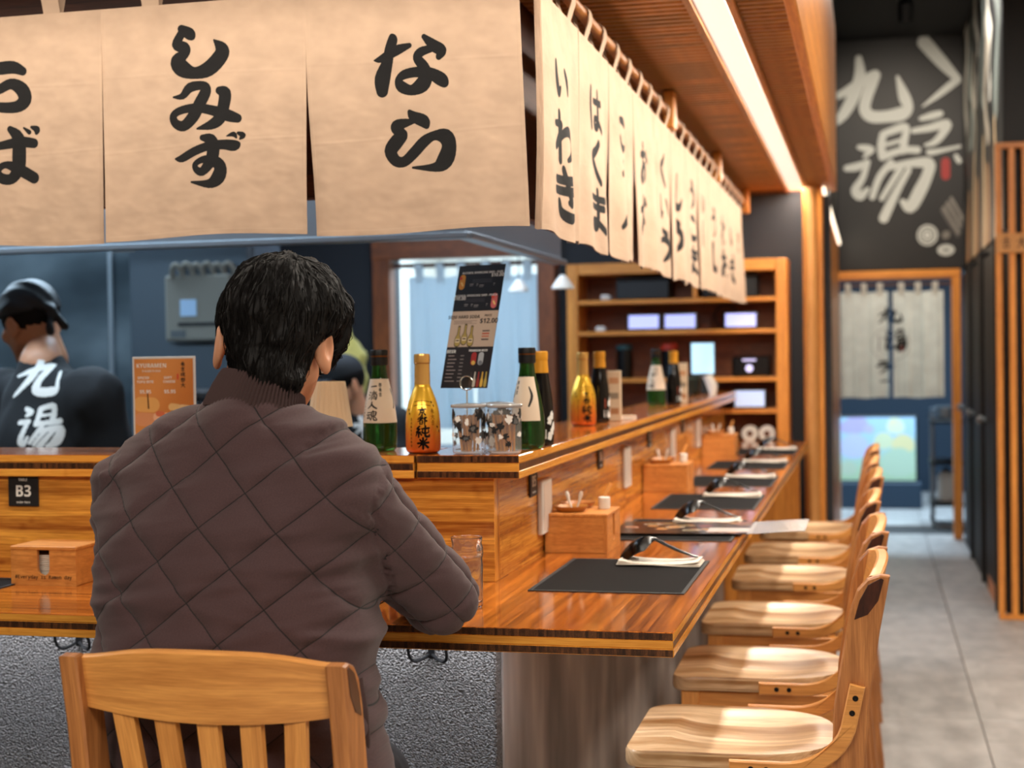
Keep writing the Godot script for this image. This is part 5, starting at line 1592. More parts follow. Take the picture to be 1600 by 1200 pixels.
func table_things() -> void:
	M.mat = mat(Color(0.085, 0.078, 0.076), 0.9)
	M.mat.metallic_specular = 0.25
	var im := Image.create_empty(64, 64, false, Image.FORMAT_RGB8)
	for y in 64:
		for x in 64:
			var on := (x / 4 + y / 4) % 2 == 0
			var v := (0.7 if y % 4 < 3 else 0.15) if on else (0.55 if x % 4 < 3 else 0.15)
			im.set_pixel(x, y, Color(v, v, v))
	M.mat.heightmap_enabled = true
	M.mat.heightmap_texture = ImageTexture.create_from_image(im)
	M.mat.heightmap_scale = 0.06
	M.mat.uv1_scale = Vector3(28, 28, 1)
	M.mat_edge = mat(Color(0.08, 0.075, 0.075), 0.7)
	M.spoon = mat(Color(0.02, 0.02, 0.022), 0.22)
	var order := ["nearest the corner of the side counter", "second along the side counter, under the printed menu", "third along the side counter", "fourth along the side counter", "fifth along the side counter", "sixth, at the far end of the side counter"]
	var zs := [-2.76, -3.55, -4.28, -5.02, -5.78, -6.58]
	var nap: ArrayMesh = napkin_mesh()
	var spo: ArrayMesh = spoon_mesh()
	for k in 6:
		var x0: float = -0.648 if k == 0 else -0.632
		mat_on("black woven placemat " + order[k], x0, zs[k], 0.303, 0.45 if k < 3 else 0.42)
		var nx: float = x0 + 0.205
		var nz: float = zs[k] - 0.385 + (0.03 if k > 2 else 0.0)
		var t := thing("napkin", "folded white napkin on the placemat " + order[k], "napkin", Vector3(nx, 0.9982, nz), 0.0, "folded napkins")
		part(t, "folds", nap)
		t = thing("spoon", "glossy black spoon on the napkin, placemat " + order[k], "spoon", Vector3(nx - 0.005, 1.0058, nz - 0.012), 0.05, "black spoons")
		part(t, "bowl_and_handle", spo)
	mat_on("black woven placemat at the left edge, beside the lettered napkin box", -2.16, -2.47, 0.45, 0.29)
	# printed menu lying over the second placemat and over the edge of the worktop
	im = Image.create_empty(512, 360, false, Image.FORMAT_RGB8)
	im.fill(Color(0.10, 0.085, 0.08))
	var r := RandomNumberGenerator.new()
	r.seed = 9
	for k in 26:
		var c := Vector2(20 + r.randf() * 330, 20 + r.randf() * 320)
		var rad := 16.0 + r.randf() * 16.0
		brush(im, PackedFloat32Array([c.x, c.y, rad, c.x + 3, c.y, rad]), [Color(0.62, 0.46, 0.36), Color(0.20, 0.14, 0.12), Color(0.72, 0.64, 0.55), Color(0.55, 0.22, 0.15)][k % 4])
		brush(im, PackedFloat32Array([c.x - 4, c.y - 2, rad * 0.6, c.x + 4, c.y + 3, rad * 0.5]), [Color(0.75, 0.52, 0.28), Color(0.60, 0.30, 0.20), Color(0.45, 0.40, 0.25)][k % 3])
	im.fill_rect(Rect2i(250, 190, 110, 110), Color(0.80, 0.76, 0.72))
	im.fill_rect(Rect2i(360, 0, 152, 360), Color(0.70, 0.68, 0.66))  # pale right part: glare on the laminate, painted into the print
	for k in 22:
		im.fill_rect(Rect2i(372, 12 + k * 15, 60 + (k * 37) % 70, 5), Color(0.30, 0.28, 0.28))
	var pm := printed(im, 0.22)
	var f := func(u: float, v: float) -> Vector3:
		return Vector3(-0.635 + 0.475 * u, 1.0035 + 0.008 * smoothstep(0.68, 1.0, u) + 0.001 * sin(v * 6.0), -3.885 + 0.26 * v - 0.03 * u)
	var t0 := thing("printed_menu", "printed food menu sheet lying on the second placemat and hanging over the worktop's edge", "menu")
	part(t0, "sheet", sheet(20, 6, f, 0.001).build(pm, 60))
	# wooden napkin boxes against the panel
	var spots := [Vector3(-0.6605, 0.9961, -3.395), Vector3(-0.6605, 0.9961, -4.90), Vector3(-0.6605, 0.9961, -6.64)]
	var bl := ["bamboo napkin box against the panel, nearest the corner", "bamboo napkin box against the panel, middle of the side counter", "bamboo napkin box against the panel near the far end"]
	for k in 3:
		var t := thing("napkin_box", bl[k], "box", spots[k], PI / 2, "bamboo napkin boxes")
		napkin_box(t, 0.175, 0.146, 0.090)
		# wooden dishes with little spoons on the lid
		var s: Vector3 = spots[k] + Vector3(0, 0.0905, 0)
		for j in 2:
			var d := thing("wooden_dish", ["shallow wooden dish on the napkin box, front one, box ", "shallow wooden dish on the napkin box, rear one, box "][j] + ["nearest the corner", "in the middle", "near the far end"][k], "dish", s + Vector3(-0.022, 0, 0.030 - 0.085 * j), 0, "wooden dishes on the napkin boxes")
			part(d, "dish", lathe([Vector2(0, 0.0), Vector2(0.030, 0.0), Vector2(0.040, 0.010), Vector2(0.041, 0.013), Vector2(0.037, 0.012), Vector2(0.028, 0.005), Vector2(0, 0.004)], 28).build(M.shaded_stile if j else M.slat))
		for j in 2:
			var d := thing("small_spoon", ["tiny white spoon leaning left in the dish of the napkin box ", "tiny white spoon leaning right in the dish of the napkin box "][j] + ["nearest the corner", "in the middle", "near the far end"][k], "spoon", s + Vector3(-0.020 + 0.012 * j, 0.005, 0.032), 0, "tiny white spoons")
			part(d, "spoon", tube([Vector3(0, 0.001, 0), Vector3(0.006 * (j * 2 - 1), 0.018, 0.0), Vector3(0.010 * (j * 2 - 1), 0.034, 0.0), Vector3(0.012 * (j * 2 - 1), 0.041, 0.0)], [0.0025, 0.0028, 0.0048, 0.003], 8).build(M.white))
		var d2 := thing("sauce_cup", "small white cup with a red mark on the napkin box " + ["nearest the corner", "in the middle", "near the far end"][k], "cup", s + Vector3(0.046, 0, -0.03), 0, "white cups on the napkin boxes")
		part(d2, "cup", lathe([Vector2(0, 0), Vector2(0.013, 0), Vector2(0.014, 0.002), Vector2(0.014, 0.026), Vector2(0.012, 0.028), Vector2(0, 0.024)], 18).build(M.white))
		part(d2, "red_mark", lathe([Vector2(0.0143, 0.008), Vector2(0.0143, 0.022)], 6, null, 3.4, 4.0).build(mat(Color(0.6, 0.12, 0.1), 0.6)))
		d2 = thing("wooden_stick", "slim wooden stick leaning up from the napkin box " + ["nearest the corner", "in the middle", "near the far end"][k], "stick", s + Vector3(0.030, 0.0, -0.055), 0, "wooden sticks on the napkin boxes")
		part(d2, "stick", tube([Vector3(0, 0.003, 0), Vector3(0.022, 0.055, -0.03)], [0.003, 0.0045], 8).build(M.beech))
	# lettered box at the left
	var lb := thing("napkin_box", "bamboo napkin box with a lettered front left of the man", "box", Vector3(-1.645, 0.9961, -2.742), 0.0, "bamboo napkin boxes")
	napkin_box(lb, 0.148, 0.11, 0.080)
	words(lb, "#Everyday is Ramen day", 0.0098, Transform3D(Basis.IDENTITY, Vector3(0.0, 0.017, 0.0557)), mat(Color(0.20, 0.10, 0.03), 0.7), true, true)
	# drinking glass by his elbow: eight flutes, half full
	var t := thing("drinking_glass", "clear fluted water glass by the man's right elbow", "glass", Vector3(-0.714, 0.9965, -2.565))
	var gm := mat(Color(1, 1, 1, 0.02), 0.02)
	gm.refraction_enabled = true
	gm.refraction_scale = 0.05
	gm.transparency = BaseMaterial3D.TRANSPARENCY_ALPHA
	var prof := [Vector2(0, 0), Vector2(0.026, 0.0), Vector2(0.028, 0.003), Vector2(0.0295, 0.075), Vector2(0.0285, 0.088), Vector2(0.0305, 0.098), Vector2(0.0300, 0.108), Vector2(0.0275, 0.116), Vector2(0.0290, 0.126), Vector2(0.0285, 0.1275), Vector2(0.0268, 0.126), Vector2(0.0250, 0.113), Vector2(0.0258, 0.016), Vector2(0.023, 0.010), Vector2(0, 0.009)]
	var g := lathe(prof, 48)
	for i in g.p.size():
		var v := g.p[i]
		var a := atan2(v.x, v.z)
		var rad := Vector2(v.x, v.z).length()
		if rad > 0.0262:
			var k := 1.0 - 0.045 * (0.5 + 0.5 * cos(a * 8.0)) * smoothstep(0.0, 0.02, v.y) * smoothstep(0.128, 0.116, v.y)
			g.p[i] = Vector3(v.x * k, v.y, v.z * k)
	part(t, "glass", g.build(gm, 50))
	var wm := mat(Color(1, 1, 1, 0.0), 0.0)
	wm.refraction_enabled = true
	wm.refraction_scale = 0.033
	wm.transparency = BaseMaterial3D.TRANSPARENCY_ALPHA
	var wt := solo("water", lathe([Vector2(0, 0.0094), Vector2(0.0225, 0.0104), Vector2(0.0254, 0.0164), Vector2(0.0249, 0.092), Vector2(0, 0.0918)], 40).build(wm), "water filling the fluted glass by the man's elbow", "water", "", Transform3D(Basis.IDENTITY, Vector3(-0.714, 0.9965, -2.565)))
	wt.set_meta("kind", "stuff")
	# plates and white holders on the panels
	var say := ["dark number plate B3 on the front panel", "dark number plate B5 on the side panel near the corner", "dark number plate on the side panel, second from the corner", "dark number plate on the side panel, third from the corner", "dark number plate on the side panel, farthest from the corner"]
	var where := [[Vector3(-1.794, 1.172, -2.8605), 0.0, "B3"], [Vector3(-0.7365, 1.170, -3.20), PI / 2, "B5"], [Vector3(-0.7365, 1.166, -4.04), PI / 2, "B6"], [Vector3(-0.7365, 1.166, -4.98), PI / 2, "B7"], [Vector3(-0.7365, 1.166, -5.9), PI / 2, "B8"]]
	for k in 5:
		t = thing("number_plate", say[k], "plate", where[k][0], where[k][1], "table number plates")
		part(t, "plate", box(Vector3(0, 0, 0.002), Vector3(0.073, 0.066, 0.004), 0.001).build(mat(Color(0.075, 0.07, 0.075), 0.5), 0))
		words(t, where[k][2], 0.034, Transform3D(Basis.IDENTITY, Vector3(0, 0.0, 0.0042)), M.print_white)
		words(t, "TABLE", 0.008, Transform3D(Basis.IDENTITY, Vector3(0, 0.025, 0.0042)), M.print_white, false)
		words(t, "order here", 0.007, Transform3D(Basis.IDENTITY, Vector3(0, -0.024, 0.0042)), M.print_white, false)
	for k in 4:
		t = thing("card_holder", ["upright white card holder on the side panel nearest the corner", "upright white card holder on the side panel, second from the corner", "upright white card holder on the side panel, third from the corner", "upright white card holder on the side panel near the far end"][k], "holder", Vector3(-0.7365, 1.105, -3.30 - [0.0, 1.17, 2.25, 3.1][k]), PI / 2, "white holders on the side panel")
		part(t, "case", box(Vector3(0, 0, 0.006), Vector3(0.105, 0.125, 0.012), 0.003).build(M.white, 0))
		part(t, "card", box(Vector3(0.004, 0.0, 0.0125), Vector3(0.082, 0.105, 0.001), 0.0003).build(mat(Color(0.84, 0.78, 0.72), 0.6), 0))

func napkin_box(t: Node3D, w: float, d: float, h: float) -> void:
	# front towards +z with a keyhole slot
	var hw := w * 0.5
	var slot := PackedVector2Array([Vector2(-hw, 0), Vector2(hw, 0), Vector2(hw, h - 0.008), Vector2(0.014, h - 0.008)])
	for i in 9:
		var a := -PI * i / 8.0
		slot.append(Vector2(0.014 * cos(a), 0.034 + 0.014 * sin(a)))
	slot.append(Vector2(-0.014, h - 0.008))
	slot.append(Vector2(-hw, h - 0.008))
	part(t, "front_board", prism(slot, 0.008, 0).build(M.bamboo_box, 0), Transform3D(Basis.IDENTITY, Vector3(0, 0, d * 0.5 - 0.004)))
	var g := G.new()
	for s in [-1.0, 1.0]:
		box(Vector3(s * (hw - 0.004), (h - 0.008) * 0.5, -0.004), Vector3(0.008, h - 0.008, d - 0.008), 0.0008, 2, g)
	box(Vector3(0, (h - 0.008) * 0.5, -d * 0.5 + 0.004), Vector3(w - 0.016, h - 0.008, 0.008), 0.0008, 0, g)
	part(t, "side_boards", g.build(M.bamboo_box, 0))
	part(t, "lid", box(Vector3(0, h - 0.004, 0), Vector3(w + 0.002, 0.008, d + 0.002), 0.0015, 0).build(M.bamboo_box, 0))
	g = G.new()
	for k in 14:
		box(Vector3(0, 0.006 + (h - 0.024) * k / 14.0, -0.006), Vector3(w - 0.024, (h - 0.024) / 14.0 * 0.8, d - 0.024 - 0.002 * (k % 3)), 0.0008, 0, g)
	part(t, "napkin_stack", g.build(M.paper, 0))

# ---------------------------------------------------------------- on the ledge
func round_on(poly: PackedVector2Array, r: float, into: G) -> void:
	# a flat outline in (angle, height) laid round a cylinder, finely cut
	var idx := Geometry2D.triangulate_polygon(poly)
	for k in idx.size() / 3:
		var q := []
		for j in 3:
			var v := poly[idx[k * 3 + j]]
			q.append(Vector3(sin(v.x) * r, v.y, cos(v.x) * r))
		into.face(q, q[0] * Vector3(1, 0, 1), func(_p: Vector3) -> Vector2: return Vector2.ZERO)

func blob(c: Vector2, rx: float, ry: float, s: int, r: float, lumps := 0.25) -> PackedVector2Array:
	var n := noise(s, 1.0, 2)
	var out := PackedVector2Array()
	for i in 26:
		var a := TAU * i / 26
		var k := 1.0 + lumps * n.get_noise_2d(cos(a) * 1.6, sin(a) * 1.6) * 2.0
		out.append(Vector2(c.x + cos(a) * rx * k / r, c.y + sin(a) * ry * k))
	return out

func smooth_profile(pts: Array, steps := 5) -> Array:
	var out := []
	for i in pts.size() - 1:
		var p0: Vector2 = pts[maxi(i - 1, 0)]
		var p1: Vector2 = pts[i]
		var p2: Vector2 = pts[i + 1]
		var p3: Vector2 = pts[mini(i + 2, pts.size() - 1)]
		for k in steps:
			out.append(p1.cubic_interpolate(p2, p0, p3, float(k) / steps))
	out.append(pts[-1])
	return out

func label_image(kind: int) -> Image:
	var im: Image
	if kind == 0:
		im = Image.create_empty(384, 256, false, Image.FORMAT_RGB8)
		im.fill(Color(0.84, 0.76, 0.66))
		var x := 192.0
		var ink := Color(0.09, 0.08, 0.08)
		for k in 4:
			glyph(im, CH[["one", "drop", "enter", "soul"][k]], Rect2(x - 32, 22 + [0, 44, 106, 160][k], 62, [44, 58, 50, 66][k]), ink, 1.1)
		for k in 3:
			glyph(im, CH[["to", "rice", "kyo"][k]], Rect2(x + 36, 22 + k * 28, 24, 26), ink, 1.1)
		for k in 7:
			glyph(im, CH[["ten", "mini", "kyo", "rice", "ten", "to", "mini"][k]], Rect2(x - 62, 100 + k * 18, 13, 15), Color(0.35, 0.25, 0.22), 1.0)
		im.fill_rect(Rect2i(20, 30, 60, 70), Color(0.60, 0.54, 0.48))
		for k in 6:
			im.fill_rect(Rect2i(24, 36 + k * 10, 50, 3), Color(0.3, 0.26, 0.24))
		brush(im, PackedFloat32Array([330, 60, 4, 345, 110, 8, 325, 170, 5]), ink)
	else:
		im = Image.create_empty(512, 320, false, Image.FORMAT_RGB8)
		for y in 320:
			for x in 512:
				var k := smoothstep(0.30, 0.95, y / 320.0 + 0.05 * sin(x * 0.09) + 0.04 * sin(x * 0.23 + y * 0.1))
				im.set_pixel(x, y, Color(0.93, 0.72, 0.20).lerp(Color(0.84, 0.40, 0.14), k))
		var ink := Color(0.07, 0.04, 0.03)
		for k in 4:
			glyph(im, CH[["kyo", "to", "pure", "rice"][k]], Rect2([228, 230, 218, 226][k], [112, 152, 194, 248][k], [50, 48, 72, 62][k], [42, 40, 56, 54][k]), ink, 1.25)
		for k in 3:
			glyph(im, CH[["rice", "ten", "mini"][k]], Rect2(296, 118 + k * 26, 22, 24), Color(0.55, 0.36, 0.08), 1.2)
		for k in 8:
			glyph(im, CH[["mini", "ten", "rice", "kyo"][k % 4]], Rect2(192, 160 + k * 17, 12, 14), Color(0.35, 0.18, 0.05), 1.0)
		for k in 2:
			brush(im, PackedFloat32Array([206, 88 + k * 18, 1.5, 250, 82 + k * 18, 1.5, 300, 88 + k * 18, 1.5]), Color(0.40, 0.24, 0.05))
		for q in [[180, 130, 10], [318, 96, 9], [345, 210, 11], [120, 180, 13], [400, 150, 12], [80, 90, 9], [450, 230, 12]]:
			for j in 5:
				var a := TAU * j / 5.0
				brush(im, PackedFloat32Array([q[0] + cos(a) * q[2], q[1] + sin(a) * q[2], 4, q[0] + cos(a) * q[2] * 1.5, q[1] + sin(a) * q[2] * 1.5, 3]), Color(0.10, 0.06, 0.04) if j % 2 else Color(0.85, 0.68, 0.28))
	return im

func make_green(label: String) -> Node3D:
	var t := thing("green_bottle", label, "bottle", Vector3.ZERO, 0, "green bottles")
	var gm := mat(Color(0.16, 0.36, 0.12, 0.25), 0.06)
	gm.refraction_enabled = true
	gm.refraction_scale = 0.05
	gm.transparency = BaseMaterial3D.TRANSPARENCY_ALPHA
	var prof := smooth_profile([Vector2(0.030, 0.0), Vector2(0.0345, 0.006), Vector2(0.036, 0.02), Vector2(0.0358, 0.060), Vector2(0.031, 0.098), Vector2(0.0235, 0.132), Vector2(0.0182, 0.156), Vector2(0.0160, 0.172), Vector2(0.0155, 0.186)])
	prof.push_front(Vector2(0, 0.003))
	prof.append(Vector2(0, 0.186))
	part(t, "glass_body", lathe(prof, 40).build(gm, 50))
	var lp := []
	for q in smooth_profile([Vector2(0.0358, 0.060), Vector2(0.031, 0.098), Vector2(0.0235, 0.132), Vector2(0.0188, 0.153)]):
		lp.append(q + Vector2(0.0007, 0.0))
	part(t, "paper_label", lathe(lp, 40, null, -2.4, 2.4).build(M.label_white, 60))
	part(t, "black_cap", lathe([Vector2(0.0175, 0.182), Vector2(0.0185, 0.184), Vector2(0.0185, 0.199), Vector2(0.0175, 0.2), Vector2(0.0175, 0.202), Vector2(0.0188, 0.203), Vector2(0.0188, 0.213), Vector2(0.0176, 0.215), Vector2(0, 0.2152)], 32).build(M.cap_black, 40))
	part(t, "cap_ring", lathe([Vector2(0.0178, 0.1995), Vector2(0.0186, 0.2), Vector2(0.0186, 0.2022), Vector2(0.0178, 0.2026)], 32).build(M.copper))
	return t

func make_gold(label: String) -> Node3D:
	var t := thing("gold_bottle", label, "bottle", Vector3.ZERO, 0, "gold bottles")
	part(t, "printed_body", lathe(smooth_profile([Vector2(0.030, 0.001), Vector2(0.0345, 0.005), Vector2(0.0363, 0.016), Vector2(0.0362, 0.050), Vector2(0.0345, 0.080), Vector2(0.0295, 0.104), Vector2(0.0220, 0.125), Vector2(0.0168, 0.138), Vector2(0.0158, 0.146)]), 44, null, PI, PI + TAU).build(M.label_gold, 60))
	part(t, "base", lathe([Vector2(0, 0.0), Vector2(0.030, 0.0), Vector2(0.0305, 0.001)], 32).build(M.cap_black))
	part(t, "foil_neck", lathe([Vector2(0.0162, 0.142), Vector2(0.0164, 0.146), Vector2(0.0156, 0.184), Vector2(0.0168, 0.186), Vector2(0.0168, 0.2), Vector2(0.0155, 0.2045), Vector2(0, 0.2055)], 32).build(M.foil, 40))
	part(t, "foil_seam", lathe([Vector2(0.0161, 0.1845), Vector2(0.0174, 0.1855), Vector2(0.0161, 0.1865)], 32).build(M.copper))
	return t

func make_dark(label: String) -> Node3D:
	var t := thing("dark_bottle", label, "bottle", Vector3.ZERO, 0, "dark bottles with gold caps")
	var prof := smooth_profile([Vector2(0.024, 0.0), Vector2(0.0275, 0.004), Vector2(0.0290, 0.02), Vector2(0.0285, 0.075), Vector2(0.0255, 0.112), Vector2(0.0200, 0.148), Vector2(0.0178, 0.165)])
	prof.push_front(Vector2(0, 0.002))
	part(t, "glass_body", lathe(prof, 36).build(M.black_glass, 50))
	part(t, "gold_cap", lathe([Vector2(0.0184, 0.158), Vector2(0.0186, 0.162), Vector2(0.0168, 0.186), Vector2(0.0168, 0.188), Vector2(0.0178, 0.190), Vector2(0.0178, 0.204), Vector2(0.0165, 0.207), Vector2(0, 0.2075)], 32).build(M.gold_paper, 40))
	var pr := G.new()
	for k in 5:
		round_on(blob(Vector2(1.15 + 0.25 * (k % 3), 0.022 + k * 0.011), 0.006, 0.0095, 300 + k, 0.029), 0.0294, pr)
	part(t, "white_print", pr.build(M.print_white)).set_meta("kind", "stuff")
	pr = G.new()
	round_on(PackedVector2Array([Vector2(0.42, 0.016), Vector2(0.85, 0.016), Vector2(0.85, 0.036), Vector2(0.42, 0.036)]), 0.0293, pr)
	part(t, "label_patch", pr.build(M.print_white))
	pr = G.new()
	round_on(PackedVector2Array([Vector2(0.50, 0.042), Vector2(0.60, 0.042), Vector2(0.60, 0.070), Vector2(0.50, 0.070)]), 0.0293, pr)
	part(t, "red_text", pr.build(mat(Color(0.55, 0.22, 0.12), 0.6)))
	return t

func make_jar(label: String) -> Node3D:
	var t := thing("glass_jar", label, "jar", Vector3.ZERO, 0, "printed glass jars")
	var pane := mat(Color(0.93, 0.95, 0.95, 0.10), 0.03)
	pane.transparency = BaseMaterial3D.TRANSPARENCY_ALPHA
	part(t, "glass", lathe([Vector2(0, 0.001), Vector2(0.031, 0.0), Vector2(0.0335, 0.003), Vector2(0.034, 0.008), Vector2(0.034, 0.090), Vector2(0.0325, 0.093)], 36).build(pane, 50))
	var rim := mat(Color(0.85, 0.86, 0.85, 0.35), 0.1)
	rim.transparency = BaseMaterial3D.TRANSPARENCY_ALPHA
	part(t, "thick_base", lathe([Vector2(0, 0.0015), Vector2(0.0325, 0.0015), Vector2(0.0328, 0.005), Vector2(0, 0.0055)], 32).build(rim))
	part(t, "clear_lid", lathe([Vector2(0.0345, 0.0935), Vector2(0.0365, 0.0945), Vector2(0.0368, 0.0985), Vector2(0.035, 0.1005), Vector2(0.012, 0.1025), Vector2(0, 0.1025)], 36).build(mat(Color(0.60, 0.58, 0.56), 0.15), 30))
	var black := G.new()
	var white := G.new()
	var r := RandomNumberGenerator.new()
	r.seed = 77
	for k in 17:
		var a := TAU * k / 17.0 + r.randf() * 0.3
		round_on(blob(Vector2(a, 0.016 + 0.066 * r.randf()), 0.005 + 0.006 * r.randf(), 0.006 + 0.008 * r.randf(), 200 + k, 0.0343, 0.4), 0.0343, black)
	for k in 10:
		var a := TAU * k / 10.0 + r.randf() * 0.4
		round_on(blob(Vector2(a, 0.016 + 0.062 * r.randf()), 0.004 + 0.006 * r.randf(), 0.004 + 0.006 * r.randf(), 230 + k, 0.0345, 0.3), 0.0346, white)
	part(t, "black_print", black.build(M.ink)).set_meta("kind", "stuff")
	part(t, "white_print", white.build(M.print_white)).set_meta("kind", "stuff")
	var st := G.new()
	for k in 16:
		var a := k * 2.4
		var q := 0.024 * sqrt((k + 0.5) / 16.0)
		tube([Vector3(cos(a) * q * 0.8, 0.006, sin(a) * q * 0.8), Vector3(cos(a + 0.4) * q, 0.078, sin(a + 0.4) * q)], 0.0028, 6, st)
	var s := part(t, "wooden_sticks", st.build(M.slat))
	s.set_meta("kind", "stuff")
	return t

func ledge_things() -> void:
	var Y := 1.2525
	M.label_white = printed(label_image(0), 0.75)
	M.label_gold = printed(label_image(1), 0.22)
	M.label_gold.metallic = 0.45
	M.cap_black = mat(Color(0.05, 0.05, 0.052), 0.35)
	M.copper = mat(Color(0.55, 0.33, 0.16), 0.3, 0.9)
	M.foil = mat(Color(0.92, 0.72, 0.40), 0.26, 0.55)
	M.gold_paper = mat(Color(0.84, 0.58, 0.14), 0.42, 0.25)
	M.black_glass = mat(Color(0.035, 0.03, 0.032), 0.1)
	var g := make_green("green bottle with a white cone label, nearest the man's shoulder")
	g.position = Vector3(-1.020, Y, -2.99)
	g.rotation.y = -0.22
	dup(g, "green_bottle", Vector3(-0.712, Y, -3.06), -1.35, "green bottle with a white label turned aside, behind the glass jars")
	dup(g, "green_bottle", Vector3(-0.800, Y, -5.62), -0.4, "green bottle with a white label in the farthest group on the ledge")
	var o := make_gold("gold bottle with black brush characters, left of the menu card")
	o.position = Vector3(-0.902, Y, -2.918)
	o.rotation.y = 0.28
	dup(o, "gold_bottle", Vector3(-0.785, Y, -4.06), 0.5, "gold bottle with black brush characters, farther along the side ledge")
	var k := make_dark("dark bottle with a yellow gold cap beside the green one behind the jars")
	k.position = Vector3(-0.705, Y, -3.155)
	k.rotation.y = -0.2
	dup(k, "dark_bottle", Vector3(-0.770, Y, -4.24), 0.2, "dark bottle with a yellow gold cap beside the second gold bottle")
	dup(k, "dark_bottle", Vector3(-0.742, Y, -5.69), 0.2, "dark bottle with a yellow gold cap in the farthest group on the ledge")
	var j := make_jar("printed glass jar with clear lid, left of the pair at the ledge corner")
	j.position = Vector3(-0.800, Y, -2.905)
	dup(j, "glass_jar", Vector3(-0.7245, Y, -2.905), 2.3, "printed glass jar with clear lid, right of the pair at the ledge corner")
	dup(j, "glass_jar", Vector3(-0.7605, Y, -2.985), 4.0, "printed glass jar half hidden behind the pair at the ledge corner")
	# tall printed cartons farther along
	for q in [[Vector3(-0.742, Y, -4.33), 0.145, "tall pale printed carton beside the second gold bottle"], [Vector3(-0.722, Y, -5.80), 0.155, "tall pale printed carton in the farthest group on the ledge"]]:
		var c := thing("carton", q[2], "carton", q[0], 0.1, "tall cartons on the ledge")
		part(c, "box", box(Vector3(0, q[1] * 0.5, 0), Vector3(0.040, q[1], 0.044), 0.0015).build(mat(Color(0.76, 0.66, 0.54), 0.7), 0))
		for i in 3:
			part(c, "print_band", box(Vector3(0, 0.03 + 0.045 * i, 0.0222), Vector3(0.028, 0.018, 0.0006), 0.0001).build(mat([Color(0.62, 0.42, 0.26), Color(0.50, 0.44, 0.36), Color(0.70, 0.50, 0.34)][i], 0.7), 0))
		part(c, "top_flap", box(Vector3(0, q[1] + 0.002, 0), Vector3(0.041, 0.004, 0.045), 0.0015).build(mat(Color(0.80, 0.72, 0.60), 0.7), 0))
	var pt := thing("paper_pad", "low pale pad lying before the tall carton on the ledge", "pad", Vector3(-0.722, Y, -4.42), 0.2)
	part(pt, "pad", box(Vector3(0, 0.005, 0), Vector3(0.06, 0.010, 0.05), 0.001).build(M.paper, 0))
	part(pt, "cover", box(Vector3(0, 0.011, 0), Vector3(0.061, 0.0016, 0.051), 0.0005).build(mat(Color(0.78, 0.66, 0.52), 0.7), 0))
	# dark green basket with a phone behind it, and a white shaker at the very end
	var bk := thing("green_crock", "dark green crock at the far end of the ledge", "crock", Vector3(-0.855, Y, -7.05))
	part(bk, "body", lathe([Vector2(0, 0), Vector2(0.058, 0.0), Vector2(0.068, 0.02), Vector2(0.066, 0.085), Vector2(0.070, 0.092), Vector2(0.062, 0.092), Vector2(0.058, 0.02), Vector2(0, 0.015)], 28).build(mat(Color(0.07, 0.11, 0.09), 0.3)))
	part(bk, "rim_band", lathe([Vector2(0.0665, 0.075), Vector2(0.069, 0.078), Vector2(0.0665, 0.082)], 28).build(mat(Color(0.25, 0.32, 0.27), 0.4)))
	var ph := thing("phone", "bright phone standing upright at the far end of the ledge", "phone", Vector3(-0.800, Y, -7.24), 0.15)
	part(ph, "body", box(Vector3(0, 0.170, 0), Vector3(0.128, 0.172, 0.010), 0.012).build(M.black_gloss, 0))
	part(ph, "screen", box(Vector3(0, 0.172, 0.0052), Vector3(0.110, 0.150, 0.0012), 0.0004).build(glow(Color(0.70, 0.86, 0.94), 0.85), 0))
	part(ph, "stand", box(Vector3(0, 0.045, -0.012), Vector3(0.06, 0.09, 0.012), 0.003).build(M.black, 0))
	part(ph, "foot", box(Vector3(0, 0.004, 0), Vector3(0.10, 0.008, 0.08), 0.003).build(M.black, 0))
	var sh := thing("cup_stack", "small leaning stack of white paper cups at the far end of the ledge", "cups", Vector3(-0.730, Y, -7.02))
	for i in 4:
		part(sh, "cup", lathe([Vector2(0, 0.001), Vector2(0.017, 0.0), Vector2(0.024, 0.05), Vector2(0.025, 0.052), Vector2(0.0225, 0.05), Vector2(0.0155, 0.004), Vector2(0, 0.003)], 20).build(M.white), at(Vector3(-0.004 * i, 0.014 * i, 0), 0, 0, 0.08 * i))
	# teal bowls on the kitchen side
	var tb := thing("teal_bowls", "stack of teal glass bowls on the steel work table beyond the dark bottle", "bowls", Vector3(-1.50, 1.02, -6.62))
	for i in 4:
		part(tb, "bowl", lathe([Vector2(0, 0.0), Vector2(0.04, 0.0), Vector2(0.09, 0.05), Vector2(0.093, 0.052), Vector2(0.086, 0.05), Vector2(0.04, 0.006), Vector2(0, 0.005)], 28).build(mat(Color(0.20, 0.42, 0.44), 0.2)), Transform3D(Basis.IDENTITY, Vector3(0, 0.018 * i, 0)))
	# menu in an acrylic stand, left
	var im := Image.create_empty(300, 440, false, Image.FORMAT_RGB8)
	for y in 440:
		for x in 300:
			im.set_pixel(x, y, Color(0.74, 0.44, 0.19).lerp(Color(0.84, 0.56, 0.30), 0.5 + 0.5 * sin(x * 0.011 + y * 0.006)))
	for q in [[60, 225, 60, Color(0.88, 0.66, 0.38)], [205, 240, 30, Color(0.86, 0.70, 0.46)], [255, 245, 28, Color(0.86, 0.72, 0.52)], [60, 300, 55, Color(0.84, 0.58, 0.40)], [140, 290, 42, Color(0.90, 0.70, 0.56)], [130, 272, 22, Color(0.80, 0.42, 0.28)], [200, 330, 60, Color(0.90, 0.76, 0.60)], [110, 390, 70, Color(0.88, 0.64, 0.46)], [250, 390, 50, Color(0.86, 0.66, 0.42)]]:
		brush(im, PackedFloat32Array([q[0] - q[2] * 0.5, q[1], q[2] * 0.62, q[0] + q[2] * 0.5, q[1] + 4, q[2] * 0.62]), q[3])
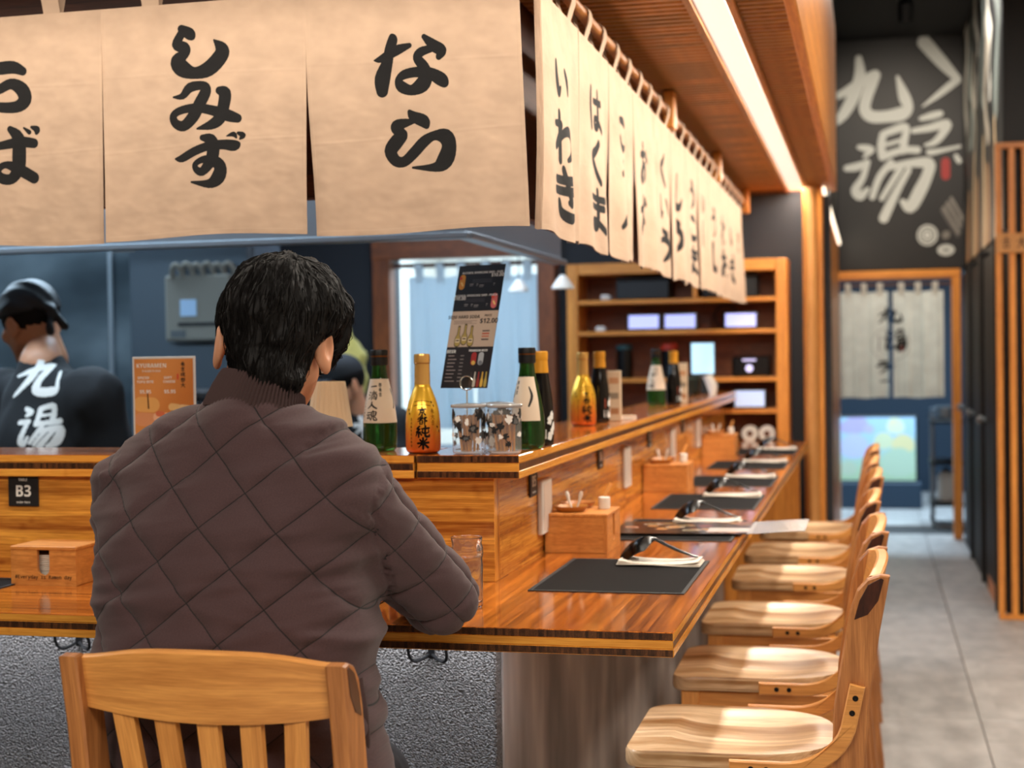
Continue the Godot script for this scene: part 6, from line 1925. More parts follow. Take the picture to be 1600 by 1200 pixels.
	for q in [[190, 262], [212, 275], [240, 268], [262, 280], [275, 270]]:
		brush(im, PackedFloat32Array([q[0], q[1], 4, q[0] + 4, q[1] + 8, 3]), Color(0.25, 0.16, 0.10))
	brush(im, PackedFloat32Array([66, 168, 2.5, 70, 245, 3.5]), Color(0.22, 0.10, 0.05))
	for i in 5:
		glyph(im, CH[["rice", "kyo", "soul", "to", "ten"][i]], Rect2(236, 16 + i * 26, 24, 24), Color(0.20, 0.12, 0.07), 1.2)
	brush(im, PackedFloat32Array([222, 80, 5, 222, 100, 5]), Color(0.80, 0.30, 0.20))
	var ms := thing("menu_stand", "orange printed menu in a clear stand on the ledge left of the man", "menu", Vector3(-1.528, Y, -3.0), 0.10)
	part(ms, "acrylic_back", box(Vector3(0, 0.105, -0.003), Vector3(0.146, 0.206, 0.003), 0.001).build(mat(Color(0.85, 0.84, 0.82), 0.15), 0))
	part(ms, "acrylic_foot", box(Vector3(0, 0.002, 0.0), Vector3(0.146, 0.004, 0.07), 0.001).build(mat(Color(0.8, 0.8, 0.8), 0.15), 0))
	var mg := G.new()
	mg.quad(Vector3(-0.068, 0.006, 0.0002), Vector3(0.068, 0.006, 0.0002), Vector3(0.068, 0.203, 0.0002), Vector3(-0.068, 0.203, 0.0002), Vector2(0, 1), Vector2(1, 1), Vector2(1, 0), Vector2(0, 0))
	mg.quad(Vector3(0.068, 0.006, -0.0010), Vector3(-0.068, 0.006, -0.0010), Vector3(-0.068, 0.203, -0.0010), Vector3(0.068, 0.203, -0.0010))
	part(ms, "printed_sheet", mg.build(printed(im, 0.3), 0))
	for q in [["KYURAMEN", 0.013, -0.028, 0.188, true], ["9 RAMEN BAR", 0.007, -0.028, 0.176, false], ["SPICED", 0.008, -0.047, 0.161, true], ["TOFU BITE", 0.008, -0.043, 0.152, true], ["SOFT", 0.008, 0.010, 0.161, true], ["CHEESE", 0.008, 0.013, 0.152, true], ["$5.95", 0.011, -0.043, 0.130, true], ["$5.95", 0.011, 0.014, 0.130, true]]:
		words(ms, q[0], q[1], Transform3D(Basis.IDENTITY, Vector3(q[2], q[3], 0.0006)), M.print_white, q[4], false, 0.0003)
	# pleated paper lamp, half hidden by the man's head
	var lp := thing("table_lamp", "small lamp with a pleated cream shade beside the man's cheek", "lamp", Vector3(-1.145, Y, -3.02))
	part(lp, "foot", lathe([Vector2(0, 0), Vector2(0.032, 0), Vector2(0.033, 0.006), Vector2(0.006, 0.012), Vector2(0.005, 0.07), Vector2(0, 0.07)], 24).build(M.shaded_stile))
	var sg := G.new()
	var n := 48
	for i in n:
		var a0 := TAU * i / n
		var a1 := TAU * (i + 1) / n
		var w0 := 1.0 if i % 2 else 0.965
		var w1 := 0.965 if i % 2 else 1.0
		var lo0 := Vector3(sin(a0) * 0.050 * w0, 0.050, cos(a0) * 0.050 * w0)
		var lo1 := Vector3(sin(a1) * 0.050 * w1, 0.050, cos(a1) * 0.050 * w1)
		var hi0 := Vector3(sin(a0) * 0.035 * w0, 0.148, cos(a0) * 0.035 * w0)
		var hi1 := Vector3(sin(a1) * 0.035 * w1, 0.148, cos(a1) * 0.035 * w1)
		sg.quad(lo0, lo1, hi1, hi0)
		sg.quad(lo1 * Vector3(0.97, 1, 0.97), lo0 * Vector3(0.97, 1, 0.97), hi0 * Vector3(0.97, 1, 0.97), hi1 * Vector3(0.97, 1, 0.97))
	var shade := mat(Color(0.90, 0.78, 0.62), 0.8)
	shade.backlight_enabled = true
	shade.backlight = Color(0.5, 0.42, 0.32)
	part(lp, "pleated_shade", sg.build(shade, 0))
	# drinks card in a wire ring holder
	var wh := thing("ring_holder", "wire card holder with a ring behind the glass jars", "holder", Vector3(-0.825, Y, -2.985))
	var chrome := mat(Color(0.82, 0.82, 0.80), 0.2, 0.9)
	part(wh, "foot", lathe([Vector2(0, 0), Vector2(0.026, 0), Vector2(0.026, 0.004), Vector2(0.004, 0.008), Vector2(0, 0.008)], 24).build(chrome))
	part(wh, "stem", tube([Vector3(0, 0.006, 0), Vector3(0, 0.128, 0)], 0.0016, 8).build(chrome))
	for s in 2:
		var pts := []
		for i in 25:
			var a := TAU * i / 24.0
			pts.append(Vector3(sin(a) * 0.0145, 0.142 - cos(a) * 0.0145, 0.0022 - 0.0060 * s))
		part(wh, "ring", tube(pts, 0.0013, 8, null, false).build(chrome))
	im = Image.create_empty(300, 720, false, Image.FORMAT_RGB8)
	im.fill(Color(0.075, 0.06, 0.065))
	im.fill_rect(Rect2i(0, 272, 300, 210), Color(0.74, 0.64, 0.55))
	im.fill_rect(Rect2i(0, 482, 300, 238), Color(0.13, 0.095, 0.09))
	for q in [[34, 98, Color(0.84, 0.56, 0.16)], [262, 214, Color(0.78, 0.38, 0.36)]]:
		brush(im, PackedFloat32Array([q[0], q[1] - 26, 19, q[0], q[1] + 26, 19]), q[2])
		brush(im, PackedFloat32Array([q[0] - 14, q[1] - 26, 8, q[0] - 10, q[1] - 22, 8]), Color(0.80, 0.24, 0.14))
		brush(im, PackedFloat32Array([q[0] - 4, q[1] + 4, 5, q[0] + 6, q[1] + 20, 5]), Color(0.92, 0.78, 0.46))
	for k2 in 3:
		var bx := 62.0 + k2 * 42.0
		var by := 372.0 - (10 if k2 == 1 else 0)
		brush(im, PackedFloat32Array([bx, by - 8, 8, bx, by + 36, 9, bx, by + 62, 19, bx, by + 90, 20]), Color(0.20, 0.16, 0.06))
		brush(im, PackedFloat32Array([bx, by - 4, 5, bx, by + 36, 6, bx, by + 62, 16, bx, by + 88, 17]), Color(0.66, 0.56, 0.28))
		im.fill_rect(Rect2i(int(bx) - 14, int(by) + 62, 28, 22), Color(0.84, 0.76, 0.62))
		im.fill_rect(Rect2i(int(bx) - 10, int(by) + 68, 20, 8), Color(0.25, 0.16, 0.12))
	for k2 in 2:
		brush(im, PackedFloat32Array([[186, 232][k2], 530, 17, [186, 232][k2], 572, 17]), [Color(0.62, 0.16, 0.13), Color(0.66, 0.66, 0.66)][k2])
		brush(im, PackedFloat32Array([[186, 232][k2], 574, 12, [186, 232][k2] + 2, 576, 12]), [Color(0.82, 0.66, 0.30), Color(0.45, 0.45, 0.46)][k2])
	for k2 in 5:
		brush(im, PackedFloat32Array([186 + k2 * 24, 630, 4, 186 + k2 * 24, 660, 5, 186 + k2 * 24, 680, 9, 186 + k2 * 24, 706, 9]), [Color(0.24, 0.18, 0.16), Color(0.74, 0.70, 0.64), Color(0.56, 0.16, 0.13), Color(0.84, 0.66, 0.26), Color(0.70, 0.60, 0.28)][k2])
	for k2 in 8:
		im.fill_rect(Rect2i(18, 530 + k2 * 21, 40 + (k2 * 17) % 24, 6), Color(0.55, 0.50, 0.48))
		im.fill_rect(Rect2i(98, 530 + k2 * 21, 24, 6), Color(0.50, 0.46, 0.44))
	for k2 in 3:
		im.fill_rect(Rect2i(100, 84 + k2 * 8, 130, 3), Color(0.28, 0.26, 0.28))
		im.fill_rect(Rect2i(70, 198 + k2 * 8, 130, 3), Color(0.28, 0.26, 0.28))
		im.fill_rect(Rect2i(20, 328 + k2 * 8, 150 - 30 * (k2 % 2), 2), Color(0.36, 0.30, 0.27))
	for q in [[86, 110, 26], [130, 110, 12], [150, 118, 30], [240, 110, 10], [70, 230, 26], [114, 230, 12], [134, 236, 30], [212, 230, 10]]:
		im.fill_rect(Rect2i(q[0], q[1], q[2], 4), Color(0.60, 0.57, 0.55))
		im.fill_rect(Rect2i(q[0], q[1] + 9, q[2] - 3, 4), Color(0.50, 0.47, 0.46))
	for q in [[216, 402, Color(0.70, 0.28, 0.16)], [216, 418, Color(0.74, 0.40, 0.28)], [216, 386, Color(0.36, 0.30, 0.27)], [216, 436, Color(0.30, 0.22, 0.20)]]:
		im.fill_rect(Rect2i(q[0], q[1], 46, 8), q[2])
	var cb := Basis(Vector3(0, 1, 0), -0.314) * Basis(Vector3(1, 0, 0), -0.30)
	var card := thing("drinks_card", "tall dark and cream drinks card leaning in the wire ring holder", "menu card", Vector3(-0.832, 1.384, -2.985))
	card.basis = cb
	var cg := G.new()
	var w2 := 0.0585
	cg.quad(Vector3(-w2, 0, 0.0007), Vector3(w2, 0, 0.0007), Vector3(w2, 0.274, 0.0007), Vector3(-w2, 0.274, 0.0007), Vector2(0, 1), Vector2(1, 1), Vector2(1, 0), Vector2(0, 0))
	part(card, "print", cg.build(printed(im, 0.35), 0))
	part(card, "board", box(Vector3(0, 0.137, -0.0002), Vector3(0.117, 0.274, 0.0014), 0.0004).build(M.black, 0))
	var px := 0.117 / 300.0
	for q in [["ALCOHOL SPARKLING SAKE - YUZU", 0.0062, 160, 44, 1], ["$10.00", 0.0105, 260, 62, 1], ["ALCOHOL SPARKLING SAKE - PEACH", 0.0062, 138, 180, 1], ["$10.00", 0.0105, 34, 196, 1], ["SOJU HARD SODA", 0.0098, 82, 306, 0], ["PRICE", 0.005, 238, 300, 0], ["$12.00", 0.0150, 248, 332, 0], ["BEER", 0.0098, 34, 508, 1], ["PREMIUM BEER", 0.0045, 208, 504, 1]]:
		words(card, q[0], q[1], Transform3D(Basis.IDENTITY, Vector3((q[2] - 150.0) * px, 0.274 - q[3] * px * 0.976, 0.0009)), M.print_white if q[4] else M.ink, true, false, 0.0003)

# ---------------------------------------------------------------- people
func head_sdf(p: Vector3) -> float:
	# skull centre at the origin, face towards -z
	var d := egg(p, Vector3(0, 0.018, 0.010), Vector3(0.072, 0.089, 0.088))
	var q := Vector3(absf(p.x), p.y, p.z)
	d = smin(d, egg(p, Vector3(0, -0.035, -0.040), Vector3(0.060, 0.072, 0.052)), 0.03)
	d = smin(d, cone(q, Vector3(0.050, -0.055, -0.005), Vector3(0.016, -0.100, -0.072), 0.020, 0.018), 0.03)
	d = smin(d, egg(p, Vector3(0, -0.100, -0.078), Vector3(0.022, 0.016, 0.016)), 0.02)
	d = smin(d, egg(q, Vector3(0.043, -0.028, -0.066), Vector3(0.024, 0.018, 0.018)), 0.025)
	d = smin(d, cone(p, Vector3(0, 0.012, -0.086), Vector3(0, -0.030, -0.106), 0.008, 0.0105), 0.016)
	d = smin(d, egg(q, Vector3(0.011, -0.036, -0.096), Vector3(0.009, 0.007, 0.010)), 0.008)
	d = smin(d, cone(q, Vector3(0.010, 0.024, -0.084), Vector3(0.046, 0.020, -0.070), 0.008, 0.007), 0.012)
	d = smin(d, egg(p, Vector3(0, -0.064, -0.088), Vector3(0.023, 0.005, 0.010)), 0.006)
	d = smin(d, egg(p, Vector3(0, -0.074, -0.086), Vector3(0.019, 0.006, 0.010)), 0.006)
	d = maxf(d, -egg(p, Vector3(0, -0.0690, -0.100), Vector3(0.022, 0.0012, 0.010)))
	d = -smin(-d, egg(q, Vector3(0.032, 0.002, -0.093), Vector3(0.017, 0.010, 0.013)), 0.012)
	d = smin(d, egg(q, Vector3(0.032, 0.000, -0.076), Vector3(0.0125, 0.0115, 0.0125)), 0.003)
	# ears: a tilted shell with a hollow
	var e := q - Vector3(0.082, -0.018, 0.010)
	e = Basis(Vector3(0, 1, 0), 0.42) * e
	var ear := egg(e, Vector3(0.004, 0, 0.004), Vector3(0.0085, 0.033, 0.020))
	ear = -smin(-ear, egg(e, Vector3(0.013, 0.003, 0.001), Vector3(0.008, 0.020, 0.011)), 0.004)
	ear = smin(ear, egg(e, Vector3(0.003, -0.028, -0.004), Vector3(0.006, 0.010, 0.009)), 0.006)
	d = smin(d, ear, 0.006)
	# top of the neck
	return smin(d, cone(p, Vector3(0, -0.03, 0.030), Vector3(0, -0.145, 0.042), 0.052, 0.054), 0.035)

func hand_add(s: Flesh, wrist: Vector3, fwd: Vector3, palm: Vector3, thumb_side: float, curl: float) -> void:
	# local axes: x across (towards the thumb), y away from the palm, z along the fingers
	var z := fwd.normalized()
	var y := -palm.normalized()
	y = (y - z * y.dot(z)).normalized()
	var x := y.cross(z) * thumb_side
	var list := []
	for i in 4:
		var u := 0.028 - 0.0187 * i
		list.append([Vector3(u * 0.55, 0, 0.0), Vector3(u, 0.002, 0.078 - 0.004 * absf(i - 1.2)), 0.0135, 0.0105])
	var palm_list := list.duplicate()
	var lens := [0.068, 0.077, 0.071, 0.056]
	var chains := []
	for i in 4:
		var u := 0.028 - 0.0187 * i
		var p0 := Vector3(u, 0.002, 0.076 - 0.004 * absf(i - 1.2))
		var a := curl * (0.55 + 0.08 * i)
		var ch := []
		for k in 3:
			var l: float = lens[i] * [0.45, 0.30, 0.25][k]
			var dirv := Vector3(0.05 * (1.5 - i) * (1.0 - k * 0.3), -sin(a), cos(a)).normalized()
			var p1 := p0 + dirv * l
			ch.append([p0, p1, 0.0092 - 0.0007 * k - 0.0006 * (1 if i == 3 else 0), 0.0085 - 0.0008 * k - 0.0006 * (1 if i == 3 else 0)])
			p0 = p1
			a += curl * 0.75
		chains.append(ch)
	var th := [[Vector3(0.020, -0.004, 0.014), Vector3(0.045, -0.012, 0.042), 0.0135, 0.0110], [Vector3(0.045, -0.012, 0.042), Vector3(0.054, -0.020, 0.072), 0.0105, 0.0095], [Vector3(0.054, -0.020, 0.072), Vector3(0.050, -0.026, 0.094), 0.0092, 0.0078]]
	var f := func(p: Vector3) -> float:
		var d := bones(p, palm_list, 0.014)
		d = smin(d, cone(p, Vector3(0, 0, -0.05), Vector3(0, 0, 0.012), 0.0245, 0.022), 0.02)
		for c in chains:
			d = smin(d, bones(p, c, 0.003), 0.005)
		return smin(d, bones(p, th, 0.004), 0.012)
	skin_add(s, nets(f, Vector3(-0.075, -0.10, -0.08), Vector3(0.085, 0.04, 0.17), 0.0035), Transform3D(Basis(x * thumb_side * thumb_side, y, z), wrist) if thumb_side > 0.0 else Transform3D(Basis(x, y, z), wrist))

func fix_mirror(s: Flesh, from: int) -> void:
	for i in range(from, s.q.size() / 3):
		var k := s.q[i * 3]
		s.q[i * 3] = s.q[i * 3 + 1]
		s.q[i * 3 + 1] = k

func box_of(list: Array, pad: float) -> AABB:
	var b := AABB(list[0][0], Vector3.ZERO)
	for e in list:
		b = b.expand(e[0]).expand(e[1])
	return b.grow(pad)

# body bones from joints: n neck base, h head transform, sl sr el er wl wr, pe pelvis, hl hr kl kr al ar
func body_bones(j: Dictionary, thin := 0.0) -> Array:
	var c: Vector3 = (j.sl + j.sr) * 0.5
	var out := [[j.pe, c.lerp(j.pe, 0.35), 0.125, 0.118], [c.lerp(j.pe, 0.35), c.lerp(j.pe, 0.10), 0.118, 0.105], [j.sl, j.sr, 0.056, 0.056], [c, j.n, 0.07, 0.056], [j.n, j.h * Vector3(0, -0.09, 0.035), 0.056, 0.052],
		[j.sl, j.el, 0.050, 0.040], [j.sr, j.er, 0.050, 0.040], [j.el, j.wl, 0.039, 0.027], [j.er, j.wr, 0.039, 0.027],
		[j.hl, j.hr, 0.10, 0.10], [j.hl, j.kl, 0.082, 0.058], [j.hr, j.kr, 0.082, 0.058], [j.kl, j.al, 0.054, 0.036], [j.kr, j.ar, 0.054, 0.036],
		[j.al, j.al + j.toe * 0.15 + Vector3(0, -0.04, 0), 0.036, 0.030], [j.ar, j.ar + j.toe * 0.15 + Vector3(0, -0.04, 0), 0.036, 0.030]]
	return out

func make_body(t: Node3D, j: Dictionary, skin: Material, head_cell := 0.0035, slim := 0.0) -> void:
	var s := Flesh.new()
	var bl := body_bones(j)
	for k in [0, 1, 9]:
		bl[k][2] -= slim
		bl[k][3] -= slim
	var bb := box_of(bl, 0.15)
	var f := func(p: Vector3) -> float: return bones(p, bl, 0.045)
	var got := nets(f, bb.position, bb.end, 0.014)
	skin_add(s, got)
	skin_add(s, nets(head_sdf, Vector3(-0.115, -0.175, -0.135), Vector3(0.115, 0.135, 0.135), head_cell), j.h)
	for k in 2:
		var w: Vector3 = [j.wl, j.wr][k]
		var from := s.q.size() / 3
		var dirv: Vector3 = [j.fl, j.fr][k]
		hand_add(s, w, dirv, Vector3(0, -1, 0), [1.0, -1.0][k], j.curl)
		if k == 1:
			fix_mirror(s, from)
			for i in range(s.v.size()):
				pass
	part(t, "body", s.mesh(skin))
	for k in 2:
		part(t, "eye", lathe([Vector2(0, -0.011), Vector2(0.008, -0.008), Vector2(0.011, 0.0), Vector2(0.008, 0.008), Vector2(0, 0.011)], 12).build(M.black_gloss), j.h * Transform3D(Basis.from_euler(Vector3(PI / 2, 0, 0)).scaled(Vector3(0.45, 0.45, 0.45)), Vector3(0.032 * (k * 2 - 1), 0.0, -0.0868)))

func clothes(t: Node3D, called: String, list: Array, grow: float, k: float, cut: Callable, m: Material, cell := 0.012) -> Array:
	var bb := box_of(list, 0.16)
	var n := noise(t.get_index() + 5, 9.0, 2)
	var f := func(p: Vector3) -> float:
		return maxf(bones(p, list, k) - grow - 0.006 * n.get_noise_3d(p.x * 1.3, p.y * 0.5, p.z * 1.3), cut.call(p))
	var got := nets(f, bb.position, bb.end, cell)
	var s := Flesh.new()
	skin_add(s, got)
	part(t, called, s.mesh(m))
	return [f]

func print_on(t: Node3D, called: String, f: Callable, im: Image, r: Rect2, z0: float, m: Material) -> void:
	# lays the dark pixels of a drawing on a back that faces +z
	var w := im.get_width()
	var h := im.get_height()
	var zz := {}
	var g := G.new()
	for y in h:
		for x in w:
			if im.get_pixel(x, y).r > 0.5:
				continue
			var q := []
			for c in [[0, 1], [1, 1], [1, 0], [0, 0]]:
				var key := Vector2i(x + c[0], y + c[1])
				if not zz.has(key):
					var p := Vector3(r.position.x + r.size.x * key.x / w, r.position.y - r.size.y * key.y / h, z0)
					for i in 24:
						var d: float = f.call(p)
						p.z -= d * 0.8
						if absf(d) < 0.0006:
							break
					zz[key] = p + Vector3(0, 0, 0.0025)
				q.append(zz[key])
			g.quad(q[0], q[1], q[2], q[3])
	part(t, called, g.build(m, 60))

func hair_mesh(t: Node3D, h: Transform3D, f: Callable, m: Material, cell: float, strands: int, lo := Vector3(-0.15, -0.19, -0.16), hi := Vector3(0.15, 0.19, 0.16)) -> void:
	var got := nets(f, lo, hi, cell)
	var V: PackedVector3Array = got[0]
	var s := Flesh.new()
	var whorl := Vector3(0.012, 0.13, 0.035)
	var n := noise(7, 1.0, 2)
	# locks: ridges that run with the growth of the hair
	var N := smooth_normals(V, got[1])
	for i in V.size():
		var p := V[i]
		var q := p - whorl
		var a := atan2(q.x, q.z)
		V[i] = p + N[i] * (0.0035 * n.get_noise_3d(a * 9.0, q.length() * 9.0, p.y * 6.0) + 0.0016 * n.get_noise_3d(a * 26.0, q.length() * 16.0, 3.0))
	got[0] = V
	skin_add(s, got, h)
	var hm := part(t, "hair", s.mesh(m))
	if strands <= 0:
		return
	var g := G.new()
	var r := RandomNumberGenerator.new()
	r.seed = 21
	for k in strands:
		var p := V[r.randi() % V.size()]
		var pts := []
		var len := 0.022 + 0.035 * r.randf()
		var wob := (r.randf() - 0.5) * 1.1
		var lift := 0.0008 + 0.0022 * r.randf() * r.randf()
		for i in 5:
			pts.append(h * p)
			var e := 0.004
			var d0: float = f.call(p)
			var nn := Vector3(f.call(p + Vector3(e, 0, 0)) - d0, f.call(p + Vector3(0, e, 0)) - d0, f.call(p + Vector3(0, 0, e)) - d0).normalized()
			var q := p - whorl
			var flow := q.normalized() * 0.8 + Vector3(0, -0.9, 0) + q.cross(Vector3.UP).normalized() * wob
			flow = (flow - nn * flow.dot(nn)).normalized()
			p += flow * len / 4.0
			var d1: float = f.call(p)
			if p.y > -0.10 and d1 < 0.03:
				p += nn * clampf(lift - d1, -0.006, 0.006)
		tube(pts, [0.0009, 0.0010, 0.0009, 0.0006, 0.0002], 3, g, false)
	var hs := part(hm, "hair_strands", g.build(m, 0))
	hs.set_meta("kind", "stuff")

func shoe_pair(t: Node3D, j: Dictionary, m: Material) -> void:
	for a in [j.al, j.ar]:
		var s := Flesh.new()
		var o: Vector3 = a
		var d: Vector3 = j.toe
		var f := func(p: Vector3) -> float:
			return maxf(bones(p, [[o + Vector3(0, -0.03, 0) - d * 0.04, o + d * 0.17 + Vector3(0, -0.05, 0), 0.048, 0.042], [o, o + Vector3(0, 0.03, 0), 0.046, 0.046]], 0.03), o.y - 0.092 - p.y)
		skin_add(s, nets(f, o - Vector3(0.26, 0.13, 0.26), o + Vector3(0.26, 0.11, 0.26), 0.012))
		part(t, "shoe", s.mesh(m))

func people() -> void:
	M.skin = mat(Color(0.80, 0.57, 0.43), 0.5)
	M.skin.subsurf_scatter_enabled = true
	M.skin.subsurf_scatter_strength = 0.12
	M.hair = mat(Color(0.050, 0.040, 0.036), 0.6)
	M.hair.metallic_specular = 0.32
	M.trousers = mat(Color(0.05, 0.05, 0.055), 0.85)
	M.tee = mat(Color(0.055, 0.062, 0.075), 0.85)
	seated_man()
	cook()
	helper()

# ------------------------------------------------ the man in the quilted jacket
const TY := [0.70, 0.80, 0.90, 1.00, 1.10, 1.20, 1.28, 1.34]
const TXC := [-0.925, -0.927, -0.935, -0.945, -0.951, -0.953, -0.948, -0.930]
const THW := [0.240, 0.236, 0.228, 0.222, 0.222, 0.218, 0.190, 0.13]
const TZC := [-2.045, -2.05, -2.06, -2.075, -2.09, -2.10, -2.11, -2.115]
const THD := [0.140, 0.138, 0.134, 0.132, 0.134, 0.130, 0.112, 0.08]

func torso_sdf(p: Vector3) -> float:
	var y := clampf(p.y, 0.70, 1.3399)
	var i := 0
	while i < 6 and y > TY[i + 1]:
		i += 1
	var k: float = (y - TY[i]) / (TY[i + 1] - TY[i])
	var hw: float = lerpf(THW[i], THW[i + 1], k)
	var hd: float = lerpf(THD[i], THD[i + 1], k)
	var dx: float = absf(p.x - lerpf(TXC[i], TXC[i + 1], k)) / hw
	var dz: float = absf(p.z - lerpf(TZC[i], TZC[i + 1], k)) / hd
	var q := pow(pow(dx, 2.5) + pow(dz, 2.5), 0.4)
	return maxf((q - 1.0) * hd * 0.95, (p.y - 1.340) * 0.9)

func seated_man() -> void:
	var t := thing("person", "man seen from behind on a chair in a dark brown quilted jacket", "person")
	var j := {
		"h": Transform3D(Basis.from_euler(Vector3(-0.20, 0.17, -0.06)), Vector3(-0.910, 1.484, -2.165)),
		"n": Vector3(-0.915, 1.345, -2.125), "sl": Vector3(-1.115, 1.235, -2.125), "sr": Vector3(-0.800, 1.258, -2.095),
		"el": Vector3(-1.217, 1.065, -2.29), "er": Vector3(-0.677, 1.064, -2.262), "wl": Vector3(-1.03, 1.045, -2.545), "wr": Vector3(-0.815, 1.045, -2.53),
		"fl": Vector3(0.45, -0.06, -0.9), "fr": Vector3(-0.45, -0.06, -0.9), "curl": 0.28,
		"pe": Vector3(-0.945, 0.83, -2.05), "hl": Vector3(-1.03, 0.785, -2.06), "hr": Vector3(-0.86, 0.785, -2.06), "kl": Vector3(-1.05, 0.70, -2.47), "kr": Vector3(-0.875, 0.70, -2.47),
		"al": Vector3(-1.04, 0.345, -2.40), "ar": Vector3(-0.82, 0.345, -2.40), "toe": Vector3(0, 0, -1)}
	make_body(t, j, M.skin, 0.003, 0.035)
	# jacket
	var arms := [[Vector3(-1.122, 1.240, -2.125), Vector3(-1.226, 1.067, -2.29), 0.072, 0.065], [j.el, Vector3(-1.05, 1.044, -2.51), 0.058, 0.044], [Vector3(-0.790, 1.262, -2.095), Vector3(-0.676, 1.068, -2.262), 0.072, 0.064], [j.er, Vector3(-0.80, 1.044, -2.495), 0.060, 0.044]]
	var yoke := [[Vector3(-1.122, 1.240, -2.125), Vector3(-1.035, 1.300, -2.125), 0.070, 0.064], [Vector3(-1.035, 1.300, -2.125), Vector3(-0.925, 1.338, -2.098), 0.064, 0.066], [Vector3(-0.790, 1.262, -2.095), Vector3(-0.850, 1.296, -2.11), 0.066, 0.062], [Vector3(-0.850, 1.296, -2.11), Vector3(-0.925, 1.338, -2.098), 0.062, 0.066]]
	var nz := noise(71, 1.0, 3)
	var f := func(p: Vector3) -> float:
		var d := torso_sdf(p)
		for b in yoke:
			d = smin(d, cone(p, b[0], b[1], b[2], b[3]), 0.05)
		var a := 1e9
		for b in arms:
			a = minf(a, cone(p, b[0], b[1], b[2], b[3]))
		d = smin(d, a, 0.035)
		return maxf(d, maxf(0.725 - p.y, p.y - 1.420))
	var got := nets(f, Vector3(-1.32, 0.70, -2.62), Vector3(-0.54, 1.42, -1.88), 0.0055, 1.3)
	var V: PackedVector3Array = relax(got[0], got[1], 1)
	var Q: PackedInt32Array = got[1]
	var N := smooth_normals(V, Q)
	var lattice := func(p: Vector3) -> Vector2:
		return Vector2((p.x + 0.996) / 0.1115 + (p.y - 1.250) / 0.1115 / 1.10, (p.y - 1.160) / 0.0985 - 0.76 * (p.x + 1.018) / 0.0985)
	var kind := PackedInt32Array()
	kind.resize(V.size())
	var uvs := PackedVector2Array()
	uvs.resize(V.size())
	for i in V.size():
		var p := V[i]
		var dt := torso_sdf(p)
		for b in yoke:
			dt = minf(dt, cone(p, b[0], b[1], b[2], b[3]))
		var best := 1e9
		var which := 0
		for b in 4:
			var e := cone(p, arms[b][0], arms[b][1], arms[b][2], arms[b][3])
			if e < best:
				best = e
				which = b
		var is_arm: bool = best < dt - 0.004 and (which % 2 == 1 or (p - arms[which][0]).dot((arms[which][1] - arms[which][0]).normalized()) > 0.030)
		var up := 0.0
		var uv: Vector2
		if is_arm:
			kind[i] = which + 1
			var b: Array = arms[which]
			var ax: Vector3 = (b[1] - b[0])
			var t0 := clampf((p - b[0]).dot(ax) / ax.length_squared(), 0.0, 1.0)
			var rel: Vector3 = p - b[0] - ax * t0
			var s1 := ax.normalized().cross(Vector3(0, 0, 1)).normalized()
			var s2 := s1.cross(ax.normalized())
			var ang := atan2(rel.dot(s1), rel.dot(s2)) / TAU
			uv = Vector2(ang * 6.0 + 0.35, ((p - b[0]).dot(ax.normalized())) / 0.078 + 0.5 + ang * 0.8)
			up += 0.0035 * nz.get_noise_3d(p.x * 7.0, p.y * 22.0, p.z * 7.0)
		else:
			uv = lattice.call(p)
			# soft sideways folds across the back, deeper near the armpits
			var side := clampf(absf(p.x + 0.955) / 0.2, 0.0, 1.0)
			up += (0.0048 + 0.005 * side) * nz.get_noise_3d(p.x * 2.2 + 1.0, p.y * 17.0 - p.x * 3.0, 2.0)
			for c in [[1.130, 0.10, -0.004, 0.9], [1.085, -0.12, 0.005, 0.8], [1.170, 0.16, -0.003, 0.7], [1.045, 0.10, 0.0035, 0.8]]:
				var dy: float = p.y - c[0] - c[1] * (p.x + 0.95) + 0.5 * (p.x + 0.95) * (p.x + 0.95)
				up += c[2] * exp(-pow(dy / 0.010, 2.0)) * c[3] * (0.6 + 0.9 * side)
		uvs[i] = uv
		var la := absf(uv.x - roundf(uv.x)) * (0.082 if not is_arm else 0.065)
		var lb := absf(uv.y - roundf(uv.y)) * 0.078
		var ln := minf(la, lb)
		up += 0.0036 * (1.0 - exp(-pow(ln / 0.014, 2.0))) - 0.0025 * exp(-pow(ln / 0.0045, 2.0))
		# seam round the armhole
		if absf(best - dt + 0.004) < 0.006 and p.y > 1.0:
			up -= 0.003
		V[i] = p + N[i] * (up - 0.002)
	var N2 := smooth_normals(V, Q)
	var jk := Flesh.new()
	for k in Q.size() / 3:
		var kd := 0
		for c in 3:
			kd = maxi(kd, kind[Q[k * 3 + c]])
		var uv3 := []
		for c in 3:
			uv3.append(uvs[Q[k * 3 + c]])
		# triangles that straddle two patterns, or the back of a sleeve, take one corner's pattern
		if (uv3[0] - uv3[1]).length() > 1.5 or (uv3[0] - uv3[2]).length() > 1.5:
			uv3[1] = uv3[0] + Vector2(0.02, 0)
			uv3[2] = uv3[0] + Vector2(0, 0.02)
		for c in 3:
			var id := Q[k * 3 + c]
			jk.v.append(V[id]); jk.n.append(N2[id]); jk.t.append(uv3[c]); jk.q.append(k * 3 + c)
	var im := Image.create_empty(512, 512, false, Image.FORMAT_RGB8)
	var hm := Image.create_empty(512, 512, false, Image.FORMAT_RGB8)
	var n2 := noise(72, 0.05, 3)
	var r := RandomNumberGenerator.new()
	r.seed = 3
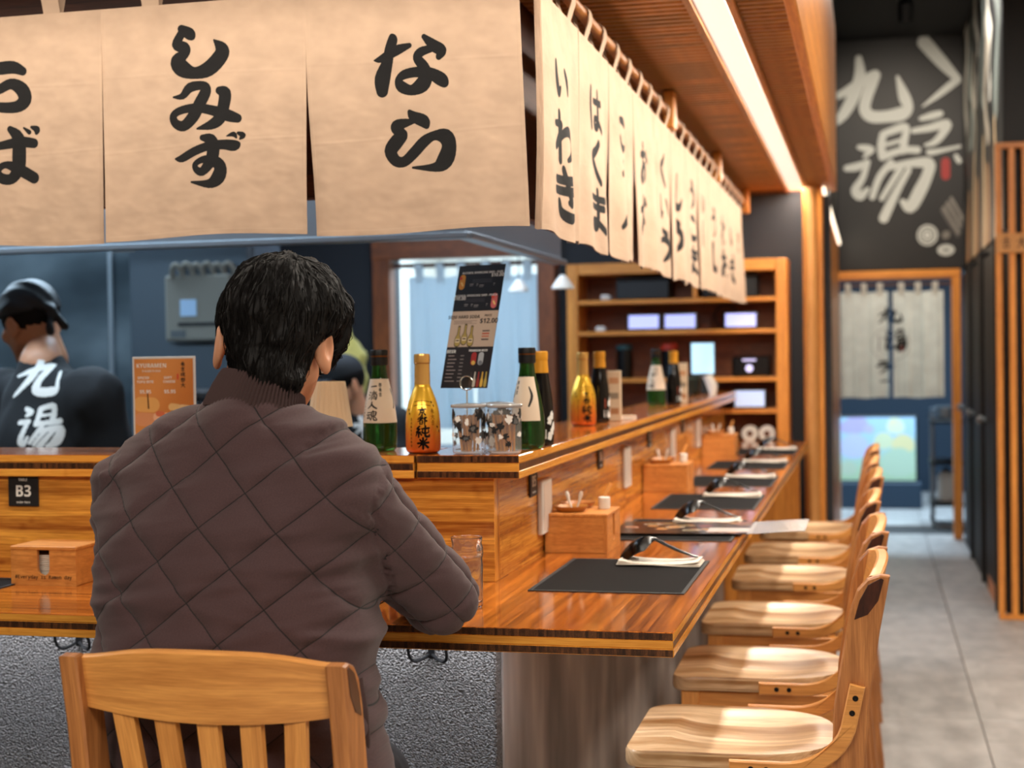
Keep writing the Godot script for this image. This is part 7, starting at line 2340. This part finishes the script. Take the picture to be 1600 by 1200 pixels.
	for y in 512:
		for x in 512:
			var ex := minf(x, 511 - x) / 512.0
			var ey := minf(y, 511 - y) / 512.0
			var e := minf(ex, ey)
			var k := 1.0 + 0.10 * n2.get_noise_2d(x, y) + 0.10 * (r.randf() - 0.5)
			var th := smoothstep(0.012, 0.005, e)
			var c := Color(0.285 * k, 0.203 * k, 0.208 * k).lerp(Color(0.085, 0.065, 0.07), th)
			im.set_pixel(x, y, c)
			var hv := 0.5 + 0.45 * (1.0 - exp(-pow(e / 0.045, 2.0))) - 0.45 * exp(-pow(e / 0.010, 2.0)) + 0.05 * (r.randf() - 0.5)
			hm.set_pixel(x, y, Color(clampf(hv, 0, 1), clampf(hv, 0, 1), clampf(hv, 0, 1)))
	M.jacket = mat(Color.WHITE, 0.92)
	M.jacket.albedo_texture = ImageTexture.create_from_image(im)
	M.jacket.heightmap_enabled = true
	M.jacket.heightmap_texture = ImageTexture.create_from_image(hm)
	M.jacket.heightmap_scale = 0.18
	M.jacket.rim_enabled = true
	M.jacket.rim = 0.25
	M.jacket.rim_tint = 0.6
	var jn := part(t, "quilted_jacket", jk.mesh(M.jacket))
	# ribbed stand collar
	var rib := mat(Color(0.25, 0.18, 0.175), 0.95)
	var cg := G.new()
	var rows := [[0.0770, -0.034], [0.0755, -0.020], [0.0715, 0.002], [0.0670, 0.020], [0.0640, 0.028], [0.0610, 0.025], [0.062, 0.0], [0.066, -0.034]]
	var col := func(i: int, a: float) -> Vector3:
		var q: Array = rows[i]
		var rr: float = q[0] + (0.0016 * sin(a * 78.0) if i < 5 else 0.0)
		return Vector3(sin(a) * rr * 1.04, q[1] + 0.010 * cos(a), cos(a) * rr * 0.98)
	var seg := 390
	for k in seg:
		var a0 := TAU * k / seg
		var a1 := TAU * (k + 1) / seg
		for i in rows.size() - 1:
			cg.quad(col.call(i, a0), col.call(i, a1), col.call(i + 1, a1), col.call(i + 1, a0))
	part(jn, "ribbed_collar", cg.build(rib, 70), Transform3D(Basis.from_euler(Vector3(-0.16, 0.0, -0.26)), Vector3(-0.917, 1.386, -2.112)))
	# side pocket welt and hem showing right of the chair back
	var pk := G.new()
	var ps := []
	for i in 9:
		var y := 0.985 - 0.022 * i
		ps.append(Vector3(-0.728 + 0.010 * sin(i * 0.4), y, -2.02))
	tube(ps, 0.006, 6, pk)
	part(jn, "pocket_welt", pk.build(rib, 60))
	# trousers and shoes
	var legs := [[j.hl, j.hr, 0.085, 0.085], [j.hl, j.kl, 0.084, 0.064], [j.hr, j.kr, 0.084, 0.064], [j.kl, j.al, 0.062, 0.050], [j.kr, j.ar, 0.062, 0.050]]
	var cut := func(p: Vector3) -> float: return 0.33 - p.y
	clothes(t, "trousers", legs, 0.004, 0.04, cut, M.trousers)
	shoe_pair(t, j, M.black)
	# hair: full on top, close at the nape, cleared round ears and face
	var hn := noise(73, 1.0, 2)
	var hf := func(p: Vector3) -> float:
		var d := egg(p, Vector3(0.003, 0.034, 0.010), Vector3(0.082, 0.096, 0.104))
		d = smin(d, egg(p, Vector3(0.038, 0.036, -0.008), Vector3(0.074, 0.076, 0.086)), 0.03)
		d = smin(d, egg(p, Vector3(0.006, 0.070, -0.033), Vector3(0.083, 0.062, 0.078)), 0.03)
		d = smin(d, egg(p, Vector3(0.010, -0.052, 0.058), Vector3(0.056, 0.064, 0.044)), 0.04)
		var q := Vector3(absf(p.x), p.y, p.z)
		d = smin(d, egg(q, Vector3(0.078, 0.026, -0.034), Vector3(0.022, 0.052, 0.045)), 0.03)
		if p.z > -0.03:
			var sk := minf(egg(p, Vector3(0, 0.018, 0.010), Vector3(0.072, 0.089, 0.088)), cone(p, Vector3(0, -0.03, 0.030), Vector3(0, -0.145, 0.042), 0.052, 0.054))
			d = maxf(d, sk - lerpf(0.0165, 0.046, smoothstep(-0.05, 0.075, p.y)))
		d += 0.0075 * hn.get_noise_3d(p.x * 26.0, p.y * 14.0, p.z * 26.0)
		d = -smin(-d, egg(q, Vector3(0.098, -0.034, 0.010), Vector3(0.032, 0.046, 0.036)), 0.014)
		d = -smin(-d, egg(p, Vector3(0, -0.055, -0.115), Vector3(0.090, 0.085, 0.075)), 0.02)
		var line := -0.118 + 0.9 * maxf(0.0, absf(p.x - 0.010) - 0.030) + 0.010 * sin(p.x * 90.0)
		return maxf(d, (line - p.y) * 0.75)
	hair_mesh(t, j.h, hf, M.hair, 0.0035, 2600)
	part(t, "earring", lathe([Vector2(0, -0.004), Vector2(0.003, -0.003), Vector2(0.0042, 0), Vector2(0.003, 0.003), Vector2(0, 0.004)], 12).build(mat(Color(0.85, 0.80, 0.74), 0.25)), j.h * Transform3D(Basis.IDENTITY, Vector3(0.083, -0.051, 0.010)))

# ------------------------------------------------ the cook at the left
func cook() -> void:
	var t := thing("person", "cook at the left edge in a black shirt lettered white on its back", "person")
	var j := {
		"h": Transform3D(Basis.from_euler(Vector3(-0.30, 1.15, 0.10)), Vector3(-2.575, 1.585, -4.16)),
		"n": Vector3(-2.490, 1.445, -4.08), "sl": Vector3(-2.665, 1.345, -4.14), "sr": Vector3(-2.285, 1.345, -4.03),
		"el": Vector3(-2.75, 1.08, -4.22), "er": Vector3(-2.245, 1.06, -4.10), "wl": Vector3(-2.62, 1.00, -4.44), "wr": Vector3(-2.38, 0.99, -4.36),
		"fl": Vector3(0.3, -0.2, -0.9), "fr": Vector3(-0.3, -0.2, -0.9), "curl": 0.5,
		"pe": Vector3(-2.46, 0.95, -4.02), "hl": Vector3(-2.56, 0.90, -4.02), "hr": Vector3(-2.37, 0.90, -4.0), "kl": Vector3(-2.57, 0.50, -4.02), "kr": Vector3(-2.36, 0.50, -4.0),
		"al": Vector3(-2.57, 0.09, -3.99), "ar": Vector3(-2.36, 0.09, -3.97), "toe": Vector3(0, 0, -1)}
	make_body(t, j, M.skin, 0.006)
	var bl := body_bones(j)
	var shirt := [bl[0], bl[1], bl[2], [bl[3][0], bl[3][1], 0.062, 0.045], [j.sl, j.sl.lerp(j.el, 0.8), 0.062, 0.068], [j.sr, j.sr.lerp(j.er, 0.8), 0.062, 0.068], [j.hl, j.hr, 0.10, 0.10]]
	var cut := func(p: Vector3) -> float: return maxf(0.82 - p.y, p.y - 1.475)
	var got := clothes(t, "shirt", shirt, 0.018, 0.06, cut, M.tee)
	var im := Image.create_empty(96, 150, false, Image.FORMAT_RGB8)
	im.fill(Color.WHITE)
	glyph(im, CH.kyu, Rect2(2, 2, 80, 66), Color.BLACK, 1.1)
	glyph(im, CH.yu, Rect2(26, 76, 66, 72), Color.BLACK, 1.1)
	print_on(t, "shirt_lettering", got[0], im, Rect2(-2.525, 1.475, 0.185, 0.285), -3.80, M.print_white)
	var legs := [[j.hl, j.hr, 0.105, 0.105], [j.hl, j.kl, 0.092, 0.07], [j.hr, j.kr, 0.092, 0.07], [j.kl, j.al, 0.068, 0.055], [j.kr, j.ar, 0.068, 0.055]]
	var cut2 := func(p: Vector3) -> float: return 0.06 - p.y
	clothes(t, "trousers", legs, 0.004, 0.04, cut2, M.trousers)
	shoe_pair(t, j, M.black)
	var hf := func(p: Vector3) -> float:
		var d := egg(p, Vector3(0, 0.024, 0.012), Vector3(0.083, 0.098, 0.102))
		var q := Vector3(absf(p.x), p.y, p.z)
		d = -smin(-d, egg(q, Vector3(0.098, -0.030, 0.004), Vector3(0.032, 0.040, 0.026)), 0.012)
		d = -smin(-d, egg(p, Vector3(0, -0.050, -0.115), Vector3(0.090, 0.080, 0.080)), 0.02)
		return maxf(d, -0.062 + 0.4 * maxf(0.0, q.x - 0.04) - p.y)
	hair_mesh(t, j.h, hf, M.hair, 0.006, 0)
	# tied head cloth over the hair, with a knot and two tails
	var s := Flesh.new()
	var cf := func(p: Vector3) -> float:
		var d := egg(p, Vector3(0, 0.030, 0.010), Vector3(0.090, 0.098, 0.108))
		d = maxf(d, 0.020 - 0.15 * p.z - p.y)
		d = smin(d, egg(p, Vector3(0, 0.000, 0.112), Vector3(0.022, 0.018, 0.020)), 0.012)
		d = smin(d, bones(p, [[Vector3(0.005, -0.005, 0.118), Vector3(0.02, -0.065, 0.128), 0.010, 0.013], [Vector3(-0.005, -0.005, 0.118), Vector3(-0.03, -0.075, 0.118), 0.010, 0.012]], 0.01), 0.01)
		return d + 0.002 * sin(p.x * 120.0 + p.y * 70.0)
	skin_add(s, nets(cf, Vector3(-0.12, -0.12, -0.13), Vector3(0.12, 0.15, 0.17), 0.006), j.h)
	part(t, "head_cloth", s.mesh(mat(Color(0.10, 0.11, 0.125), 0.55)))

# ------------------------------------------------ the helper far behind
func helper() -> void:
	var t := thing("person", "kitchen helper in a black cap and black shirt bending down beyond the table lamp", "person")
	var j := {
		"h": Transform3D(Basis.from_euler(Vector3(-0.25, 2.45, 0.0)), Vector3(-2.262, 1.345, -6.12)),
		"n": Vector3(-2.24, 1.225, -6.20), "sl": Vector3(-2.07, 1.145, -6.26), "sr": Vector3(-2.40, 1.135, -6.16),
		"el": Vector3(-2.03, 0.92, -6.16), "er": Vector3(-2.46, 0.91, -6.05), "wl": Vector3(-2.15, 0.84, -5.97), "wr": Vector3(-2.36, 0.84, -5.92),
		"fl": Vector3(-0.2, -0.2, 0.9), "fr": Vector3(0.2, -0.2, 0.9), "curl": 0.5,
		"pe": Vector3(-2.20, 0.80, -6.38), "hl": Vector3(-2.10, 0.74, -6.38), "hr": Vector3(-2.29, 0.74, -6.36), "kl": Vector3(-2.09, 0.43, -6.22), "kr": Vector3(-2.31, 0.43, -6.20),
		"al": Vector3(-2.08, 0.09, -6.34), "ar": Vector3(-2.31, 0.09, -6.32), "toe": Vector3(0, 0, 1)}
	make_body(t, j, M.skin, 0.006)
	var bl := body_bones(j)
	var shirt := [bl[0], bl[1], bl[2], [bl[3][0], bl[3][1], 0.062, 0.045], [j.sl, j.sl.lerp(j.el, 0.8), 0.062, 0.066], [j.sr, j.sr.lerp(j.er, 0.8), 0.062, 0.066], [j.hl, j.hr, 0.10, 0.10]]
	var cut := func(p: Vector3) -> float: return maxf(0.68 - p.y, p.y - 1.255)
	var got := clothes(t, "shirt", shirt, 0.018, 0.06, cut, M.tee, 0.014)
	var im := Image.create_empty(60, 60, false, Image.FORMAT_RGB8)
	im.fill(Color.WHITE)
	glyph(im, CH.rice, Rect2(4, 4, 52, 52), Color.BLACK, 1.3)
	print_on(t, "shirt_lettering", got[0], im, Rect2(-2.22, 1.22, 0.12, 0.13), -5.8, M.print_white)
	var legs := [[j.hl, j.hr, 0.105, 0.105], [j.hl, j.kl, 0.092, 0.07], [j.hr, j.kr, 0.092, 0.07], [j.kl, j.al, 0.068, 0.055], [j.kr, j.ar, 0.068, 0.055]]
	var cut2 := func(p: Vector3) -> float: return 0.06 - p.y
	clothes(t, "trousers", legs, 0.004, 0.04, cut2, M.trousers, 0.014)
	shoe_pair(t, j, M.black)
	var hf := func(p: Vector3) -> float:
		var d := egg(p, Vector3(0, 0.020, 0.014), Vector3(0.081, 0.094, 0.100))
		var q := Vector3(absf(p.x), p.y, p.z)
		d = -smin(-d, egg(q, Vector3(0.098, -0.030, 0.004), Vector3(0.032, 0.040, 0.026)), 0.012)
		d = -smin(-d, egg(p, Vector3(0, -0.050, -0.115), Vector3(0.090, 0.085, 0.085)), 0.02)
		return maxf(d, -0.062 - p.y)
	hair_mesh(t, j.h, hf, M.hair, 0.006, 0)
	var s := Flesh.new()
	var cf := func(p: Vector3) -> float:
		var d := egg(p, Vector3(0, 0.030, 0.008), Vector3(0.088, 0.096, 0.106))
		d = maxf(d, 0.030 - p.y)
		var brim := egg(p, Vector3(0, 0.030, -0.115), Vector3(0.070, 0.008, 0.065))
		return smin(d, brim, 0.008)
	skin_add(s, nets(cf, Vector3(-0.12, 0.0, -0.20), Vector3(0.12, 0.15, 0.14), 0.006), j.h)
	var cap := part(t, "cap", s.mesh(mat(Color(0.06, 0.07, 0.085), 0.8)))
	part(cap, "cap_badge", box(Vector3(0, 0.070, -0.0945), Vector3(0.05, 0.016, 0.004), 0.001).build(M.print_white, 0), j.h * Transform3D(Basis.from_euler(Vector3(0.35, 0, 0)), Vector3(0, 0.034, 0.024)))
